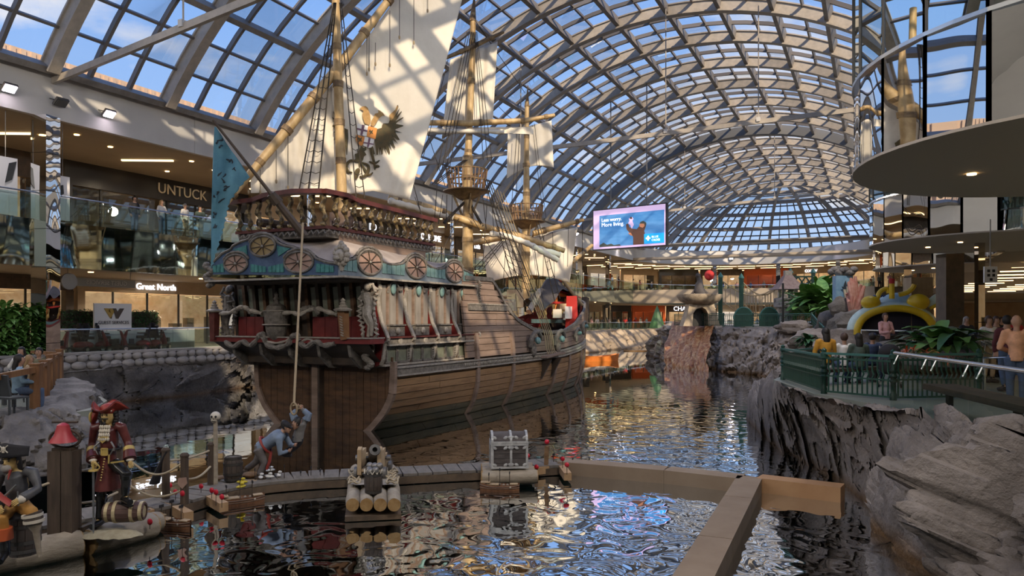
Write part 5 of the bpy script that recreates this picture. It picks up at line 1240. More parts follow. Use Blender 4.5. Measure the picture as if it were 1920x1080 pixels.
# chain plates amidships
cp = P(1018, 690, 34.4); MB().prism([(-1.1, 0), (1.15, .12), (1.1, .2), (-1.05, .1)], hullp(32.6, -.55, 1, .25)+V((0, 0, .25)), (0, 1, 0), (0, 0, 1), .5).build('channel_board', 'hull_wood_up', ship)
for y in (31.9, 33.2): MB().prism([(0, 0), (.5, 0), (0, -.9)], hullp(y, -.5, 1, .02)+V((0, 0, .1)), (1, 0, 0), (0, 0, 1), .12).build('channel_bracket', 'hull_dark', ship)
for i, (ya, za) in enumerate([(30.6, .55), (33.7, .55), (37.2, .75), (39.6, 1.1)]):
    c = hullp(ya, za, 1, .2); b = MB(); s_ = .9 if i < 2 else .6
    b.tube(bez([c+V((0, -.35, -.35))*s_, c+V((.12, -.3, .2))*s_, c+V((.2, .05, .42))*s_, c+V((.15, .5, .3))*s_, c+V((.05, .9, .05))*s_], 5), [.10*s_, .12*s_, .13*s_, .13*s_, .13*s_]+[.11*s_]*16, 8); b.ell(c+V((.05, 0, -.5))*s_, (.16*s_, .22*s_, .35*s_), 8, 6)
    b.build('serpent_carving', 'carving', ship, smooth=True); MB().lathe(c+V((.18, 0, -.05))*s_, [(.0, 0), (.16*s_, .02), (.19*s_, .12), (.12*s_, .2), (0, .22)], 12, Matrix.Rotation(R(75), 3, 'Y')).build('blue_eye', 'teal_pale', ship, smooth=True)
for i in range(5):
    y = 32.1+i*.25; q = [hullp(y, z, 1, o) for z, o in ((1.0, .1), (.6, .18), (.1, .2), (-.25, .35))]; MB().tube(bez(q, 4), .025, 5).build('chain', 'tan_rope', ship)
    MB().ell(q[-1], (.07, .07, .05), 6, 5).build('deadeye', 'hull_dark', ship)
    rope(q[0], P(920+i*6, 350+i*3, 34.2), .02, 'tan_rope')
# deck clutter amidships
def dk(px, py, X=SX): return PX(px, X, py=py)
MB().beam(dk(1000, 602), dk(1090, 602), .25, .22).build('deck_beam', 'teal_pale', ship)
MB().beam(dk(1005, 566), dk(1062, 568), .2, .12).build('deck_rail', 'red_bright', ship)
bg_ = MB().lathe((0, 0, 0), [(.09, 0), (.07, .1), (.12, .25), (.08, .38), (.06, .5), (.10, .65), (.07, .8)], 10).mesh('gilt_baluster', True); bg_.materials.append(MC['gold'])
for x in (1012, 1022, 1038, 1056, 1075): q = dk(x, 596); piece('gilt_baluster', bg_, None, ship, q-V((0, 0, 0)))
for i, (x, y, w, h) in enumerate([(966, 560, .9, .9), (958, 572, .7, .6), (1045, 588, .8, .5), (1055, 575, .9, .35), (1050, 592, 1.1, .25), (1067, 592, .5, .5)]):
    q = dk(x, y, SX+.5); MB().box(q, (.5, w, h), .2*i).build('cargo', ['crate', 'carving_pale', 'canvas'][i % 3], ship)
for i, (x0, y0, x1, y1) in enumerate([(992, 585, 1012, 545), (1008, 580, 1028, 548), (1020, 578, 1036, 550)]): MB().tube([dk(x0, y0, SX+.3), dk(x1, y1, SX+.2)], .16, 8).build('rolled_canvas', 'crate' if i else 'carving_pale', ship)
q = [dk(990, 556), dk(1010, 545), dk(1032, 520), (dk(1050, 528)), dk(1062, 560), dk(1066, 575)]
b = MB(); b.grid(lambda u, v: (lambda p: V((p.x+lerp(-.75, .75, v), p.y+.12*math.sin(v*9), p.z-abs(v-.5)*1.5+.06*math.sin(u*30+v*9))))(bez(q, 8)[int(u*40)]), 41, 14); b.build('tarpaulin', 'tarp', ship, smooth=True)
MB().beam(dk(1040, 549), dk(1080, 562), .5, .10).build('orange_roof', 'orange_bright', ship); MB().beam(dk(1040, 545), dk(1082, 558), .54, .05).build('red_ridge', 'red_bright', ship)
for x in (1042, 1060, 1076): MB().beam(dk(x, 590), dk(x+1, 556), .12, .12).build('shelter_post', 'orange_bright', ship)
MB().box(dk(1066, 586, SX+1.2), (.05, 1.0, .7)).build('notice_board', 'white_paint', ship)
MB().box((SX, 34, .4), (4.2, 9, .1)).build('deck_platform', 'orange_bright', ship)
b = MB()
for i in range(12): b.box((SX-.2, 28.7+i*.0, .8), (.1, .1, .1))
b = MB(); b.box((SX, 28.9, 1.6), (4.4, .15, 2.7)); b.build('forward_bulkhead', 'crate', ship)
for i in range(7):
    x = SX-1.9+i*.62; MB().box((x, 29.0, 1.6), (.08, .12, 2.6)).build('bulkhead_batten', 'gilt_dark', ship)
# rope from the poop down to the hanging figure
hr = thing('hoist_rope', 'pale rope hanging from the poop rail down to the hanging pirate figure', 'rope', P(566, 420, 21.2))
ra, rb2 = P(568, 418, 19.3), P(551, 762, 16.2)
MB().tube([ra, ra.lerp(rb2, .35)+V((0, 0, -.02)), ra.lerp(rb2, .7), rb2], .028, 6).build('rope', 'tan_rope', hr)
b = MB(); b.tube([rb2+V((.09*math.cos(a), 0, .13*math.sin(a)-.05)) for a in [2*math.pi*i/14 for i in range(15)]], .02, 6); b.build('loop', 'tan_rope', hr)
# ================================================================ figures
def remesh(mb, vox, sm=3, ang=180):
    me = mb.mesh('t'); o = bpy.data.objects.new('t', me); COL.objects.link(o)
    m = o.modifiers.new('r', 'REMESH'); m.mode = 'VOXEL'; m.voxel_size = vox; m.use_smooth_shade = True
    if sm: s_ = o.modifiers.new('s', 'SMOOTH'); s_.factor = .5; s_.iterations = sm
    dg = bpy.context.evaluated_depsgraph_get(); dg.update(); r = bpy.data.meshes.new_from_object(o.evaluated_get(dg)); bpy.data.objects.remove(o); r.materials.clear()
    return r
M('skin', (.42, .24, .16), .6); M('skin_dark', (.20, .11, .07), .6); M('skin_gold', (.50, .34, .12), .5, 0, (.60, .43, .18), 12)
M('hair_black', (.012, .009, .008), .6); M('hair_brown', (.06, .03, .018), .6); M('hair_blond', (.30, .19, .09), .6); M('hair_grey', (.30, .28, .26), .7)
for n_, c_ in {'cloth_black': (.018, .017, .02), 'cloth_navy': (.025, .04, .09), 'cloth_jeans': (.055, .085, .15), 'cloth_white': (.62, .60, .57), 'cloth_mustard': (.50, .25, .03), 'cloth_peach': (.60, .32, .19), 'cloth_grey': (.16, .155, .15), 'cloth_green': (.06, .085, .07), 'cloth_red': (.42, .03, .03), 'cloth_maroon': (.09, .022, .028), 'cloth_lightblue': (.20, .30, .40), 'cloth_blue': (.04, .10, .38), 'cloth_tan': (.36, .27, .17), 'cloth_pink': (.50, .28, .28), 'cloth_olive': (.13, .12, .07)}.items(): M(n_, c_, .85, 0, tuple(x*1.3 for x in c_), 9, .2, 14)
M('coat_maroon', (.085, .018, .018), .35, 0, (.14, .035, .03), 6); M('coat_grey', (.05, .05, .055), .5, 0, (.09, .09, .095), 6); M('boot_black', (.012, .012, .012), .25); M('gilt', (.55, .40, .12), .4, .2); M('shirt_blue', (.15, .20, .28), .8, 0, (.22, .28, .37), 5, .4, 7); M('trouser_grey', (.11, .10, .10), .85, 0, (.17, .155, .15), 5, .5, 7); M('breeches', (.36, .17, .03), .7, 0, (.46, .24, .06), 5); M('pirate_red', (.26, .03, .02), .5, 0, (.34, .05, .035), 6); M('orange_red', (.50, .10, .03), .5); M('lace', (.60, .55, .46), .6); M('brass', (.55, .38, .12), .3, .7); M('blade', (.30, .31, .31), .3, .8)
STD = dict(pel=(0, 0, .95), che=(0, 0, 1.25), nec=(0, .01, 1.46), hea=(0, -.01, 1.62), sL=(-.18, 0, 1.40), eL=(-.25, .02, 1.12), wL=(-.25, -.06, .86), sR=(.18, 0, 1.40), eR=(.25, .02, 1.12), wR=(.25, -.06, .86), hL=(-.09, 0, .90), kL=(-.10, -.02, .50), aL=(-.10, .02, .09), tL=(-.11, -.15, .04), hR=(.09, 0, .90), kR=(.10, -.02, .50), aR=(.10, .02, .09), tR=(.11, -.15, .04))
def seated(h=.45, dx=.0):
    d = dict(STD); z = h+.08-.95
    for k in ('pel', 'che', 'nec', 'hea', 'sL', 'eL', 'wL', 'sR', 'eR', 'wR', 'hL', 'hR'): x, y, zz = d[k]; d[k] = (x, y, zz+z)
    for s_, k in ((-1, 'L'), (1, 'R')):
        d['k'+k] = (s_*.13, -.42, h+.06); d['a'+k] = (s_*.13, -.40, .09); d['t'+k] = (s_*.13, -.56, .04)
        d['e'+k] = (s_*.25, -.06, h+.27); d['w'+k] = (s_*.14, -.30, h+.25)
    return d
def human(name, J, top='cloth_grey', bot='cloth_jeans', hair='hair_black', skin='skin', shoe='cloth_black', vox=.035, loc=(0, 0, 0), rz=0, s=1.0, lab=None, cat='person', group=None, longhair=False, hat=None, coat=0, fat=1.0, fing=False, bald=False, face=None, barearm=False, sc_head=1.0, sleeves=True, gaze=(0, -1, 0), cap=None, par=None):
    J = {k: V(v) for k, v in J.items()}
    t = thing(name, lab, cat, loc, group); t.rotation_euler = (0, 0, rz); t.scale = (s, s, s); t['_loc'] = [0, 0, 0]
    gz = V(gaze).normalized(); side = gz.cross(V((0, 0, 1))).normalized()
    b = MB(); hd = J['hea']; hr = .105*sc_head
    up = (hd-J['nec']).normalized(); rot = Matrix((side, -gz, V((0, 0, 1)))).transposed()
    b.ell(hd, (hr*.80, hr*.95, hr*1.18), 14, 10, rot); b.ell(hd-V((0, 0, hr*.7))+gz*hr*.35, (hr*.5, hr*.5, hr*.45), 10, 8, rot)
    b.ell(hd+gz*hr*.95-V((0, 0, hr*.12)), (hr*.16, hr*.24, hr*.28), 8, 6, rot)
    for q in (-1, 1): b.ell(hd+side*hr*.82*q, (hr*.12, hr*.22, hr*.3), 7, 5, rot)
    b.tube([J['che'], J['nec'], hd-V((0, 0, hr*.5))], [.06, .056, .052], 10)
    b.tube([J['pel']-V((0, 0, .03)), J['pel'].lerp(J['che'], .5), J['che'], J['nec'].lerp(J['che'], .35), J['nec']], [.13*fat, .115*fat, .14*fat, .13, .05], 12, sq=.75)
    for k in 'LR':
        b.tube([J['s'+k].lerp(J['nec'], .4), J['s'+k], J['s'+k].lerp(J['e'+k], .5), J['e'+k], J['e'+k].lerp(J['w'+k], .4), J['w'+k]], [.055, .058, .048, .04, .038, .026], 9)
        b.tube([J['h'+k], J['h'+k].lerp(J['k'+k], .5), J['k'+k], J['k'+k].lerp(J['a'+k], .4), J['a'+k]], [.088*fat, .074, .055, .056, .036], 10)
        b.tube([J['a'+k]+(J['a'+k]-J['t'+k])*.3, J['t'+k]], [.04, .035], 8)
        d_ = (J['w'+k]-J['e'+k]).normalized(); b.ell(J['w'+k]+d_*.05, (.038, .038, .05), 8, 6)
    me = remesh(b, vox if not fing else min(vox, .016), 2)
    fb = MB()
    if fing or vox < .03:
        for k in 'LR':
            w = J['w'+k]; d_ = (w-J['e'+k]).normalized(); sd = d_.cross(gz if abs(d_.dot(gz)) < .9 else V((0, 0, 1))).normalized(); dn = d_.cross(sd).normalized(); cl = J.get('curl'+k, V((.6, 0, 0))).x
            for i, ln in enumerate((.062, .072, .068, .052)):
                o = w+d_*.085+sd*((i-1.5)*.021); p1 = o+d_*ln*.5+dn*ln*.25*cl; p2 = p1+d_*ln*.3*(1-cl*.6)+dn*ln*.45*cl; fb.tube([w+d_*.03+sd*((i-1.5)*.012), o, p1, p2], [.010, .011, .0095, .007], 6)
            q = w+d_*.035+sd*(-.035 if k == 'L' else .035); fb.tube([w+d_*.01, q, q+d_*.035+dn*.02*cl], [.012, .012, .009], 6)
    if fb.v:
        bm = bmesh.new(); bm.from_mesh(me); tmp = fb.mesh('f', True); bm.from_mesh(tmp); bm.to_mesh(me); bm.free()
        for p in me.polygons: p.use_smooth = True
    me.materials.append(MC[skin]); link('body', me, t)
    c = MB(); e = .018
    c.tube([J['pel']-V((0, 0, .08 if not coat else coat)), J['pel'], J['pel'].lerp(J['che'], .5), J['che'], J['nec'].lerp(J['che'], .35), J['nec'].lerp(J['che'], .06)], [(.145+(.09 if coat else 0))*fat, .15*fat, .135*fat, .162*fat, .15, .062], 14, sq=.8)
    for k in 'LR':
        if sleeves: c.tube([J['s'+k].lerp(J['nec'], .5), J['s'+k], J['s'+k].lerp(J['e'+k], .5), J['e'+k], J['w'+k] if not barearm else J['e'+k].lerp(J['w'+k], .05)], [.07, .08, .066, .06, .045 if not coat else .075], 10)
    me = remesh(c, vox, 2); me.materials.append(MC[top]); link('coat' if coat else 'top', me, t)
    c = MB(); c.tube([J['pel']+V((0, 0, .05)), J['pel']-V((0, 0, .05))], [.145*fat, .14*fat], 12, sq=.85)
    for k in 'LR': c.tube([J['h'+k]+V((0, 0, .03)), J['h'+k].lerp(J['k'+k], .5), J['k'+k], J['k'+k].lerp(J['a'+k], .5), J['a'+k]+V((0, 0, .03))], [.105*fat, .092, .075, .068, .062], 10)
    me = remesh(c, vox, 2); me.materials.append(MC[bot]); link('trousers', me, t)
    for k in 'LR':
        c = MB(); a, q = J['a'+k], J['t'+k]; d_ = (q-a); d_.z = 0; d_ = d_.normalized() if d_.length > .01 else V((0, -1, 0))
        c.tube([a-d_*.07-V((0, 0, .04)), a-V((0, 0, .035)), q+d_*.035], [.05, .064, .05], 10, sq=.95); c.tube([a-V((0, 0, .03)), a+V((0, 0, .05))], [.048, .05], 8); c.build('shoe', shoe, t, smooth=True)
    if not bald:
        c = MB(); c.ell(hd+V((0, 0, hr*.22))-gz*hr*.16, (hr*.95, hr*1.05, hr*1.12), 14, 10, rot)
        if longhair: c.tube([hd-gz*hr*.45, hd-gz*hr*.9-V((0, 0, hr*1.6)), hd-gz*hr*1.0-V((0, 0, hr*2.9))], [hr*.9, hr*.85, hr*.35], 10, sq=.7)
        m2 = c.mesh('hair', True)
        # keep the face open
        bm = bmesh.new(); bm.from_mesh(m2); dl = [v for v in bm.verts if (v.co-hd).dot(gz) > hr*.42 and (v.co.z-hd.z) < hr*.55]; bmesh.ops.delete(bm, geom=dl, context='VERTS'); bm.to_mesh(m2); bm.free()
        m2.materials.append(MC[hair]); link('hair', m2, t)
    if cap: c = MB(); c.ell(hd+V((0, 0, hr*.55)), (hr*1.0, hr*1.1, hr*.75), 12, 8, rot); c.ell(hd+V((0, 0, hr*.45))+gz*hr*.9, (hr*.7, hr*.6, hr*.12), 10, 5, rot); c.build('cap', cap, t, smooth=True)
    if vox < .03:
        c = MB()
        for q in (-1, 1): c.ell(hd+gz*hr*.86+side*hr*.32*q+V((0, 0, hr*.12)), (hr*.11, hr*.06, hr*.07), 7, 5, rot); c.ell(hd+gz*hr*.9+side*hr*.32*q+V((0, 0, hr*.32)), (hr*.2, hr*.06, hr*.05), 7, 5, rot)
        c.ell(hd+gz*hr*.84-V((0, 0, hr*.56)), (hr*.25, hr*.08, hr*.05), 7, 5, rot)
        c.build('eyes_and_mouth', face or 'hair_black', t)
    t['_hd'] = list(hd); return t
# ================================================================ log raft, statues
RZ = YAW
def frame(px, py, z, rz=0): o = G(px, py, z); return o
raft = thing('log_raft', 'heavy pale log edging along the dock at the lower left', 'log', G(200, 1030, -1.95))
def log(a, c, r, par, nm='log', seed=0):
    n = 14; pts = [a.lerp(c, i/n) for i in range(n+1)]; d = (c-a).normalized(); x = d.cross(V((0, 0, 1))).normalized(); y = x.cross(d); b = MB(); k = 16; vs = []
    for i, p in enumerate(pts):
        e = 1-.08*(i in (0, n))
        for j in range(k): an = 2*math.pi*j/k; dr_ = x*math.cos(an)+y*math.sin(an); vs.append(p+dr_*(r*e*(1+.10*noise.noise(V((i*.5+seed, math.cos(an)*1.5, math.sin(an)*1.5))))))
    fs = []
    for i in range(n):
        for j in range(k): fs.append((i*k+j, i*k+(j+1) % k, (i+1)*k+(j+1) % k, (i+1)*k+j))
    b.add(vs, fs); o = b.build(nm, 'log_wood', par, smooth=True)
    for q, s_ in ((a, -1), (c, 1)): MB().tube([q-d*.03*s_, q+d*.015*s_], r*.90, k).build('log_end', 'log_end', o)
    return o
l0, l1, l2, l3 = P(-70, 1085, 10.6), P(150, 1038, 11.7), P(166, 1030, 11.75), P(286, 990, 12.75)
for q in (l0, l1, l2, l3): q.z = -2.02
log(l0, l1, .225, raft, seed=1); log(l2, l3, .225, raft, seed=5)
bk = V((Fw.x, Fw.y, 0))*.42
log(l0+bk+V((0, 0, -.02)), l1+bk*1.05, .19, raft, seed=9); log(l2+bk*1.0, l3+bk*.6, .18, raft, seed=13)
MB().beam(l1+V((0, 0, .21)), l1+bk*1.2+V((0, 0, .20)), .08, .08).build('strap', 'hull_dark', raft)
MB().beam(l0-V((0, 0, .28)), l3-V((0, 0, .28)), .3, .12).build('float_board', 'hull_dark', raft)
# standing pirate
k = .00254
def jp(tab, ox, oy, k, ys): return {n: ((x-ox)*k, ys.get(n, 0), (oy-y)*k) for n, (x, y) in tab.items()}
JA = jp(dict(pel=(682, 440), che=(692, 300), nec=(692, 198), hea=(688, 145), sL=(600, 222), eL=(572, 330), wL=(630, 412), sR=(770, 218), eR=(806, 318), wR=(850, 412), hL=(652, 455), kL=(648, 640), aL=(630, 800), tL=(628, 820), hR=(735, 455), kR=(850, 490), aR=(822, 640), tR=(868, 662)), 625, 832, k,
        dict(eL=.05, wL=-.18, eR=.02, wR=-.14, kR=-.25, aR=-.16, tR=-.26, tL=-.17, kL=-.03, hR=-.04, hea=-.02))
JA['curlL'] = (1, 0, 0)
pa = frame(185, 985, -1.78); pa.z = -1.78
A_ = human('pirate_statue', JA, 'coat_maroon', 'boot_black', 'hair_black', 'skin_gold', 'boot_black', .018, pa, RZ, 1, 'standing pirate statue in maroon coat and red tricorn with one boot on a small barrel', 'statue', coat=.42, fing=True, longhair=True, sc_head=1.15)
def local(parent, b, nm, mat, **kw): return b.build(nm, mat, parent, **kw)
hd = V(JA['hea']); hr = .12
def tricorn(par, hd, hr, mat, trim):
    b = MB()
    def f(u, v):
        a = u*2*math.pi+math.pi/2*3; r = lerp(hr*.85, hr*2.35, v); lift = (.5+.5*math.cos(3*(a+math.pi/2)))  # corners
        r2 = r*(.72+.38*lift) if v > 0 else r
        return hd+V((r2*math.cos(a), r2*math.sin(a)*.85, hr*.62+v*hr*(1.15*(1-lift)+.25)))
    b.grid(f, 48, 7, True); o = b.build('hat_brim', mat, par, smooth=True, ang=180); m = o.modifiers.new('s', 'SOLIDIFY'); m.thickness = .014
    MB().ell(hd+V((0, 0, hr*.85)), (hr*1.02, hr*1.05, hr*.85), 16, 10).build('hat_crown', mat, par, smooth=True)
    b = MB(); b.tube([f(i/48, 1) for i in range(49)], .008, 5); b.build('hat_trim', trim, par)
tricorn(A_, hd, hr, 'pirate_red', 'rail_red')
b = MB()
for i in range(7): b.ell(hd+V(((i-3)*.028, -.105+abs(i-3)*.012, .085)), (.018, .018, .02), 6, 5)
b.build('hair_fringe', 'lace', A_, smooth=True)
b = MB(); b.ell(hd+V((-.035, -.125, -.035)), (.04, .012, .012), 8, 5); b.ell(hd+V((.035, -.125, -.035)), (.04, .012, .012), 8, 5); b.ell(hd+V((0, -.11, -.11)), (.025, .02, .035), 8, 6); b.build('moustache', 'hair_black', A_, smooth=True)
b = MB()
for sd in (-1, 1):
    b = MB()
    for i in range(6): b.ell(hd+V((sd*(.11+.015*math.sin(i)), .02, .05-i*.045)), (.045, .05, .04), 8, 6)
    b.build('curls', 'hair_black', A_, smooth=True)
b = MB(); nk = V(JA['nec'])
for i in range(4):
    for j in range(5): b.ell(nk+V(((j-2)*.034, -.13-.012*i, -.03-.062*i)), (.022, .026, .036), 7, 5)
b.build('lace_jabot', 'lace', A_, smooth=True)
def strip3(par, pts, w, mat, nm, t=.015, off=0):
    b = MB()
    for a, c in zip(pts, pts[1:]): b.beam(a, c, w, t, up=(0, -1, 0))
    return b.build(nm, mat, par)
def ja(x, y, yy): return V(((x-625)*k, yy, (832-y)*k))
strip3(A_, [ja(655, 285, -.165), ja(692, 300, -.18), ja(722, 270, -.17)], .02, 'gilt', 'gold_chain'); strip3(A_, [ja(660, 268, -.165), ja(690, 305, -.18)], .02, 'gilt', 'gold_chain'); strip3(A_, [ja(655, 285, -.17), ja(688, 268, -.18), ja(722, 270, -.17)], .016, 'gilt', 'gold_chain')
bb = MB(); 
for f in range(9): bb.ell(ja(lerp(712, 688, f/8), lerp(400, 530, f/8), -.235), (.016, .012, .012), 6, 5)
bb.build('coat_buttons', 'gilt', A_)
b = MB(); bk_ = ja(704, 358, -.19); b.beam(bk_+V((-.045, 0, 0)), bk_+V((.045, 0, 0)), .03, .1, up=(0, 0, 1)); b.box(bk_+V((0, -.012, .05)), (.09, .02, .02)); b.box(bk_+V((0, -.012, -.05)), (.09, .02, .02)); b.box(bk_+V((-.045, -.012, 0)), (.02, .02, .1)); b.box(bk_+V((.045, -.012, 0)), (.02, .02, .1)); b.build('belt_buckle', 'gilt', A_)
MB().tube([(ja(690, 352, 0)+V((.17*math.cos(a), .14*math.sin(a), 0))) for a in [2*math.pi*i/20 for i in range(21)]], .022, 6).build('belt', 'cloth_black', A_)
for kk, a0, a1 in (('L', JA['eL'], JA['wL']), ('R', JA['eR'], JA['wR'])):
    a0, a1 = V(a0), V(a1); q0, q1 = a0.lerp(a1, .28), a0.lerp(a1, .50); MB().tube([q0, q1], [.082, .088], 14).build('gold_cuff', 'gilt', A_, smooth=True)
    MB().tube([a0.lerp(a1, .5), a0.lerp(a1, .95)], [.086, .10], 14).build('coat_cuff', 'coat_maroon', A_, smooth=True); MB().ell(a1, (.06, .06, .035), 10, 6).build('lace_cuff', 'lace', A_, smooth=True)
for x0, y0, x1, y1 in ((745, 425, 825, 415), (735, 375, 730, 430)): strip3(A_, [ja(x0, y0, -.21), ja(x1, y1, -.2)], .022, 'gilt', 'coat_trim')
for sgn, x in ((-1, 640), (1, 765)):
    b = MB(); b.tube([ja(x-sgn*28, 300, -.16), ja(x, 330, -.20), ja(x+sgn*-6, 350, -.20)], [.016, .014, .022], 7); b.tube([ja(x, 330, -.2), ja(x+sgn*-25, 375, -.2)], [.012, .01], 7); b.build('pistol', 'grey_metal', A_)
b = MB(); b.prism([(-.018, 0), (.018, 0), (.012, -.93), (0, -.98), (-.012, -.93)], ja(652, 470, -.27), (1, 0, .02), (0, 0, 1), .012); sw = b.build('sword_blade', 'blade', A_)
b = MB(); b.tube([ja(650, 470, -.27), ja(650, 425, -.27)], .016, 8); b.lathe(ja(652, 470, -.27), [(.0, -.01), (.075, 0), (.07, .02), (0, .025)], 16); b.tube(bez([ja(670, 470, -.27), ja(690, 450, -.27), ja(672, 425, -.27), ja(655, 420, -.27)], 5), .009, 6); b.build('sword_hilt', 'gilt', A_)
for kk in 'LR': 
    kn, an = V(JA['k'+kk]), V(JA['a'+kk]); MB().tube([kn.lerp(an, .0), kn.lerp(an, .18)], [.092, .085], 12).build('boot_cuff', 'boot_black', A_, smooth=True)
MB().tube([V(JA['aR'])+V((-.10, .05, -.105)), V(JA['tR'])+V((.04, -.02, -.055))], [.05, .045], 8, sq=.4).build('boot_sole', 'boot_black', A_)
sh = V(JA['sL'])
b = MB(); b.ell(sh+V((-.02, .03, .17)), (.06, .08, .11), 10, 8, Matrix.Rotation(.4, 3, 'Y')); b.ell(sh+V((.0, -.01, .29)), (.045, .055, .05), 10, 7); b.tube([sh+V((-.05, .06, .1)), sh+V((-.10, .10, -.12))], [.04, .012], 8)
pr_ = thing('parrot_statue', 'small red and yellow parrot on the shoulder of the standing pirate statue', 'statue', pa+V((0, 0, 0))); pr_.rotation_euler = (0, 0, RZ); pr_['_loc'] = [0, 0, 0]
b.build('body', 'pirate_red', pr_, smooth=True); MB().ell(sh+V((-.05, -.01, .17)), (.035, .05, .09), 9, 7).build('wing', 'gilt', pr_, smooth=True); MB().tube([sh+V((.0, -.05, .29)), sh+V((.0, -.085, .26))], [.02, .004], 7).build('beak', 'hair_black', pr_)
# barrels
M('barrel_brown', (.07, .035, .025), .45, 0, (.12, .06, .045), 5, .3, 20, stretch=(6, 6, .7)); M('barrel_dark', (.04, .03, .025), .6, 0, (.075, .055, .042), 5, .3, 20, stretch=(6, 6, .7)); M('hoop_gilt', (.45, .36, .20), .5, .2, (.60, .50, .30), 12); M('hoop_dark', (.06, .055, .05), .5, .5)
def barrel(lab, loc, r, h, mat, hoop, hz=(.12, .32, .68, .88), eul=(0, 0, 0), nst=14, lid=True):
    t = thing('barrel', lab, 'barrel', loc); t.rotation_euler = eul; t['_loc'] = [0, 0, 0]
    def rr(z): return r*(1-.22*((z/h-.5)*2)**2)
    for i in range(nst):
        a0, a1 = 2*math.pi*i/nst+.012, 2*math.pi*(i+1)/nst-.012; b = MB(); vs = []
        for j in range(6):
            z = h*j/5; q = rr(z)
            for a, o in ((a0, 0), (a1, 0), (a1, -.03), (a0, -.03)): vs.append(((q+o)*math.cos(a), (q+o)*math.sin(a), z))
        fs = [(3, 2, 1, 0), (20, 21, 22, 23)]
        for j in range(5):
            for m_ in range(4): fs.append((4*j+m_, 4*j+(m_+1) % 4, 4*j+4+(m_+1) % 4, 4*j+4+m_))
        b.add(vs, fs); b.build('stave', mat, t)
    for f in hz: z = h*f; MB().lathe((0, 0, z), [(rr(z)-.005, -.025), (rr(z)+.009, -.025), (rr(z)+.009, .025), (rr(z)-.005, .025)], 24).build('hoop', hoop, t)
    for z in ((.03, h-.035) if lid else (.03,)): MB().lathe((0, 0, z), [(0, 0), (rr(z)-.02, 0), (rr(z)-.02, .015), (0, .015)], 20).build('barrel_head', mat, t)
    return t
bp = G(185, 985, -1.78)+Rt*.16+Fw*-.12; bp.z = -1.60
barrel('small brown barrel with gilt hoops lying under the standing pirate\'s boot', bp+V((0, 0, .06)), .17, .60, 'barrel_brown', 'hoop_gilt', (.1, .3, .72, .93), (R(90), R(0), RZ+R(98)))
b = MB(); c = G(196, 992, -1.8)+Rt*.0
def mound(u, v): a = u*2*math.pi; q = V((math.cos(a)*lerp(.02, 1, v)*(.50+.08*noise.noise(V((math.cos(a)*2, math.sin(a)*2, 1)))), math.sin(a)*lerp(.02, 1, v)*.22, 0)); z = .10*(1-v**3); p = c+Rt*(q.x+.10)+Fw*q.y; p.z = -1.90+z+.02*noise.noise(V((q.x*8, q.y*8, 0))); return p
b.grid(mound, 40, 8, True)
M('sand_base', (.34, .30, .21), .9, 0, (.42, .38, .28), 14, .3, 60)
b.build('sand_mound', 'sand_base', smooth=True, label='flat sandy mound under the standing pirate statue', cat='statue base')
# seated pirate
k2 = .00218
JB = jp(dict(pel=(30, 735), che=(50, 600), nec=(42, 490), hea=(30, 432), sL=(-55, 515), eL=(-80, 640), wL=(20, 700), sR=(150, 515), eR=(205, 610), wR=(160, 650), hL=(0, 745), kL=(52, 770), aL=(48, 970), tL=(70, 1020), hR=(80, 740), kR=(238, 728), aR=(262, 800), tR=(264, 805)), 60, 1045, k2,
        dict(pel=.25, che=.2, nec=.16, hea=.12, sL=.2, sR=.2, eL=.15, eR=.12, wL=-.08, wR=-.08, hL=.2, hR=.2, kL=-.12, aL=-.05, tL=-.22, kR=-.12, aR=-.12, tR=-.12))
JB['curlR'] = (1, 0, 0)
pb = frame(18, 1050, -1.80); pb.z = -1.80
B_ = human('pirate_statue', JB, 'coat_grey', 'breeches', 'hair_black', 'skin_gold', 'boot_black', .018, pb, RZ, 1, 'seated pirate statue with black skull hat, eye patch, red sash and wooden peg leg', 'statue', coat=.15, fing=True, longhair=True, sc_head=1.15)
for o in list(B_.children):
    if o.name.startswith('shoe') and o.name != [q.name for q in B_.children if q.name.startswith('shoe')][0]: bpy.data.objects.remove(o)
hb_ = V(JB['hea'])
MB().ell(hb_+V((0, 0, .11)), (.13, .13, .09), 16, 10).build('hat_crown', 'cloth_black', B_, smooth=True)
b = MB(); b.grid(lambda u, v: hb_+V((lerp(-.24, .26, u), -.02-.14*math.sin(u*math.pi)+lerp(0, .03, v), .07+lerp(0, .20, v)*(1-.35*abs(u-.5)*2))), 16, 5); o = b.build('hat_brim', 'cloth_black', B_, smooth=True, ang=180); o.modifiers.new('s', 'SOLIDIFY').thickness = .015
b = MB(); b.grid(lambda u, v: hb_+V((lerp(-.22, .22, u), lerp(-.02, .18, v)*math.sin(u*math.pi), .09)), 12, 4); b.build('hat_brim', 'cloth_black', B_)
b = MB(); c = hb_+V((.01, -.165, .19)); b.ell(c, (.034, .012, .032), 9, 7); b.box(c+V((0, 0, -.04)), (.035, .014, .025))
for sg in (-1, 1): b.beam(c+V((-.06, 0, -.05*sg)), c+V((.06, 0, .05*sg)), .012, .012)
b.build('skull_emblem', 'lace', B_)
b = MB(); b.ell(hb_+V((-.04, -.125, .0)), (.03, .015, .028), 8, 6); b.beam(hb_+V((-.12, -.06, -.0)), hb_+V((.09, -.11, .06)), .012, .012); b.build('eye_patch', 'cloth_black', B_)
MB().ell(hb_+V((0, -.095, -.09)), (.07, .045, .06), 10, 8).build('beard', 'hair_grey', B_, smooth=True)
def jb(x, y, yy): return V(((x-60)*k2, yy, (1045-y)*k2))
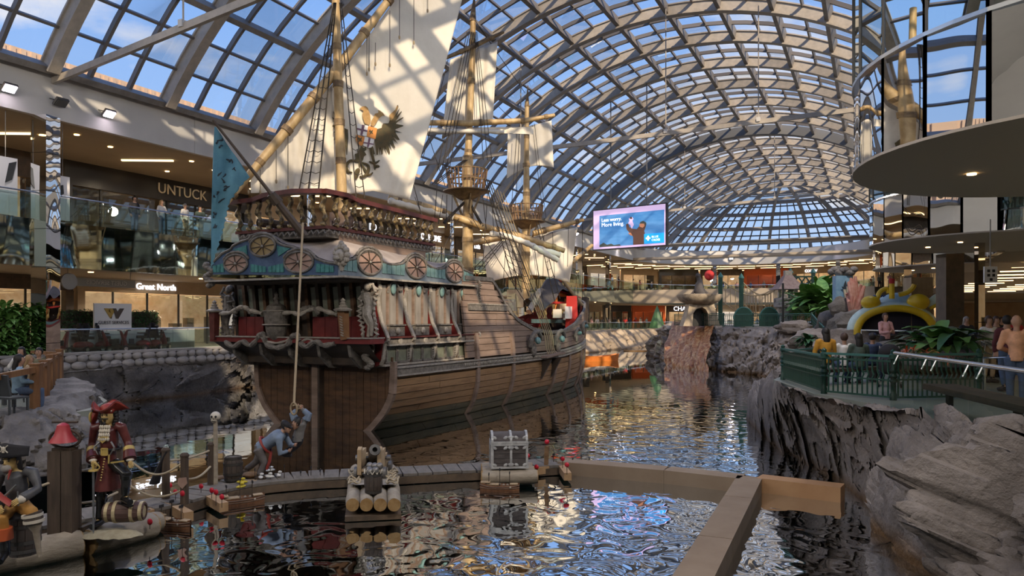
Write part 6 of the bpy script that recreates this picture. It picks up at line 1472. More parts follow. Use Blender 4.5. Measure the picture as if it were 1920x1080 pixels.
b = MB(); b.tube(bez([jb(-60, 600, .02), jb(20, 640, -.06), jb(110, 690, -.1)], 6), .055, 9, sq=.5); b.build('sash', 'pirate_red', B_, smooth=True)
b = MB(); b.tube([jb(60, 480, .02), jb(50, 540, .0)], [.05, .02], 8, sq=.4); b.build('open_collar', 'pirate_red', B_, smooth=True)
b = MB(); b.tube([jb(40, 640, -.03), jb(110, 570, -.03)], [.02, .012], 7); b.ell(jb(38, 645, -.03), .03, 7, 6); b.build('chest_pistol', 'blade', B_)
b = MB(); b.ell(jb(160, 655, -.10), (.07, .05, .06), 10, 8); b.build('lace_cuff', 'lace', B_, smooth=True); MB().tube([jb(155, 690, -.13), jb(150, 600, -.13)], [.012, .01], 7).build('dagger', 'blade', B_)
MB().tube([jb(235, 735, -.12), jb(255, 800, -.12)], [.125, .11], 14).build('knee_cup', 'barrel_dark', B_, smooth=True)
for q in (740, 775): MB().tube([jb(236+(q-735)*.3, q, -.12), jb(238+(q-735)*.3, q+18, -.12)], .13, 14).build('knee_band', 'lace', B_, smooth=True)
MB().tube([jb(252, 800, -.12), jb(262, 850, -.12), jb(290, 1005, -.14)], [.10, .045, .026], 12).build('peg_leg', 'log_wood', B_, smooth=True)
b = MB(); b.tube([jb(50, 830, -.10), jb(48, 900, -.09)], [.115, .125], 14); b.build('boot_cuff', 'orange_red', B_, smooth=True); MB().tube([jb(48, 900, -.08), jb(48, 1005, -.05)], [.08, .065], 12).build('boot_shaft', 'boot_black', B_, smooth=True)
barrel('dark upright keg the seated pirate sits on', pb+Fw*.32+Rt*-.02+V((0, 0, -.02)), .22, .62, 'barrel_dark', 'hoop_dark')
# ---- posts, bell, rope rail
bc = G(122, 1000, -1.85); bell = thing('bell_post', 'tall dark double timber post carrying a red bell, between the two pirate statues', 'post', bc)
for s_, w in ((-.10, .20), (.10, .17)): MB().box(bc+Rt*s_+V((0, 0, .63)), (w, .26, 1.34), RZ).build('post', 'post_wood', bell)
tp_ = bc+V((0, 0, 1.30)); MB().box(tp_+V((0, 0, .02)), (.30, .2, .05), RZ).build('bell_bracket', 'hull_dark', bell)
b = MB(); ct = tp_+V((0, 0, .22)); b.tube([ct+Rt*(.24*math.cos(a))+V((0, 0, .14*math.sin(a)-.04)) for a in [2*math.pi*i/20 for i in range(21)]], .022, 6); b.tube([ct+V((0, 0, -.17)), ct+V((0, 0, -.24))], .04, 6); b.tube([ct-Rt*.2+V((0, 0, .22)), ct+Rt*.2+V((0, 0, .22))], .02, 6); b.build('bell_yoke', 'hull_dark', bell, smooth=True)
M('bell_red', (.42, .04, .05), .45); MB().lathe(ct-Fw*.05+V((0, 0, -.02)), [(.20, -.06), (.185, -.03), (.13, .04), (.10, .14), (.085, .20), (.03, .235), (0, .24)], 22).build('bell', 'bell_red', bell, smooth=True)
posts = []
def rpost(px, ybot, ytop, lab, r=.075, hoodmat='post_wood'):
    o = G(px, ybot, dz); d = (o.x*Fw.x+o.y*Fw.y); h = (ybot-ytop)/FPX*d; t = thing('rope_post', lab, 'post', o)
    MB().tube([o, o+V((0, 0, h-.05))], [r, r*.95], 10).build('post', 'post_wood', t); MB().lathe(o+V((0, 0, h-.06)), [(r*1.1, 0), (r*1.15, .03), (r*.7, .07), (0, .08)], 10).build('post_cap', hoodmat, t)
    posts.append((o, h)); return t, o, h
rpost(220, 958, 838, 'dark rope post hidden behind the standing pirate statue')
_, o3, h3 = rpost(311, 934, 840, 'rope post draped with a black cloth')
_, o4, h4 = rpost(346, 945, 850, 'rope post with small white sign at the near dock edge'); 
_, o5, h5 = rpost(396, 908, 830, 'rope post beside the skull-topped pole')
b = MB(); b.tube([o3+V((.05, 0, h3-.05)), o3-Rt*.12+V((0, 0, h3*.6)), o3-Rt*.22+V((0, 0, h3*.3))], [.06, .10, .16], 8, sq=.4); b.build('black_cloth', 'cloth_black', label='black cloth hanging over a rope post', cat='cloth', smooth=True)
t = thing('skull_pole', 'thin wooden pole topped with a white skull beside the dock ropes', 'pole', G(404, 908, dz)); q = G(404, 908, dz); MB().tube([q, q+V((0, 0, 1.32))], [.05, .045], 9).build('pole', 'log_wood', t)
b = MB(); sc_ = q+V((0, 0, 1.42)); b.ell(sc_, (.10, .11, .10), 12, 9); b.ell(sc_+V((0, -.04, -.08)), (.065, .06, .06), 9, 6); b.build('skull', 'lace', t, smooth=True)
b = MB()
for s_ in (-1, 1): b.ell(sc_-Fw*.095+Rt*.04*s_, (.026, .026, .026), 7, 5)
b.ell(sc_-Fw*.11+V((0, 0, -.045)), .012, 6, 4); b.beam(sc_-Fw*.10-Rt*.04+V((0, 0, -.09)), sc_-Fw*.10+Rt*.04+V((0, 0, -.09)), .01, .012); b.build('skull_sockets', 'black', t)
def swag(a, c, sag, lab, r=.022): MB().tube([a.lerp(c, i/12)-V((0, 0, sag*math.sin(math.pi*i/12))) for i in range(13)], r, 6).build('rope', 'rope', label=lab, cat='rope', smooth=True)
swag(o5+V((0, 0, h5-.15)), o3+V((0, 0, h3-.25)), .05, 'upper rope between the black draped post and the skull pole post'); swag(o4+V((0, 0, h4*.85)), G(235, 952, dz)+V((0, 0, .95)), .30, 'slack upper rope from the white sign post to behind the standing pirate')
swag(o4+V((0, 0, h4*.5)), o5+V((0, 0, h5*.45)), .1, 'lower rope between the white sign post and the skull pole post'); swag(o4+V((0, 0, h4*.30)), G(240, 952, dz)+V((0, 0, .42)), .18, 'lowest rope sagging right of the standing pirate')
swag(bc+V((.05, .1, .95)), G(196, 975, dz)+V((0, 0, .95)), .02, 'upper rope between bell post and standing pirate'); swag(bc+V((.05, .1, .45)), G(220, 960, dz)+V((0, 0, .35)), .05, 'lower rope between bell post and standing pirate'); swag(bc+V((-.1, .1, .85)), G(40, 1030, dz)+V((0, 0, .85)), .0, 'rope from the bell post to the left edge')
q = o4+V((0, 0, h4*.48))-Fw*.09; MB().prism([(-.09, -.06), (0, -.15), (.09, -.05), (.07, .06), (-.07, .05)], q, Rt, (0, 0, 1), .015).build('small_sign', 'pink_window', label='small pointed sign on the near rope post', cat='sign')
barrel('dark keg standing on the dock between the ropes and the bending pirate figure', G(437, 903, dz)+V((0, 0, .02)), .20, .52, 'barrel_dark', 'hoop_dark', (.08, .3, .7, .93))
# ---- bending figure and hanging figure
k3 = .0028
JC = jp(dict(pel=(915, 400), che=(1040, 320), nec=(1085, 275), hea=(1105, 245), sL=(1070, 330), eL=(1080, 440), wL=(1120, 430), sR=(1060, 290), eR=(1120, 400), wR=(1160, 390), hL=(905, 420), kL=(950, 520), aL=(905, 620), tL=(945, 632), hR=(910, 410), kR=(860, 520), aR=(785, 585), tR=(800, 625)), 900, 640, k3,
        dict(sL=-.18, sR=.18, hL=-.1, hR=.1, kL=-.1, kR=.1, aL=-.1, aR=.1, eL=-.2, eR=.2, wL=-.05, wR=.08, tL=-.1, tR=.1))
C_st = human('pirate_figure', JC, 'shirt_blue', 'trouser_grey', 'hair_black', 'skin', 'post_wood', .02, G(487, 896, dz)+V((0, 0, .0)), RZ, 1, 'bending pirate figure in blue shirt, red sash and grey trousers on the dock', 'statue', fing=True, fat=1.25, gaze=(.9, 0, -.4), cap='cloth_black')
def jc(x, y, yy=0): return V(((x-900)*k3, yy, (640-y)*k3))
b = MB(); c0 = jc(945, 385); ax = (V(JC['che'])-V(JC['pel'])).normalized(); sx_ = ax.cross(V((0, 1, 0))).normalized(); b.tube([c0+V((0, 1, 0))*(.17*math.cos(a))+sx_*(.20*math.sin(a)) for a in [2*math.pi*i/20 for i in range(21)]], .028, 6); b.tube([jc(1010, 430, -.2), jc(1000, 500, -.2), jc(975, 560, -.18)], [.03, .035, .03], 6); b.build('sash', 'pirate_red', C_st, smooth=True)
b = MB(); b.ell(jc(830, 615), (.2, .15, .07), 10, 6); b.ell(jc(590, 640), (.16, .12, .05), 10, 6); b.build('rope_heap', 'hull_wood', label='brown sacking heap beside the bending figure\'s feet', cat='sack', smooth=True).parent = None
o = bpy.data.objects['rope_heap']; o.location = G(487, 896, dz); o.rotation_euler = (0, 0, RZ)
JD = jp(dict(pel=(1160, 350), che=(1185, 235), nec=(1180, 195), hea=(1160, 300), sL=(1140, 205), eL=(1120, 160), wL=(1160, 125), sR=(1225, 205), eR=(1245, 165), wR=(1190, 118), hL=(1150, 360), kL=(1120, 420), aL=(1060, 470), tL=(1050, 475), hR=(1170, 370), kR=(1160, 400), aR=(1085, 470), tR=(1060, 480)), 900, 640, k3,
        {n: .35 for n in ('pel', 'che', 'nec', 'sL', 'eL', 'wL', 'sR', 'eR', 'wR', 'hL', 'kL', 'aL', 'tL', 'hR', 'kR', 'aR', 'tR')})
JD['hea'] = (JD['hea'][0], .20, (640-222)*k3-.02); JD['nec'] = (JD['nec'][0], .33, (640-215)*k3)
D_ = human('pirate_figure', JD, 'cloth_grey', 'cloth_black', 'hair_black', 'skin', 'cloth_black', .02, G(487, 896, dz), RZ, 1, 'hanging pirate figure with bound raised hands on the hoist rope behind the bending one', 'statue', fing=True, gaze=(-.5, -.4, -.3))
b = MB()
for kk in 'LR': b.tube([V(JD['s'+kk]), V(JD['e'+kk]), V(JD['w'+kk]).lerp(V(JD['e'+kk]), .3)], [.095, .08, .06], 10)
b.build('sleeves', 'shirt_blue', D_, smooth=True)
b = MB(); b.tube([jc(1165, 128, .35)+V((.05*math.cos(a), .05*math.sin(a), .0+.004*i)) for i, a in enumerate([R(40)*j for j in range(28)])], .012, 5); b.build('wrist_rope', 'tan_rope', D_)
# small figures' belongings near ropes: dog like yellow toy
# ---- rafts
def raft_obj(lab, px0, px1, yf, yb_, nlog, r, rz=None, nm='log_raft'):
    a, c = G(px0, yf, -2.05), G(px1, yf, -2.05); e, f = G(px0, yb_, -2.05), G(px1, yb_, -2.05)
    ctr = (a+c)/2; w = (c-a).length; dr_ = (e+f)/2-ctr; ln = dr_.length; dr_.normalize()
    t = thing(nm, lab, 'raft', ctr)
    for i in range(nlog):
        p = a.lerp(c, (i+.5)/nlog); p.z = -1.90; q = p+dr_*ln+Rt*((i+.5)/nlog-.5)*.05; log(p, q, w/nlog*.52, t, seed=i*7)
    MB().beam(ctr-V((0, 0, .09)), ctr+dr_*ln-V((0, 0, .09)), w, .09).build('float_board', 'dock_side', t)
    global rd; rd = dr_; return t, ctr, ln, w
t, rc, rln, rw = raft_obj('log raft with four rounded logs carrying the small cannon', 648, 752, 962, 893, 4, .13)
cb_ = rc+rd*.42; cb_.z = -1.78
bu = barrel('open slatted tub heaped with iron cannonballs in front of the cannon', cb_+V((0, 0, 0)), .175, .40, 'barrel_dark', 'hoop_dark', (.1, .88), nst=14, lid=False)
b = MB(); b.ell((0, 0, 0), (.068, .068, .068), 12, 8); bm_ = b.mesh('ball', True); bm_.materials.append(MC['grey_metal'])
for i in range(11):
    a = i*2.4; rr_ = .03+.09*((i % 3)/2); o = bpy.data.objects.new('cannonball', bm_); COL.objects.link(o); o.location = cb_+V((rr_*math.cos(a), rr_*math.sin(a), .43+.08*(i % 4 == 0)+.02*(i % 2))); tag(o, 'dark iron cannonball in the heap in the tub before the cannon', 'cannonball', 'cannonballs in the tub')
b = MB()
for i in range(12): a = 2*math.pi*i/12; b.tube([(.165*math.cos(a), .165*math.sin(a), .38), (.17*math.cos(a+.26), .17*math.sin(a+.26), .45), (.165*math.cos(a+.52), .165*math.sin(a+.52), .38)], .012, 5)
b.build('rope_trim', 'lace', bu)
cn = thing('cannon', 'small old cannon on a wooden carriage aimed at the viewer from the log raft', 'cannon', rc+rd*1.5+V((0, 0, .3)))
M('iron', (.06, .06, .06), .5, .4, (.12, .115, .11), 8, .2)
m0, m1 = P(703, 843, 14.75), P(697, 872, 16.1)
ax = (m1-m0).normalized(); rot = ax.to_track_quat('Z', 'Y').to_matrix()
MB().lathe(m0, [(.045, .25), (.05, .0), (.11, .0), (.115, .05), (.085, .08), (.075, .12), (.085, .5), (.10, .55), (.10, .9), (.13, .95), (.13, 1.25), (.10, 1.32), (.04, 1.35), (.05, 1.42), (0, 1.46)], 20, rot).build('barrel_tube', 'iron', cn, smooth=True)
MB().lathe(m0, [(0, .1), (.048, .1)], 16, rot).build('bore', 'black', cn)
tr0 = m0+ax*.75
MB().tube([tr0-Rt*.32, tr0+Rt*.32], .035, 10).build('trunnion', 'iron', cn)
for s_ in (-1, 1):
    o = rc+rd*1.75+Rt*.20*s_; o.z = -1.72
    MB().prism([(-.45, .0), (.5, .0), (.5, .2), (.3, .2), (.3, .32), (.08, .32), (.08, .46), (-.28, .46), (-.33, .55), (-.45, .5)], o+V((0, 0, .10)), Fw, (0, 0, 1), .08).build('cheek', 'crate', cn)
    for q in (-.3, .35): MB().lathe(o+Fw*q+Rt*.09*s_+V((0, 0, .12)), [(0, -.03), (.12, -.03), (.12, .03), (0, .03)], 16, Rt.to_track_quat('Z', 'Y').to_matrix()).build('wheel', 'grey_metal', cn)
    MB().tube([tr0+Rt*.28*s_, tr0+Rt*.36*s_], .06, 10).build('trunnion_cap', 'grey_metal', cn)
MB().box(rc+rd*1.6+V((0, 0, .52)), (.36, .6, .05), RZ).build('bed', 'crate', cn)
cp_ = thing('rope_coil', 'pale net and rope heap around the cannon carriage', 'rope', rc+rd*1.2+V((0, 0, .35))); b = MB()
for s_ in (-1, 1):
    for j in range(5):
        c = rc+rd*(1.0+.25*j)+Rt*(.37+.03*math.sin(j*2))*s_; c.z = -1.71
        b.tube([c+Rt*(.11*math.cos(a))+Fw*(.16*math.sin(a))+V((0, 0, .03*math.sin(3*a+j)+.03)) for a in [2*math.pi*i/14 for i in range(15)]], .02, 5)
b.build('rope', 'rope', cp_)
MB().grid(lambda u, v: rc+Rt*lerp(-.45, .45, u)+rd*lerp(.8, 2.0, v)+V((0, 0, .345+.02*noise.noise(V((u*9, v*9, 0))))), 16, 12).build('sacking', 'carving_pale', cp_)
# treasure chest
t2, cc, cl, cw = raft_obj('low log raft carrying the treasure chest', 908, 1006, 905, 884, 1, .2)
for ch in list(t2.children): 
    for g in list(ch.children): bpy.data.objects.remove(g)
    bpy.data.objects.remove(ch)
c0 = G(957, 900, -2.0); crz = RZ+.10; U_ = V((math.cos(crz), math.sin(crz), 0)); N_ = V((-math.sin(crz), math.cos(crz), 0))
for j, (z, w, dd_, r) in enumerate(((-2.02, 1.22, .12, .16), (-2.0, 1.16, .45, .16), (-1.98, 1.14, .78, .16))): log(V((*(c0-U_*w/2+N_*(dd_+.1)).xy, z+.04)), V((*(c0+U_*w/2+N_*(dd_+.1)).xy, z+.04)), r, t2, seed=j*3+2)
chs = thing('treasure_chest', 'weathered treasure chest with domed lid and white metal leaf mounts', 'chest', c0+N_*.5+V((0, 0, .2)))
M('chest_wood', (.05, .04, .04), .8, 0, (.12, .105, .10), 3, .5, 18, stretch=(1, 1, 4)); M('chest_metal', (.34, .34, .34), .6, .2, (.55, .55, .54), 9, .3)
o = c0+N_*.16+V((0, 0, .0)); o.z = -1.80; Wc, Dc, Hc = .80, .50, .52
for i in range(5): MB().box(o+N_*Dc/2+V((0, 0, .03+Hc/5*(i+.5))), (Wc, Dc, Hc/5-.008), crz).build('board', 'chest_wood', chs)
def chp(x, y, z): return o+U_*x+N_*y+V((0, 0, z))
b = MB(); vs = []; n = 12
for i in range(n+1):
    a = math.pi*i/n
    for x in (-Wc/2, Wc/2): vs.append(chp(x, Dc/2-Dc/2*math.cos(a), Hc+.06+.22*math.sin(a)))
b.add(vs, [(2*i, 2*i+1, 2*i+3, 2*i+2) for i in range(n)]+[tuple(2*i for i in range(n+1)), tuple(2*i+1 for i in range(n, -1, -1))]); b.build('lid', 'chest_wood', chs, smooth=True)
for x in (-Wc/2+.02, .03, Wc/2-.02):
    b = MB(); q = [chp(x, Dc/2-(Dc/2+.012)*math.cos(math.pi*i/n), Hc+.06+.235*math.sin(math.pi*i/n)) for i in range(n+1)]
    for a, c in zip(q, q[1:]): b.beam(a, c, .05, .02, up=N_.cross(U_))
    b.build('lid_strap', 'chest_metal', chs); MB().box(chp(x, -.008, Hc/2+.03), (.05, .02, Hc), crz).build('front_strap', 'chest_metal', chs)
for z in (.04, Hc+.02, Hc+.07): MB().box(chp(0, -.006, z), (Wc+.03, .03, .045), crz).build('rim', 'chest_metal', chs); MB().box(chp(-Wc/2-.005, Dc/2, z), (.02, Dc+.02, .045), crz).build('rim', 'chest_metal', chs)
for y in (.02, Dc-.02): MB().box(chp(-Wc/2-.008, y, Hc/2), (.02, .05, Hc), crz).build('side_strap', 'chest_metal', chs)
for x in (-Wc/2+.02, -.04, .10, Wc/2-.02):
    for z in (.10, Hc-.05, Hc+.17):
        for dx, r_ in ((.05, .5), (-.05, -.5)):
            if abs(x+dx) > Wc/2-.01: continue
            yy = -.02 if z < Hc else .02; MB().ell(chp(x+dx, yy+.0, z), (.052, .012, .035), 10, 6, Matrix.Rotation(crz, 3, 'Z') @ Matrix.Rotation(r_, 3, 'Y')).build('leaf_mount', 'chest_metal', chs, smooth=True)
# ---- toy galleons floating
M('toy_wood', (.12, .05, .022), .55, 0, (.24, .11, .05), 9, .3, 30)
def toy(lab, px, py, ln, rz, cg=None):
    o = G(px, py, ZW+.02); t = thing('model_galleon', lab, 'model ship', o); t.rotation_euler = (0, 0, rz); t['_loc'] = [0, 0, 0]; L2 = ln/2
    def hp(u, z): x = lerp(-L2, L2, u); w = ln*.15*math.sin(math.pi*min(1, u*.85+.13))**.7; return x, w*(.75+.25*min(1, z/(ln*.12)))
    def sh_(u): return ln*(.13+.10*max(0, .25-u)*3+.05*max(0, u-.8)*4)
    b = MB()
    for sd in (1, -1): b.grid(lambda u, v: V((hp(u, v*sh_(u))[0], sd*hp(u, v*sh_(u))[1], -.05+v*(sh_(u)+.05))), 14, 5)
    b.grid(lambda u, v: V((lerp(-L2, L2, u), lerp(-1, 1, v)*hp(u, .1)[1], ln*.09)), 14, 2); b.grid(lambda u, v: V((-L2, lerp(-1, 1, v)*hp(0, .1)[1], u*sh_(0))), 3, 3)
    b.build('hull', 'toy_wood', t)
    for z in (.35, .7):
        b = MB()
        for sd in (1, -1): b.tube([V((hp(u, z)[0], sd*(hp(u, z*sh_(u))[1]+.006), z*sh_(u))) for u in [i/12 for i in range(13)]], .010, 4)
        b.build('hull_strake', 'hull_wood_up', t)
    b = MB(); b.box((-L2*.72, 0, ln*.19), (ln*.24, ln*.20, .02)); b.box((-L2*.35, 0, ln*.14), (ln*.3, ln*.22, .015)); b.box((L2*.72, 0, ln*.15), (ln*.2, ln*.16, .015)); b.build('decks', 'crate', t)
    for x, h in ((-.55, .42), (0, .55), (.5, .46)): m = MB().tube([(x*L2, 0, .05), (x*L2, 0, ln*h)], .008, 5).build('mast', 'hull_dark', t); MB().box((x*L2, 0, ln*h*.93), (.02, .09, .05)).build('masthead', 'cloth_black', t)
    b = MB()
    for i in range(9): b.ell((lerp(-L2*.8, L2*.8, i/8), .03*math.sin(i*2), ln*.13), (.03, .025, .025), 6, 4)
    b.build('deck_gear', 'carving_pale', t); MB().lathe((L2*.55, -ln*.13, ln*.09), [(0, 0), (.022, 0), (0, .005)], 8, Matrix.Rotation(R(90), 3, 'X')).build('white_disc', 'lace', t); return t
toy('brown model galleon floating beside the near tan kerb, first from the left', 322, 986, .85, RZ-.35)
toy('brown model galleon floating under the yellow floats, second from the left', 450, 944, .95, RZ+.55)
toy('long brown model galleon against the dock, third from the left', 507, 918, 1.15, RZ+.28); toy('brown model galleon against the dock right of the bending figure', 583, 911, .8, RZ+.08)
toy('brown model galleon in front of the treasure chest raft', 937, 918, .85, RZ-.05); toy('small model galleon inside the tan boom right of the chest', 1038, 884, .8, RZ-.55); toy('model galleon lying along the basin kerb', 1090, 884, .75, RZ-.2)
# tan bent booms
M('boom', (.42, .26, .13), .6, 0, (.52, .34, .19), 3, .3)
def boom(lab, pts, w=.17, h=.17):
    q = [G(x, y, -2.05) for x, y in pts]; t = thing('wooden_boom', lab, 'boom', q[0])
    for a, c in zip(q, q[1:]): e = (c-a).normalized()*.05; MB().beam(a-e, c+e, w, h).build('boom_beam', 'boom', t)
boom('tan bent wooden boom projecting from the dock behind the first model galleon', [(272, 966), (357, 938), (386, 932), (418, 950)]); boom('short tan boom ends beside the first model galleon', [(332, 957), (352, 968)]); boom('tan bent boom right of the treasure chest', [(1008, 882), (1052, 876), (1064, 893)])
M('marker_red', (.55, .01, .03), .4)
for i, (x, y, h, g_) in enumerate([(319, 925, .16, 0), (329, 938, .16, 0), (342, 962, .35, 0), (377, 925, .14, 0), (397, 935, .16, 0), (405, 948, .25, 0), (416, 952, .2, 0), (272, 976, .12, 1), (281, 992, .12, 1), (990, 862, .1, 2), (1006, 888, .15, 2), (1055, 878, .22, 2), (1063, 890, .22, 2)]):
    o = G(x, y, -1.97); t = thing('ball_marker', ['small red ball marker on the tan left boom', 'small red ball marker at the log end', 'small red ball marker beside the treasure chest'][g_], 'marker', o, ['red markers on the left boom', 'red markers at the log end', 'red markers by the chest'][g_])
    MB().tube([o, o+V((0, 0, h))], .008, 4).build('stick', 'hull_dark', t); MB().ell(o+V((0, 0, h)), (.055, .03, .055), 10, 7).build('ball', 'marker_red', t, smooth=True)
o = G(1024, 872, -1.95); t = thing('ship_wheel_post', 'small post with a red ball beyond the treasure chest', 'post', o); MB().beam(o, o+V((.02, 0, .45)), .08, .08).build('post', 'hull_wood', t); MB().ell(o+V((.02, 0, .55)), .06, 10, 7).build('ball', 'marker_red', t, smooth=True)
M('yellow_toy', (.60, .48, .03), .5); M('white_toy', (.75, .75, .73), .5)
for i, (x, y, m, lb) in enumerate([(454, 906, 'yellow_toy', 'yellow float toy at the dock edge, upper one'), (452, 915, 'yellow_toy', 'yellow float toy at the dock edge, lower one'), (489, 897, 'white_toy', 'white toy float by the bending figure, left'), (505, 896, 'white_toy', 'white toy float by the bending figure, middle'), (507, 884, 'white_toy', 'white toy float by the bending figure, nearest his hand'), (523, 893, 'white_toy', 'white toy float by the bending figure, right')]):
    o = G(x, y, -1.93); b = MB(); b.ell(o+V((0, 0, .03)), (.12, .05, .035), 9, 6, Matrix.Rotation(RZ+i, 3, 'Z')); b.tube([o, o+V((0, 0, .09))], .014, 5); b.ell(o+V((.03, 0, .10)), (.05, .04, .025), 8, 5); b.build('toy_float', m, label=lb, cat='toy', smooth=True)
# ================================================================ right bank
M('fence_green', (.012, .05, .035), .4, 0, (.02, .07, .05), 4); M('fence_teal', (.04, .14, .12), .45)
pk = MB(); pk.tube([(0, 0, .06), (0, 0, .42), (.035, 0, .50), (0, 0, .58), (0, 0, .84)], .019, 5); pkm = pk.mesh('picket'); pkm.materials.append(MC['fence_green'])
def fence(pts, h, lab, sp=.11, post=True, name='railing', group=None, single=True, big=True):
    t = thing(name, lab, 'railing', pts[0], group); acc = MB()
    for a, c in zip(pts, pts[1:]):
        a, c = V(a), V(c); d = (c-a); ln = d.length; ang = math.atan2(d.y, d.x); sc = h/.9
        for z, w, hh in ((h, .07, .05), (h-.11, .04, .04), (.06, .04, .04), (h*.45, .03, .03)): MB().beam(a+V((0, 0, z)), c+V((0, 0, z)), w, hh).build('rail', 'fence_teal' if z == h else 'fence_green', t)
        n = int(ln/sp)
        for i in range(1, n):
            p = a.lerp(c, i/n)
            if single: piece('picket', pkm, None, t, p, ang, (1, 1, sc))
            else: acc.beam(p+V((0, 0, .06)), p+V((0, 0, h-.1)), .025, .025)
    if acc.v: acc.build('pickets', 'fence_green', t, kind='stuff')
    for p in pts:
        p = V(p)
        if big: MB().lathe(p, [(.07, 0), (.07, .12), (.05, .16), (.05, .36), (.08, .40), (.05, .44), (.085, .50), (.05, .56), (.08, .62), (.05, .66), (.05, h-.08), (.08, h-.05), (.08, h), (.05, h+.03), (.06, h+.08), (0, h+.13)], 12).build('post', 'fence_green', t, smooth=True)
        else: MB().beam(p, p+V((0, 0, h)), .06, .06).build('post', 'fence_green', t)
    return t
F0, F1, F2, F3 = P(1468, 712, 20.9), P(1545, 738, 17.0), P(1675, 750, 15.6), P(1836, 752, 15.9)
for q in (F0, F1, F2, F3): q.z = -.2
fence([F0, F1], .86, 'green iron railing on the rock edge, left end section'); fence([F1, F2], .92, 'green iron railing in front of the seated visitors'); fence([F2, F3], .95, 'green iron railing behind the near glass balustrade')
fb_ = P(1468, 660, 23.5); fb_.z = -.2; fence([F0, V((F0.x+.9, F0.y+3.2, -.2)), V((F0.x+4.2, F0.y+4.4, -.2))], .8, 'green iron railing on the far side of the seating corner', big=False)
# raised island railings
I = [P(x, y, d) for x, y, d in ((1357, 612, 55.5), (1412, 613, 53.5), (1522, 617, 49.8))]
for q in I: q.z = .93
fence([I[0], I[1], I[2]], .92, 'long green railing on the rock island', .16)
a = P(1522, 617, 49.8); c = P(1545, 640, 44); a.z = .93; c.z = .1; fence([a, c], .9, 'sloping green stair railing, left of the two', .2, big=False)
a = P(1585, 617, 47); c = P(1614, 640, 41); a.z = .93; c.z = .1; fence([a, c], .9, 'sloping green stair railing, right of the two', .2, big=False)
a = P(1560, 617, 50); c = P(1588, 617, 47.5); a.z = c.z = .93; fence([a, c], .92, 'short green railing between the two stair rails', .2, big=False)
a = P(1265, 606, 66); c = P(1355, 608, 57); a.z = c.z = .95; fence([a, c], .95, 'green railing round the foot of the rock fountain', .2, big=False)
for i, (x0, x1) in enumerate(((1376, 1412), (1424, 1460))):   # arched green backs
    p, q = P(x0, 600, 57), P(x1, 600, 57); t = thing('arched_panel', ['green arched bridge side panel, left one', 'green arched bridge side panel, right one'][i], 'railing', p); w = (q-p).length/2; ct = (p+q)/2; ct.z = 1.5; u = (q-p).normalized()
    MB().prism([(w*math.cos(a), .85*math.sin(a)) for a in [math.pi*j/16 for j in range(17)]], ct, u, (0, 0, 1), .08).build('panel', 'fence_green', t); b = MB(); b.tube([ct+u*(w*math.cos(a))+V((0, 0, .88*math.sin(a))) for a in [math.pi*j/16 for j in range(17)]], .06, 6); b.build('arch_rail', 'fence_teal', t)
    MB().box(ct-V((0, 0, .3)), (w*2, .08, .6), math.atan2(u.y, u.x)).build('lower_panel', 'fence_green', t)
# near glass balustrade with slanting steel handrail
h0, h1, h2 = P(1678, 662, 14.2), P(1800, 679, 11.6), P(2000, 707, 8.6)
gt = thing('glass_balustrade', 'near glass balustrade with bright round steel handrail along the right rocks', 'railing', (h0.x, h0.y, -.2))
MB().tube([h0, h1, h2], .035, 10).build('handrail', 'steel_rail', gt, smooth=True)
gl = [(h0, .9), (h1, .9), (h2, .9)]
pts = [h0.lerp(h1, .0), h0.lerp(h1, .62), h1.lerp(h2, .18), h1.lerp(h2, .95)]
for a, c in zip(pts, pts[1:]):
    d = (c-a).normalized(); q = V((d.y, -d.x, 0))*.09; a2, c2 = a+d*.012+q, c-d*.012+q
    MB().add([V((a2.x, a2.y, -.35)), V((c2.x, c2.y, -.35)), V((c2.x, c2.y, c2.z-.12)), V((a2.x, a2.y, a2.z-.12))], [(0, 1, 2, 3)]).build('glass_panel', 'rail_glass', gt)
    for f in (.12, .88): p = a.lerp(c, f); MB().tube([p, p+q+V((0, 0, -.2))], .014, 6).build('bracket', 'steel_rail', gt)
a, c = P(1845, 671, 16), P(1900, 670, 15.5); MB().tube([(a.x, a.y, -.2), a, c, (c.x, c.y, -.2)], .035, 8).build('handrail', 'steel_rail', label='short level steel handrail beside the man in the orange shirt', cat='railing', smooth=True)
hs = thing('stair_handrail', 'steel double handrail climbing beyond the planter at the right', 'railing', P(1800, 630, 22)); a, c = P(1798, 628, 24), P(1895, 657, 17)
MB().tube([a, c], .03, 8).build('handrail', 'steel_rail', hs, smooth=True); MB().tube([a-V((0, 0, .25)), c-V((0, 0, .25))], .02, 6).build('handrail', 'steel_rail', hs)
for f in (.3, .45, .6, .75, .9): p = a.lerp(c, f); MB().tube([p, p-V((.04, 0, .3))], .014, 5).build('bracket', 'steel_rail', hs)
a, c = P(1615, 619, 30), P(1712, 621, 29); MB().tube([(a.x, a.y, -.2), a, c, (c.x, c.y, -.2)], .035, 8).build('handrail', 'steel_rail', label='steel handrail behind the seated visitors, in front of the yellow creature arch', cat='railing', smooth=True)
# bench
bt = thing('bench', 'long dark bench behind the near glass balustrade', 'bench', P(1895, 860, 8.9)); a, c = P(1760, 733, 13.5), P(1990, 782, 9.6); a.z = c.z = .28
MB().beam(a, c, .55, .10).build('seat', 'hull_dark', bt)
for f in (.12, .72): p = a.lerp(c, f); MB().box((p.x, p.y, .02), (.08, .10, .46), RZ).build('leg', 'dark', bt); MB().box((p.x, p.y, -.18), (.10, .45, .04), RZ-1.1).build('foot', 'dark', bt)
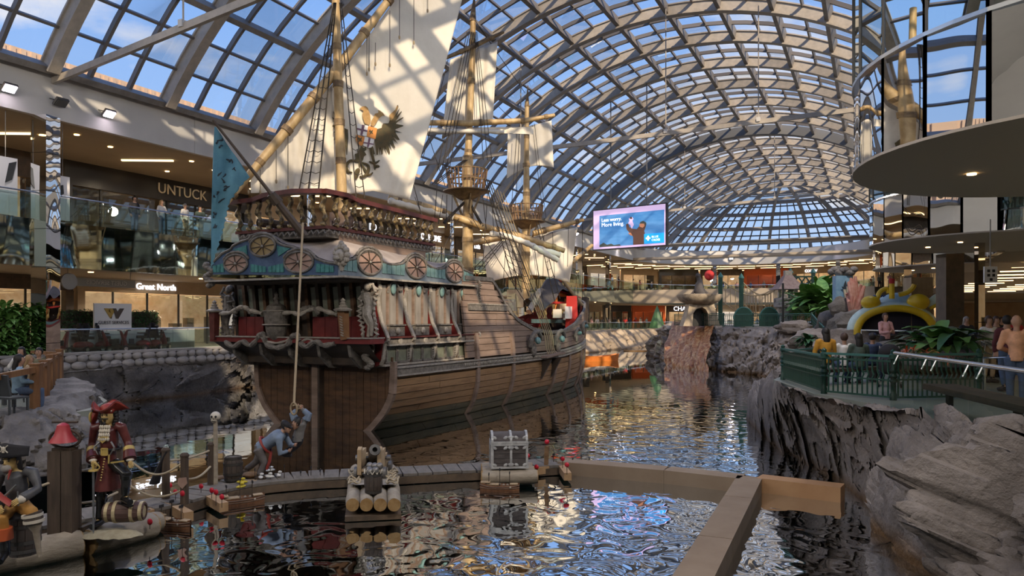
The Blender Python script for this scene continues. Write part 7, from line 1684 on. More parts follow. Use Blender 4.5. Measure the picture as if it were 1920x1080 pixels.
# right bank rock planter and foliage
rock_mat('rock_planter', (.09, .08, .07), (.16, .14, .12), (.24, .21, .18), wet=False)
def boulder(lab, c, r, seed, mat='rock_planter', n=26, par=None):
    b = MB()
    def f(u, v):
        a, e = u*2*math.pi, (v-.5)*math.pi; d = V((math.cos(a)*math.cos(e), math.sin(a)*math.cos(e), math.sin(e))); q = d*1.4+V((seed, seed*.3, 0)); k = 1+.28*noise.fractal(q, 1, 2, 3)+.22*(noise.voronoi(q*1.3)[0][1]-noise.voronoi(q*1.3)[0][0])-.1
        return V(c)+V((d.x*r[0], d.y*r[1], d.z*r[2]))*k
    b.grid(f, n, n//2, True); return b.build('boulder', mat, par, smooth=True, label=lab, cat='rock' if lab else None, ang=35)
for i, (x, y, d, r, lb) in enumerate([(1700, 660, 24, (1.3, 1, .55), 'grey boulder behind the handrail left of the orange flowers'), (1760, 665, 23, (1.6, 1.2, .5), 'low grey boulder under the tropical leaves'), (1815, 665, 23, (1.3, 1, .6), 'grey boulder right of the tropical leaves'), (1600, 600, 42, (1.4, 1, .8), 'layered grey boulder left of the yellow creature arch'), (1625, 622, 40, (1.6, 1, .6), 'dark boulder at the foot of the yellow creature arch'), (1570, 600, 46, (1.3, .9, .9), 'stacked boulder between the stair rails'), (1595, 640, 38, (1.8, 1, .9), 'pale boulder below the stairs'), (1490, 610, 50, (1.3, 1, .5), 'boulder on the island edge under the green railing'), (1540, 632, 44, (1.9, 1.1, .8), 'rounded boulder at the foot of the left stair railing')]):
    q = P(x, y, d); boulder(lb, q-V((0, 0, r[2]*.3)), r, i*3.3, 'rock_island' if i in (6, 7, 8) else 'rock_planter')
M('leaf_green', (.08, .20, .04), .5, 0, (.19, .36, .09), 3, 0); M('leaf_dark', (.03, .10, .035), .45, 0, (.07, .17, .055), 3, 0); M('leaf_bronze', (.07, .10, .05), .5, 0, (.13, .16, .09), 3); M('bromeliad', (.50, .09, .03), .5, 0, (.70, .22, .08), 6); M('stem', (.12, .10, .05), .7)
def leaf_mesh(ln, w, curl=.35, mat='leaf_green', tipw=.0):
    b = MB(); n = 7; vs = []
    for i in range(n+1):
        u = i/n; ww = w*math.sin(math.pi*min(1, u*.93+.04))**.8; x = ln*u; z = ln*(.75*u-curl*2*u*u); vs += [(x, -ww/2, z+ww*.12), (x, 0, z), (x, ww/2, z+ww*.12)]
    fs = []
    for i in range(n): fs += [(3*i, 3*i+1, 3*i+4, 3*i+3), (3*i+1, 3*i+2, 3*i+5, 3*i+4)]
    b.add(vs, fs); m = b.mesh('leaf', True, 180); m.materials.append(MC[mat]); return m
LM = [leaf_mesh(1, .34, .3), leaf_mesh(1, .28, .45, 'leaf_dark'), leaf_mesh(1, .36, .35), leaf_mesh(1, .3, .4, 'leaf_bronze'), leaf_mesh(1, .10, .5), leaf_mesh(1, .14, .35, 'bromeliad')]
def plant(lab, c, n, size, kinds, seed=0, up=.5, cat='plant', stuff=False):
    rr = random.Random(seed); t = thing('leafy_plant', lab, cat, c); acc = MB()
    for i in range(n):
        a = i*2.4+rr.uniform(-.3, .3); s_ = size*rr.uniform(.6, 1.1); e = rr.uniform(-.5, .35)-(up-.5); me = LM[rr.choice(kinds)]; h = rr.uniform(0, size*.35)
        if stuff:
            m = Matrix.Translation(V(c)+V((0, 0, h))) @ Matrix.Rotation(a, 4, 'Z') @ Matrix.Rotation(e, 4, 'Y') @ Matrix.Scale(s_, 4); acc.add([m@v.co for v in me.vertices], [tuple(p.vertices) for p in me.polygons])
        else: piece('leaf', me, None, t, V(c)+V((0, 0, h)), 0, (s_, s_, s_), (0, e, a))
    if stuff: acc.build('leaves', LM[kinds[0]].materials[0], t, kind='stuff')
    else: MB().tube([V(c)-V((0, 0, .1)), V(c)+V((0, 0, size*.4))], [.05, .03], 6).build('stem', 'stem', t)
    return t
for i, (x, y, d, n, s_, kd, lb) in enumerate([(1722, 655, 21, 26, .95, [1, 3], 'dark broad-leaved tropical plant at the left of the right-hand planter'), (1760, 655, 20.5, 34, 1.15, [0, 2, 0], 'bright green large-leaved tropical plant in the middle of the planter'), (1795, 655, 20, 28, 1.05, [1, 3, 2], 'tall dark green tropical plant at the right of the planter'), (1745, 640, 23, 14, 1.1, [0, 3], 'tropical plant standing behind the bright green one')]): plant(lb, P(x, y, d)-V((0, 0, .1)), n, s_, kd, i)
for i, (x, y, d) in enumerate([(1712, 660, 20), (1735, 664, 19.5), (1765, 668, 18.8), (1780, 672, 18.4), (1700, 663, 20.2)]): plant(['orange bromeliad clump at the left front of the planter', 'second orange bromeliad clump from the left in the planter', 'orange bromeliad clump under the bright leaves', 'rightmost orange bromeliad clump by the railing', 'small orange bromeliad clump at the far left of the planter'][i], P(x, y, d)-V((0, 0, .1)), 14, .38, [5], 20+i)
for i, (x, y, d, s_, lb) in enumerate([(1515, 590, 55, 2.6, 'palm-like plant right of the stone hut'), (1545, 590, 54, 2.9, 'palm-like plant with long fronds in the island planting'), (1570, 595, 52, 2.2, 'bushy plant left of the pink coral'), (1532, 570, 58, 2.8, 'tall frond plant behind the green railing'), (1515, 642, 42, 1.0, 'small green shrub on the rocks above the seated visitors')]): plant(lb, P(x, y, d)-V((0, 0, .3)), 60, s_, [0, 1, 4] if i != 4 else [1], 40+i, .8, stuff=True)
for i, (x, y, d) in enumerate([(1540, 560, 56), (1528, 575, 54)]): q = P(x, y, d); MB().tube([q-V((0, 0, 2.2)), q+V((.3, 0, 1.2))], [.12, .07], 7).build('palm_trunk', 'stem', label=['pale leaning palm trunk in the island planting, taller', 'pale palm trunk in the island planting, shorter'][i], cat='tree')
q = P(1232, 595, 84); b = MB(); b.lathe(q-V((0, 0, 1.2)), [(.9, 0), (.75, .6), (.5, 1.3), (.25, 2), (0, 2.6)], 10); b.build('conifer', 'leaf_dark', label='small dark conifer by the far rocks', cat='tree')
# yellow and blue creature arch
M('creature_yellow', (.62, .40, .01), .35, 0, (.72, .50, .02), 2); M('creature_blue', (.30, .46, .56), .4, 0, (.42, .60, .66), 2.2); M('creature_dark', (.015, .012, .03), .6); M('creature_pale', (.50, .66, .62), .4, 0, (.62, .74, .70), 4)
cd = 37.0
cr = thing('creature_arch', 'yellow and pale blue fish-like creature forming an arched tunnel mouth', 'play structure', P(1680, 620, cd))
cc_ = P(1678, 628, cd); ux = (Rt*.96-Fw*.28).normalized(); uy = V((-ux.y, ux.x, 0)); 
def cp2(x, z, y=0): return cc_+ux*x+uy*y+V((0, 0, z))
hw2, hh2 = 1.70, 1.32
def arch(x): return hh2*max(0, 1-(abs(x)/hw2)**2.2)**.55
mo = [(hw2*math.sin(a)*1.0, hh2*max(0, math.cos(a))**.8) for a in [R(-90+180*i/24) for i in range(25)]]
b = MB(); b.tube([cp2(x*1.02, z+(.0), -.1) for x, z in mo], .18, 10); b.build('mouth_lip', 'creature_yellow', cr, smooth=True)
b = MB(); vs = []
for x, z in mo: s_ = 1+.0; vs += [cp2(x*1.06, z*1.06+.02, .0), cp2(x*1.22-.05, z*1.17+.06, .35)]
b.add(vs, [(2*i, 2*i+1, 2*i+3, 2*i+2) for i in range(24)]); o = b.build('brow_band', 'creature_pale', cr, smooth=True); o.modifiers.new('s', 'SOLIDIFY').thickness = .06
b = MB(); b.grid(lambda u, v: cp2(v*.5+lerp(1, .6, v)*hw2*1.15*math.sin(R(-90+180*u)), (lerp(1.15, 1.62, math.sin(v*math.pi*.6))*hh2)*max(0, math.cos(R(-90+180*u)))**.7, .35+v*1.3), 30, 12); b.build('body', 'creature_blue', cr, smooth=True)
for x, y_, r in ((-1.05, 1.62, (.46, .35, .34)), (1.1, 1.62, (.52, .35, .42))): MB().ell(cp2(x, y_, .3), r, 14, 10).build('eye_bulge', 'creature_yellow', cr, smooth=True)
for pl in ([(-.75, 1.75), (-.6, 2.15), (-.3, 2.3), (-.2, 2.1)], [(.25, 2.0), (.6, 2.1), (.85, 2.3), (.95, 2.5)]): MB().tube(bez([cp2(x, z, .4) for x, z in pl], 5), .12, 8).build('fin_strip', 'creature_yellow', cr, smooth=True)
MB().prism([(0, 0), (.45, .1), (.75, .75), (.3, .65), (-.05, .35)], cp2(1.55, 1.35, .4), ux, (0, 0, 1), .14).build('side_fin', 'creature_pale', cr); MB().tube([cp2(1.62, 1.3, .3), cp2(2.05, 1.55, .3), cp2(2.35, 2.1, .3)], [.08, .1, .05], 8).build('fin_edge', 'creature_yellow', cr)
MB().tube([cp2(-.1, 1.8, .2), cp2(-.1, 2.55, .2)], .13, 10).build('periscope', 'creature_yellow', cr); MB().tube([cp2(-.1, 2.55, .2), cp2(-.1, 2.80, .2)], .135, 10).build('periscope_top', 'cloth_red', cr)
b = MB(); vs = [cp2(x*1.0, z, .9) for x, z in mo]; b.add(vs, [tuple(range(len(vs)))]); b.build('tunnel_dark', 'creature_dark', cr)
b = MB()
for i in range(10): b.ell(cp2(-.9+i*.06, 1.95+.02*math.sin(i*3), .32+.02*i), (.04, .03, .04), 6, 4)
b.build('spots', 'cloth_blue', cr)
# coral and ocean column
q = P(1580, 600, 44); t = thing('reef_column', 'rocky reef column with a blue panel showing a small ship silhouette', 'decoration', q); M('panel_sky', (.16, .32, .48), .5, 0, (.28, .45, .58), 3)
MB().box(q+V((0, 0, 1.75)), (1.0, .5, 1.7), RZ).build('blue_panel', 'panel_sky', t); b = MB()
for i in range(9): b.ell(q+V((-.6+.15*i, 0, 2.85+.12*math.sin(i*1.7))), (.24, .3, .2), 9, 7)
b.build('coral_cap', 'rock_grey', t, smooth=True)
b = MB(); o_ = q-Fw*.32+V((.05, 0, 1.95)); b.prism([(-.25, 0), (.25, 0), (.18, -.1), (-.18, -.1)], o_, Rt, (0, 0, 1), .05); b.prism([(-.15, .05), (.05, .05), (-.02, .35)], o_, Rt, (0, 0, 1), .05); b.prism([(.05, .05), (.2, .05), (.1, .25)], o_, Rt, (0, 0, 1), .05); b.build('ship_silhouette', 'ink', t)
boulder(None, q+V((.1, -.3, .7)), (.8, .5, .65), 77, 'rock_planter', par=t)
M('coral_pink', (.50, .20, .15), .7, 0, (.62, .34, .26), 4, .4); M('coral_cream', (.55, .48, .33), .7, 0, (.62, .56, .42), 4)
b = MB(); rr = random.Random(4); q = P(1603, 598, 43)
for i in range(16): a = rr.uniform(-.5, .5); x = rr.uniform(-.25, .25); b.tube([q+V((x, 0, rr.uniform(0, .8))), q+V((x+a*.4, rr.uniform(-.2, .2), 1.0+i*.05)), q+V((x+a*.7, 0, 1.25+i*.08))], [.12, .13, .08], 7)
b.build('coral', 'coral_pink', label='tall pink branching coral beside the reef column', cat='decoration', smooth=True)
b = MB(); q = P(1600, 555, 43.5)
for i in range(7): b.tube([q+V((.12*(i-3), 0, -.3)), q+V((.16*(i-3), 0, .4+.15*(i % 3)))], [.09, .07], 7)
b.build('coral', 'coral_cream', label='cream finger coral rising above the pink one', cat='decoration', smooth=True)
# rock fountain with seal statue
M('rock_pale', (.30, .24, .17), .8, 0, (.44, .36, .27), 1.6, .5, 5, c3=(.20, .16, .12)); fq = P(1312, 608, 60); fq.z = .93
ft_ = thing('rock_fountain', 'pale rock fountain, an arched base carrying a wide bowl', 'fountain', fq)
b = MB(); b.prism([(-1.5, 0), (-.75, 0), (-.7, 1.0), (-.45, 1.35), (0, 1.5), (.3, 1.35), (.5, 1.0), (.55, 0), (1.45, 0), (1.15, 1.0), (.95, 1.9), (-.95, 1.9), (-1.15, 1.0)], fq, Rt, (0, 0, 1), 1.4)
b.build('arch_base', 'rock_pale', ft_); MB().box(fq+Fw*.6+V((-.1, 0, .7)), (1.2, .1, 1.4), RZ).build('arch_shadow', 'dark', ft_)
MB().lathe(fq+V((0, 0, 1.75)), [(0.2, 0), (1.1, .02), (1.55, .25), (1.8, .6), (1.82, .78), (1.6, .8), (1.4, .62), (.2, .55)], 28).build('bowl', 'rock_pale', ft_, smooth=True)
b = MB(); s0 = fq+V((0, 0, 2.45)); b.tube(bez([s0+V((.5, 0, 0)), s0+V((.1, 0, .15)), s0+V((-.05, 0, .6)), s0+V((0, 0, 1.1)), s0+V((-.08, -.05, 1.5))], 4), [.18, .25, .33, .4, .42, .42, .42, .4, .38, .36, .33, .28, .24, .2, .17, .16, .15], 12); b.ell(s0+V((-.12, -.08, 1.62)), (.2, .26, .2), 10, 8); b.tube([s0+V((-.2, 0, .5)), s0+V((-.75, -.1, .05))], [.16, .05], 8); b.tube([s0+V((.2, 0, .5)), s0+V((.75, -.1, .05))], [.16, .05], 8)
b.build('seal_statue', 'tarp', label='dark seal statue sitting on the fountain bowl', cat='statue', smooth=True)
# stone hut
hq = P(1477, 606, 58); hq.z = .93; hu = thing('stone_hut', 'small crazy-stone hut with a shingled hipped roof on the island', 'hut', hq); M('crazy_stone', (.16, .14, .12), .8, 0, (.36, .33, .30), 2.6, .8, 6, lo=.42, hi=.5); M('shingle', (.24, .16, .14), .8, 0, (.33, .24, .21), 5, .4)
MB().lathe(hq, [(.75, 0), (.65, 1.1), (.8, 1.4), (1.05, 1.5), (1.05, 2.15), (.9, 2.2), (.2, 2.1)], 16).build('stone_basin', 'crazy_stone', hu, smooth=True)
for sx2 in (-.5, .5):
    for sy in (-.45, .45): MB().beam(hq+Rt*sx2+Fw*sy+V((0, 0, 2.1)), hq+Rt*sx2*.9+Fw*sy+V((0, 0, 3.0)), .22, .22).build('pillar', 'white_wall', hu)
rf = MB(); n = 8
for i in range(n):
    f0, f1 = i/n, (i+1)/n; w0 = lerp(1.12, .32, f0**.75); w1 = lerp(1.12, .32, f1**.75)-.03; z0, z1 = 2.85+f0*1.05, 2.85+f1*1.05; vs = []
    for w, z in ((w0, z0), (w1, z1+.04)):
        for a, c in ((-1, -1), (1, -1), (1, 1), (-1, 1)): vs.append(hq+Rt*a*w+Fw*c*w+V((0, 0, z)))
    MB().add(vs, [(3, 2, 1, 0), (4, 5, 6, 7)]+[(j, (j+1) % 4, 4+(j+1) % 4, 4+j) for j in range(4)]).build('shingle_row', 'shingle', hu)
MB().box(hq+V((0, 0, 4.1)), (.55, .4, .45), RZ).build('roof_block', 'carving_pale', hu)
# lamp post black, rope bridge
q = P(1468, 618, 50); MB().tube([q-V((0, 0, .1)), q+V((0, 0, 3.1))], .07, 8).build('post', 'dark', label='thin black post in front of the stone hut', cat='post')
br = thing('rope_bridge', 'rope bridge with green timber posts above the island', 'bridge', P(1352, 600, 60)); bp_ = []
for x, y in ((1351, 520), (1390, 522), (1482, 512), (1525, 512)):
    q = P(x, 608, 62); q.z = .9; tpz = P(x, y, 62).z; MB().beam(q, V((q.x, q.y, tpz)), .32, .32).build('post', 'fence_green', br); MB().lathe((q.x, q.y, tpz), [(.24, 0), (.24, .06), (0, .45)], 8).build('post_cap', 'fence_teal', br); bp_.append(V((q.x, q.y, tpz)))
for a, c, sg in ((bp_[0], bp_[2], 1.5), (bp_[1], bp_[2]+V((-.6, 0, -.6)), 1.1)):
    b = MB(); q = [a.lerp(c, i/14)-V((0, 0, sg*math.sin(math.pi*i/14)+.2)) for i in range(15)]; b.tube(q, .06, 5); b.tube([p-V((0, 0, 1.7)) for p in q], .05, 5)
    for p in q[1:-1]: b.tube([p, p-V((0, 0, 1.7))], .03, 4)
    b.build('bridge_ropes', 'tan_rope', br)
for i in range(3): 
    a, c = bp_[2].lerp(bp_[3], i/3), bp_[2].lerp(bp_[3], (i+1)/3); b = MB(); b.beam(a-V((0, 0, .3)), c-V((0, 0, 1.2)), .08, .1); b.beam(c-V((0, 0, .3)), a-V((0, 0, 1.2)), .08, .1); b.build('cross_brace', 'fence_green', br)
for z in (.3, 1.2): MB().beam(bp_[2]-V((0, 0, z)), bp_[3]-V((0, 0, z)), .1, .12).build('cross_rail', 'fence_green', br)
# orange boat
M('boat_orange', (.75, .20, .03), .45, 0, (.82, .27, .05), 2); bq = (G(1082, 678, ZW)+G(1157, 676, ZW))/2; bo = thing('rowing_boat', 'bright orange rowing boat moored beyond the bow', 'boat', bq); La = (G(1157, 676, ZW)-G(1082, 678, ZW)); ln = La.length; bx = La.normalized(); by = V((-bx.y, bx.x, 0)); b = MB()
for sd in (1, -1): b.grid(lambda u, v: bq+bx*(lerp(-.5, .5, u)*ln*(1+.04*v))+by*(sd*.62*math.sin(math.pi*min(.95, .12+u*.85))**.6*(.7+.3*v))+V((0, 0, -.1+v*(.52+.22*(2*u-1)**2))), 16, 5)
b.build('hull', 'boat_orange', bo, smooth=True); b = MB(); b.grid(lambda u, v: bq+bx*(lerp(-.48, .48, u)*ln)+by*(lerp(-1, 1, v)*.5*math.sin(math.pi*(.1+u*.85))**.6)+V((0, 0, .1)), 12, 2); b.build('floor_boards', 'orange_wood', bo)
for f in (-.25, .05, .3): MB().box(bq+bx*f*ln+V((0, 0, .38)), (.2, 1.0, .05), math.atan2(bx.y, bx.x)).build('thwart', 'orange_wood', bo)
# right columns
q = P(1781, 700, 30); q.z = -.2; MB().box((q.x, q.y, 1.95), (.72, .72, 4.3), RZ).build('square_column', 'wood_dark', label='dark timber-clad square column at the right', cat='pillar')
q = P(1721, 620, 38); MB().box((q.x, q.y, 1.6), (1.1, .8, 4), RZ).build('square_column', 'stone_clad', label='grey clad column behind the yellow creature arch', cat='pillar')
q = P(1837, 690, 29.5); pillar(q.x, q.y, -.2, ZD0, .26, 'slim mirrored column beside the tropical planter', 'mirror_brown', RZ)
q = P(1702, 600, 44); pillar(q.x, q.y, 0, ZD0, .4, 'far slim column under the right canopy', 'mirror_brown')
q = P(1857, 515, 24); t = thing('hanging_sign', 'small white hanging sign with black symbols in the right mall', 'sign', q); MB().box(q, (.42, .06, .52), RZ).build('panel', 'white_paint', t)
b = MB()
for i, (x, z) in enumerate(((-.08, .12), (.08, .12), (-.08, -.02), (.08, -.02), (0, -.16))): b.box(q-Fw*.04+Rt*x+V((0, 0, z)), (.08, .02, .09), RZ)
b.build('symbols', 'dark', t); MB().tube([q, (q.x, q.y, ZD0+.2)], .02, 5).build('hanger', 'grey_metal', t)
# ================================================================ screen
sq = [P(1113, 396, 62), P(1248, 388, 58), P(1248, 462, 58), P(1113, 468, 62)]
U_ = (sq[1]-sq[0]); U_.z = 0; sw = U_.length; U_.normalize(); stp = P(1113, 396, 62).z; sbt = P(1113, 468, 62).z; sn = V((U_.y, -U_.x, 0)); sc = thing('advertising_screen', 'large hanging screen reading Less worry. More living.', 'screen', sq[0])
def sp(x, z, o=0): return V((sq[0].x, sq[0].y, sbt))+U_*(x*sw)+V((0, 0, z*(stp-sbt)))+sn*o
MB().box(sp(.5, .5, -.15), (sw*1.03, .3, (stp-sbt)*1.06), math.atan2(U_.y, U_.x)).build('casing', 'dark', sc)
M('scr_pink', (.60, .44, .66), .9, emit=.75, spec=0); M('scr_blue', (.03, .14, .36), .9, emit=.8, spec=0, c2=(.12, .28, .52), scale=.6, lo=.3, hi=.7, stretch=(.5, .5, 2)); M('scr_cyan', (.01, .30, .72), .5, emit=1.0); M('scr_white', (1, 1, 1), .5, emit=1); M('scr_dark', (.10, .045, .03), .5, emit=.5); M('scr_skin', (.50, .20, .10), .5, emit=.7); M('scr_tree', (.05, .06, .05), .5, emit=.5)
def scr(nm, poly, m, o): MB().prism(poly, sp(0, 0, o), U_*sw, V((0, 0, stp-sbt)), 0, .01).build(nm, m, sc) 
scr('picture', [(0, 0), (1, 0), (1, 1), (0, 1)], 'scr_pink', .02); scr('picture', [(.09, .05), (.985, .05), (.985, .86), (.09, .86)], 'scr_blue', .03)
scr('picture_trees', [(.09, .05), (.40, .05), (.38, .09), (.30, .08), (.26, .12), (.2, .10), (.15, .16), (.11, .12), (.09, .1)], 'scr_tree', .04)
scr('picture_man', [(.57, .05), (.72, .05), (.73, .30), (.72, .38), (.74, .48), (.75, .55), (.71, .60), (.67, .58), (.65, .50), (.62, .44), (.56, .46), (.52, .50), (.50, .60), (.47, .58), (.48, .45), (.54, .32), (.57, .25)], 'scr_dark', .04)
scr('picture_face', [(.66, .49), (.70, .46), (.725, .5), (.72, .57), (.68, .58), (.655, .55)], 'scr_skin', .05); scr('picture_hair', [(.66, .57), (.72, .56), (.74, .50), (.75, .58), (.71, .63), (.67, .61)], 'scr_tree', .06)
scr('picture_child', [(.51, .72), (.56, .75), (.575, .70), (.56, .66), (.58, .55), (.55, .46), (.53, .56), (.50, .60), (.52, .66)], 'scr_pink', .055); scr('picture_child', [(.50, .36), (.53, .30), (.56, .28), (.54, .36)], 'scr_skin', .055)
scr('picture_child', [(.525, .71), (.56, .70), (.555, .75), (.53, .76)], 'scr_dark', .06)
scr('logo_field', [(.72, .06), (.985, .06), (.985, .30), (.72, .30)], 'scr_cyan', .05)
scr('logo_mark', [(.745, .17), (.765, .17), (.765, .13), (.785, .13), (.785, .17), (.805, .17), (.805, .21), (.785, .21), (.785, .25), (.765, .25), (.765, .21), (.745, .21)], 'scr_white', .07)
text('caption', 'Less worry.', 'scr_white', sp(.12, .735, .05), U_, (0, 0, 1), .40, sc, .01, alignx='LEFT'); text('caption', 'More living.', 'scr_white', sp(.12, .61, .05), U_, (0, 0, 1), .45, sc, .01, alignx='LEFT')
text('logo_text', 'BLUE', 'scr_white', sp(.82, .215, .07), U_, (0, 0, 1), .24, sc, .01, alignx='LEFT', squash=1.1); text('logo_text', 'CROSS', 'scr_white', sp(.82, .135, .07), U_, (0, 0, 1), .24, sc, .01, alignx='LEFT')
for f in (.25, .75): p = sp(f, 1); MB().tube([p, (p.x, p.y, vtop(p.x))], .05, 5).build('hanger', 'grey_metal', sc)
# ================================================================ left: desk, board, scooters, hedges, signs
def lx(px, py, X=XL-1.2): return PX(px, X, py=py)
a, c = PX(118, -31.9, 0), PX(355, -31.9, 0); dk_ = thing('reception_desk', 'long white reception counter behind the mobility scooters', 'desk', (a.x, a.y, 0)); n = 5
for i in range(n):
    p, q = a.lerp(c, i/n), a.lerp(c, (i+1)/n); m = (p+q)/2; MB().box((m.x, m.y, .52), (.8, (q-p).length-.02, 1.0)).build('panel', 'white_paint', dk_)
MB().box(((a+c)/2).xy.to_3d()+V((.42, 0, .18)), (.04, (c-a).length*.98, .34)).build('kick_board', 'grey_metal', dk_); MB().box(((a+c)/2).xy.to_3d()+V((0, 0, 1.05)), (.9, (c-a).length+.1, .05)).build('counter_top', 'white_paint', dk_)
a, c = PX(173, -31.7, 0), PX(243, -31.7, 0); y0, y1 = a.y, c.y; zb_, zt_ = 1.08, PX(205, -31.7, py=569).z; gb = thing('guest_services_board', 'white board reading GUEST SERVICES with a large W mark on the reception counter', 'sign', (-31.6, (y0+y1)/2, zb_))
MB().box((-31.6, (y0+y1)/2, (zb_+zt_)/2), (.08, y1-y0, zt_-zb_)).build('panel', 'white_paint', gb); YY = V((0, 1, 0)); M('w_gold', (.40, .26, .06), .4, .3); hz, wz = zt_-zb_, y1-y0
def gp(poly, m): MB().prism(poly, (-31.53, y0, zb_), (0, wz, 0), (0, 0, hz), .02).build('w_mark', m, gb)
gp([(.24, .80), (.36, .80), (.46, .52), (.40, .40)], 'w_gold'); gp([(.36, .70), (.46, .52), (.52, .70), (.46, .80), (.38, .80)], 'w_gold'); gp([(.46, .80), (.56, .80), (.60, .66), (.66, .80), (.78, .80), (.62, .38), (.56, .38), (.52, .60)], 'wood_dark'); gp([(.40, .40), (.46, .52), (.44, .38)], 'wood_dark')
text('lettering', 'GUEST SERVICES', 'dark', (-31.52, (y0+y1)/2, zb_+hz*.22), YY, (0, 0, 1), .21, gb, .006)
a, c = PX(110, -31.2, 0), PX(255, -31.2, 0); zs = PX(180, -31.2, py=530).z; gs = thing('hanging_sign', 'grey translucent hanging sign with reversed lettering and a round disc end', 'sign', (-31.2, (a.y+c.y)/2, zs)); M('sign_grey', (.16, .13, .09), .4)
MB().box((-31.2, (a.y+c.y)/2+.35, zs), (.05, (c.y-a.y)*.78, .36)).build('panel', 'sign_grey', gs); MB().lathe((-31.2, a.y+.45, zs), [(0, -.04), (.36, -.04), (.36, .04), (0, .04)], 24, Matrix.Rotation(R(90), 3, 'Y')).build('disc', 'grey_metal', gs)
text('lettering', 'GUEST SERVICES', 'soffit', (-31.16, (a.y+c.y)/2+.35, zs), YY, (0, 0, 1), .27, gs, .01, mirror=True)
for i, yy in enumerate((a.y+.4, c.y-.3)): MB().tube([(-31.2, yy, zs+.1), (-31.2, yy, ZSB+.1)], .015, 4).build('hanger', 'grey_metal', gs)
M('scooter_red', (.22, .012, .02), .3, 0, (.28, .02, .03), 3)
def scooter(px, lab, rz, X=-31.1, sc_=1.0):
    q = PX(px, X, 0); t = thing('mobility_scooter', lab, 'scooter', (q.x, q.y, 0)); t.rotation_euler = (0, 0, rz); t.scale = (sc_,)*3; t['_loc'] = [0, 0, 0]
    MB().box((0, 0, .22), (.5, 1.15, .08)).build('footboard', 'hull_dark', t); b = MB(); b.ell((0, .38, .34), (.28, .34, .18), 12, 8); b.build('rear_body', 'scooter_red', t, smooth=True)
    b = MB(); b.tube([(0, -.50, .22), (0, -.46, .5), (0, -.34, .85), (0, -.30, .95)], [.20, .16, .10, .07], 10, sq=.6); b.build('front_cowl', 'scooter_red', t, smooth=True)
    for x in (-.25, .25):
        for y in (-.5, .42): w = MB().lathe((x, y, .15), [(.06, -.05), (.15, -.05), (.15, .05), (.06, .05)], 16, Matrix.Rotation(R(90), 3, 'Y')).build('wheel', 'dark', t); MB().lathe((x*1.12, y, .15), [(0, -.03), (.08, -.03), (.08, .03), (0, .03)], 10, Matrix.Rotation(R(90), 3, 'Y')).build('hub_cap', 'chrome', w)
    MB().box((0, .34, .66), (.46, .46, .12)).build('seat', 'cloth_black', t); MB().box((0, .58, .95), (.44, .12, .52), rot=Matrix.Rotation(-.2, 3, 'X')).build('backrest', 'cloth_black', t); MB().box((0, .66, 1.25), (.24, .08, .14)).build('headrest', 'cloth_black', t); MB().tube([(0, .36, .4), (0, .34, .62)], .05, 8).build('seat_post', 'dark', t)
    b = MB(); b.tube([(-.26, -.2, .98), (-.12, -.30, .96), (.12, -.30, .96), (.26, -.2, .98)], .02, 6); b.build('handlebar', 'dark', t); MB().box((0, -.75, .48), (.3, .2, .22)).build('basket', 'dark', t)
    for x in (-.27, .27): MB().beam((x, .52, .84), (x, .16, .84), .06, .05).build('armrest', 'cloth_black', t)
for px, lb, rz in ((138, 'red mobility scooter at the left end, mostly behind the pillar', .2), (178, 'second mobility scooter from the left, high backed', 2.9), (212, 'third mobility scooter from the left', 2.6), (252, 'red mobility scooter with its nose raised to the left', -.5), (298, 'rightmost red mobility scooter', 3.6)): scooter(px, lb, rz+R(0))
q = PX(275, -30.9, 0); wk = thing('rollator', 'folded dark rollator in front of the rightmost scooters', 'walker', (q.x, q.y, 0)); b = MB(); b.tube([(q.x, q.y-.3, .1), (q.x, q.y-.1, .85), (q.x, q.y+.1, .85), (q.x, q.y+.35, .1)], .02, 5); b.build('frame', 'dark', wk)
for y in (-.3, .35): MB().lathe((q.x+.02, q.y+y, .1), [(0, -.02), (.1, -.02), (.1, .02), (0, .02)], 12, Matrix.Rotation(R(90), 3, 'Y')).build('wheel', 'dark', wk)
def hedge(px0, px1, lab, X, z0, z1, mat='leaf_dark', seed=0, big=False):
    a, c = PX(px0, X, 0), PX(px1, X, 0); t = thing('hedge', lab, 'plant', (X, (a.y+c.y)/2, z0)); rr = random.Random(seed); b = MB(); b.box((X, (a.y+c.y)/2, (z0+z1)/2), (.3, c.y-a.y, (z1-z0)*.9)); b.build('hedge_core', 'hull_dark', t); acc = MB()
    for i in range(900 if not big else 500):
        me = LM[0 if mat == 'leaf_green' else 1]; s_ = rr.uniform(.12, .2)*(3 if big else 1); m = Matrix.Translation((X+rr.uniform(-.1, .3), rr.uniform(a.y, c.y), rr.uniform(z0, z1))) @ Matrix.Rotation(rr.uniform(-1.6, 1.6), 4, 'Z') @ Matrix.Rotation(rr.uniform(-.8, .6), 4, 'Y') @ Matrix.Scale(s_, 4); acc.add([m@v.co for v in me.vertices], [tuple(p.vertices) for p in me.polygons])
    acc.build('leaves', mat, t, kind='stuff')
hedge(105, 173, 'clipped dark hedge left of the guest services board', -32.6, .9, 1.9, seed=1); hedge(243, 292, 'clipped dark hedge right of the guest services board', -32.6, .9, 1.9, seed=2); hedge(-20, 52, 'large leafy green plants at the left edge beyond the terrace', -30.8, -.2, 1.9, 'leaf_green', 3, True)
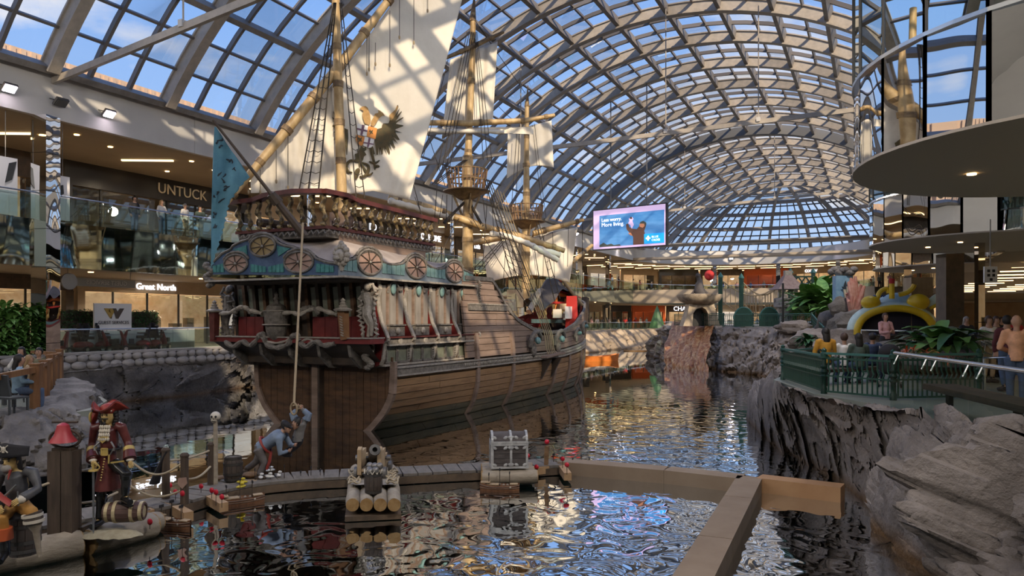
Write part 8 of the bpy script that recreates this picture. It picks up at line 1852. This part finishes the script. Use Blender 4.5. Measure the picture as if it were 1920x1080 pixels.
# white hanging boards
for i, (x0, x1, y0_, y1_, lb) in enumerate([(-12, 32, 290, 405, 'white hanging board with black diagonal mark at the left edge'), (104, 130, 328, 415, 'white hanging board right of the mirrored pillar')]):
    X = XL-.5; p, q = PX(x0, X, py=y0_), PX(x1, X, py=y1_); t = thing('hanging_board', lb, 'sign', (X, (p.y+q.y)/2, q.z)); MB().box((X, (p.y+q.y)/2, (p.z+q.z)/2), (.06, q.y-p.y, p.z-q.z)).build('panel', 'white_paint', t)
    w, h = q.y-p.y, p.z-q.z
    MB().prism([(.45, .55), (.75, .62), (.95, .95), (.62, .9)] if i == 0 else [(.3, .55), (.55, .6), (.5, .8), (.3, .78)], (X+.05, p.y, q.z), (0, w, 0), (0, 0, h), .02).build('black_mark', 'dark', t)
    MB().tube([(X, (p.y+q.y)/2, p.z), (X, (p.y+q.y)/2, ZCE)], .02, 4).build('hanger', 'grey_metal', t)
# reversed banner hung behind the camera side of the hall, seen only in the near mirrored drum
bq2 = V((-13.6, 4.6, 9.2)); bt2 = thing('hanging_banner', 'cream banner with large gold and red lettering, visible in the near mirrored drum', 'banner', bq2); bU = V((.85, -.52, 0)).normalized(); M('banner_cream', (.62, .62, .50), .7); M('banner_green', (.05, .35, .22), .6)
MB().prism([(-1.1, -1.6), (1.1, -1.3), (1.1, 1.6), (-1.1, 1.4)], bq2, bU, (0, 0, 1), .04).build('cloth', 'banner_cream', bt2); text('lettering', 'WEST', 'w_gold', bq2+V((0, 0, .5))-bU.cross(V((0, 0, 1)))*-.06, bU, (0, 0, 1), .75, bt2, .01); text('lettering', 'CENTRE', 'pirate_red', bq2+V((0, 0, -.3))-bU.cross(V((0, 0, 1)))*-.06, bU, (0, 0, 1), .4, bt2, .01)
# ================================================================ terrace
tf = thing('terrace_fence', 'orange-brown wooden fence round the left terrace', 'fence', (-17, 9.5, -.6))
def zt(px, py, z): return G(px, py, z)
fp = [G(-60, 800, -.62), G(68, 774, -.62), G(84, 756, -.62), G(95, 742, -.62), G(104, 731, -.62), G(112, 720, -.62)]
zt_ = -.62+1.05
def fpost(p, h, w=.17): MB().box((p.x, p.y, -.62+h/2), (w, w, h), RZ+.2).build('post', 'fence_wood', tf); MB().box((p.x, p.y, -.62+h+.02), (w+.04, w+.04, .04), RZ+.2).build('post_cap', 'fence_wood', tf)
fpost(fp[1], 1.08, .2)
for p, h in zip(fp[2:], (1.05, 1.1, 1.05, 1.1)): fpost(p, h, .17)
for a, c in zip(fp[1:], fp[2:]):
    MB().beam(a+V((0, 0, 1.0)), c+V((0, 0, 1.0)), .12, .08).build('rail', 'fence_wood', tf)
    for f in (.3, .6): p = a.lerp(c, f); MB().box((p.x, p.y, -.62+.5), (.13, .05, .98), RZ+1.2).build('board', 'fence_wood', tf)
MB().beam(fp[0]+V((0, 0, .86)), fp[1]+V((0, 0, .98)), .09, .13).build('rail', 'fence_wood', tf); MB().beam(fp[5]+V((0, 0, .98)), G(60, 715, -.62)+V((0, 0, 1.0)), .1, .1).build('rail', 'fence_wood', tf)
b = MB(); b.add([fp[0]+V((0, 0, .05)), fp[1]+V((0, 0, .05)), fp[1]+V((0, 0, .9)), fp[0]+V((0, 0, .8))], [(0, 1, 2, 3)]); b.build('glass_panel', 'shop_glass', tf)
M('chair_grey', (.05, .055, .06), .5)
def chair(px, py, lab, rz):
    o = G(px, py, -.62); t = thing('patio_chair', lab, 'chair', o); t.rotation_euler = (0, 0, rz); t['_loc'] = [0, 0, 0]; MB().box((0, 0, .45), (.45, .45, .04)).build('seat', 'chair_grey', t); MB().box((0, .22, .72), (.45, .04, .46), rot=Matrix.Rotation(-.15, 3, 'X')).build('backrest', 'chair_grey', t)
    for x in (-.2, .2):
        for y in (-.2, .2): MB().beam((x, y, 0), (x, y, .45), .035, .035).build('leg', 'chair_grey', t)
chair(22, 785, 'grey patio chair at the left edge behind the fence', RZ+2.8); chair(45, 768, 'grey patio chair under the woman in the blue denim shirt', RZ+2.3); chair(62, 752, 'grey patio chair near the terrace corner post', RZ+.6)
o = G(8, 760, -.62); t = thing('patio_table', 'small dark patio table on the left terrace', 'table', o); MB().box(o+V((0, 0, .73)), (.7, .7, .04), RZ).build('tabletop', 'chair_grey', t); MB().box(o+V((0, 0, .36)), (.08, .08, .7)).build('leg', 'chair_grey', t)
def person_at(px, ybase, z, J, lab, rz, s=1.0, **kw):
    o = G(px, ybase, z); return human('person', J, loc=o, rz=rz, s=s, lab=lab, **kw)
ST = seated(.45)
person_at(36, 775, -.62, ST, 'seated woman with dark hair in a light blue denim shirt, seen from behind', RZ+2.2, top='cloth_lightblue', longhair=True, vox=.026)
JM = dict(ST); JM['wL'] = (-.05, -.22, .98); JM['eL'] = (-.22, -.2, .75); JM['wR'] = (.08, -.22, .98); JM['eR'] = (.22, -.2, .75)
ph = person_at(40, 738, -.62, JM, 'seated woman in a white sweater with hands at her mouth', RZ-.1, top='cloth_white', longhair=True, vox=.026)
person_at(73, 742, -.62, ST, 'seated man in olive shirt with short dark hair leaning on the fence', RZ+.1, top='cloth_olive', vox=.026)
person_at(55, 752, -.62, ST, 'seated woman with blond and dark hair beside the corner post', RZ+2.0, s=.9, top='cloth_tan', hair='hair_blond', longhair=True, vox=.026)
# ================================================================ visitors on the right bank
def ppl(px, pytop, d, z, J, lab, rz, H=1.74, **kw):
    o = P(px, 600, d); o.z = z; return human('person', J, loc=o, rz=rz, lab=lab, **kw)
JO = dict(STD); JO['wR'] = (.12, -.25, 1.05); JO['eR'] = (.27, -.02, 1.12)
ppl(1906, 592, 14.4, -.2, JO, 'bald man in a peach shirt and jeans walking away at the right edge', RZ+2.6, top='cloth_peach', bot='cloth_jeans', bald=True, vox=.022, fat=1.2, s=1.02)
JW = dict(STD); JW['wL'] = (-.05, -.30, 1.12); JW['eL'] = (-.24, -.08, 1.08); JW['wR'] = (.06, -.30, 1.14); JW['eR'] = (.24, -.08, 1.08)
ppl(1660, 597, 25, -.05, JW, 'woman in a patterned pink vest leaning on the handrail looking at her phone', RZ+.15, top='cloth_pink', bot='cloth_black', hair='hair_brown', vox=.026, fat=1.15)
SB = [(1548, 628, 18.6, 'woman in a mustard sweater with long dark hair and crossbody strap', dict(top='cloth_mustard', longhair=True, fat=1.1), 3.1), (1583, 640, 19.8, 'person in a white top sitting next to the woman in mustard', dict(top='cloth_white', hair='hair_brown'), 2.9), (1610, 640, 19.4, 'person in a dark green shirt sitting in the middle of the row', dict(top='cloth_green', longhair=True, fat=1.25), 3.0), (1636, 632, 20.4, 'man in a navy shirt and dark cap sitting at the right of the row', dict(top='cloth_navy', cap='cloth_navy'), 2.4)]
for px, y, d, lb, kw, rz in SB: ppl(px, y, d, -.25 if px > 1560 else -.1, seated(.5), lb, RZ+rz, vox=.026, **kw)
o = P(1548, 600, 18.6); st_ = MB(); st_.tube([P(1537, 655, 18.42), P(1552, 668, 18.40), P(1566, 685, 18.42)], .02, 5); st_.build('bag_strap', 'cloth_black', label='black crossbody strap of the woman in the mustard sweater', cat='bag strap')
# bench they sit on
bn_ = thing('bench', 'dark bench under the seated visitors behind the green railing', 'bench', P(1590, 690, 19.6)); a, c = P(1530, 700, 19.0), P(1650, 700, 20.4); a.z = c.z = .18; MB().beam(a, c, .5, .08).build('seat', 'hull_dark', bn_)
for f in (.1, .9): p = a.lerp(c, f); MB().box((p.x, p.y, -.02), (.1, .4, .4), RZ).build('leg', 'dark', bn_)
SR_ = thing('stroller', 'black pushchair next to the seated man in navy', 'pushchair', P(1668, 700, 19)); q = P(1668, 690, 18.8); q.z = -.2
b = MB(); b.ell(q+V((0, 0, .55)), (.28, .36, .26), 12, 8); b.ell(q+V((0, .1, .85)), (.26, .25, .22), 12, 8); b.build('seat_hood', 'cloth_black', SR_, smooth=True)
for s_ in (-1, 1):
    for y in (-.3, .3): MB().lathe(q+V((s_*.25, y, .1)), [(0, -.02), (.1, -.02), (.1, .02), (0, .02)], 12, Matrix.Rotation(R(90), 3, 'Y')).build('wheel', 'dark', SR_)
    MB().tube([q+V((s_*.25, -.3, .12)), q+V((s_*.24, .2, .6)), q+V((s_*.22, .45, 1.0))], .015, 6).build('frame', 'grey_metal', SR_)
# prototypes for the crowd
JS2 = dict(STD); JS2['eR'] = (.26, -.08, 1.12); JS2['wR'] = (.12, -.30, 1.10)
JS3 = dict(STD); JS3['kL'] = (-.10, -.16, .52); JS3['aL'] = (-.10, -.12, .10); JS3['tL'] = (-.11, -.28, .05); JS3['aR'] = (.10, .2, .12)
JS4 = dict(STD)
for k_ in 'LR': JS4['w'+k_] = ((-.15 if k_ == 'L' else .15), -.34, 1.06); JS4['e'+k_] = ((-.26 if k_ == 'L' else .26), -.14, 1.12)
protos = [human('person', J, lab='x', group=None, vox=.05, longhair=lh) for J, lh in ((STD, False), (JS2, True), (JS3, False), (JS4, True))]
used_p = [False]*4
tops = [('cloth_black', 'black'), ('cloth_white', 'white'), ('cloth_red', 'red'), ('cloth_grey', 'grey'), ('cloth_navy', 'navy'), ('cloth_lightblue', 'light blue'), ('cloth_tan', 'tan'), ('cloth_blue', 'bright blue'), ('cloth_pink', 'pink'), ('cloth_green', 'dark green'), ('cloth_maroon', 'maroon'), ('cloth_mustard', 'mustard')]
def crowd(pos, rz, lab, ti, pi, sc=1, group=None):
    src = protos[pi]; hair_ = ['hair_black', 'hair_brown', 'hair_blond', 'hair_grey'][(ti+pi) % 4]; rc_ = dict(top=tops[ti][0], hair=hair_, trousers=['cloth_jeans', 'cloth_black', 'cloth_grey', 'cloth_tan'][(ti*3+pi) % 4])
    dup(src, pos, rz, sc, lab, group, rc_)
ords_ = ['first', 'second', 'third', 'fourth', 'fifth', 'sixth', 'seventh', 'eighth', 'ninth', 'tenth', 'eleventh', 'twelfth', 'thirteenth', 'fourteenth', 'fifteenth', 'sixteenth', 'seventeenth', 'eighteenth']
rr = random.Random(12)
for i, (px, dx, ti) in enumerate([(252, .9, 0), (303, .7, 1), (347, .6, 1), (375, .6, 9)]): q = PX(px, XL-dx, 0); crowd((q.x, q.y, ZST), R(90)+rr.uniform(-.4, .4), f'person in a {tops[ti][1]} top on the left upper floor, {ords[i]} from the left', ti, i % 4)
for i, px in enumerate([1148, 1160, 1188, 1200, 1222, 1232]): q = PX(px, XL-.8, 0); ti = [5, 0, 6, 2, 7, 9][i]; crowd((q.x, q.y, ZST), R(90), f'person in a {tops[ti][1]} top on the upper balcony below the screen, {ords[i]} from left', ti, i % 4)
for i in range(16):
    a = R(64+i*6.6); rr_ = RV+1.0+rr.uniform(0, 2.4); ti = rr.randrange(12); crowd((XC-rr_*math.cos(a), YC+rr_*math.sin(a), ZST), rr.uniform(0, 6), f'person in a {tops[ti][1]} top on the far curved balcony, {ords[i]} from left', ti, i % 4)
for i in range(14):
    px = 1098+i*10.5+rr.uniform(-2, 2); ti = [1, 8, 1, 3, 10, 0, 6, 2, 4, 2, 1, 5, 0, 2][i]; q = PX(px, XL-.9-rr.uniform(0, 1.6), 0); crowd((q.x, q.y, 0), rr.uniform(0, 6), f'person in a {tops[ti][1]} top behind the far lower balustrade, {ords[i]} from left', ti, i % 4)
for i in range(10):
    a = R(80+i*7); rr_ = RV+1.5+rr.uniform(0, 3); ti = rr.randrange(12); crowd((XC-rr_*math.cos(a), YC+rr_*math.sin(a), 0), rr.uniform(0, 6), f'person in a {tops[ti][1]} top in the lower mall beyond the island, {ords[i]} from left', ti, i % 4)
for i, (px, d, ti, lb) in enumerate([(1854, 20, 1, 'man in a white shirt under a dark jacket walking in the right mall'), (1868, 22, 0, 'grey-haired person behind the slim mirrored column at the right'), (1888, 17.5, 10, 'dark-haired man in a maroon sweater just left of the man in peach'), (1812, 26, 0, 'dark figure left of the slim mirrored column'), (1905, 26, 2, 'person in red deep in the right mall'), (1878, 30, 0, 'person in black deep in the right mall')]):
    q = P(px, 600, d); crowd((q.x, q.y, -.2), RZ+(0 if i != 2 else 2.8), lb, ti, i % 4, 1.02)
for o in protos:
    for c in list(o.children): bpy.data.objects.remove(c)
    bpy.data.objects.remove(o)
q = P(1330, 516, 98); MB().ell(q, (.65, .65, .7), 16, 12).build('round_sign', 'cloth_red', label='red round balloon-like sign on the far upper floor', cat='sign', smooth=True).parent = None
MB().tube([q, (q.x, q.y, ZCE)], .02, 4).build('sign_cord', 'grey_metal', label='thin cord holding the red round sign', cat='cord')
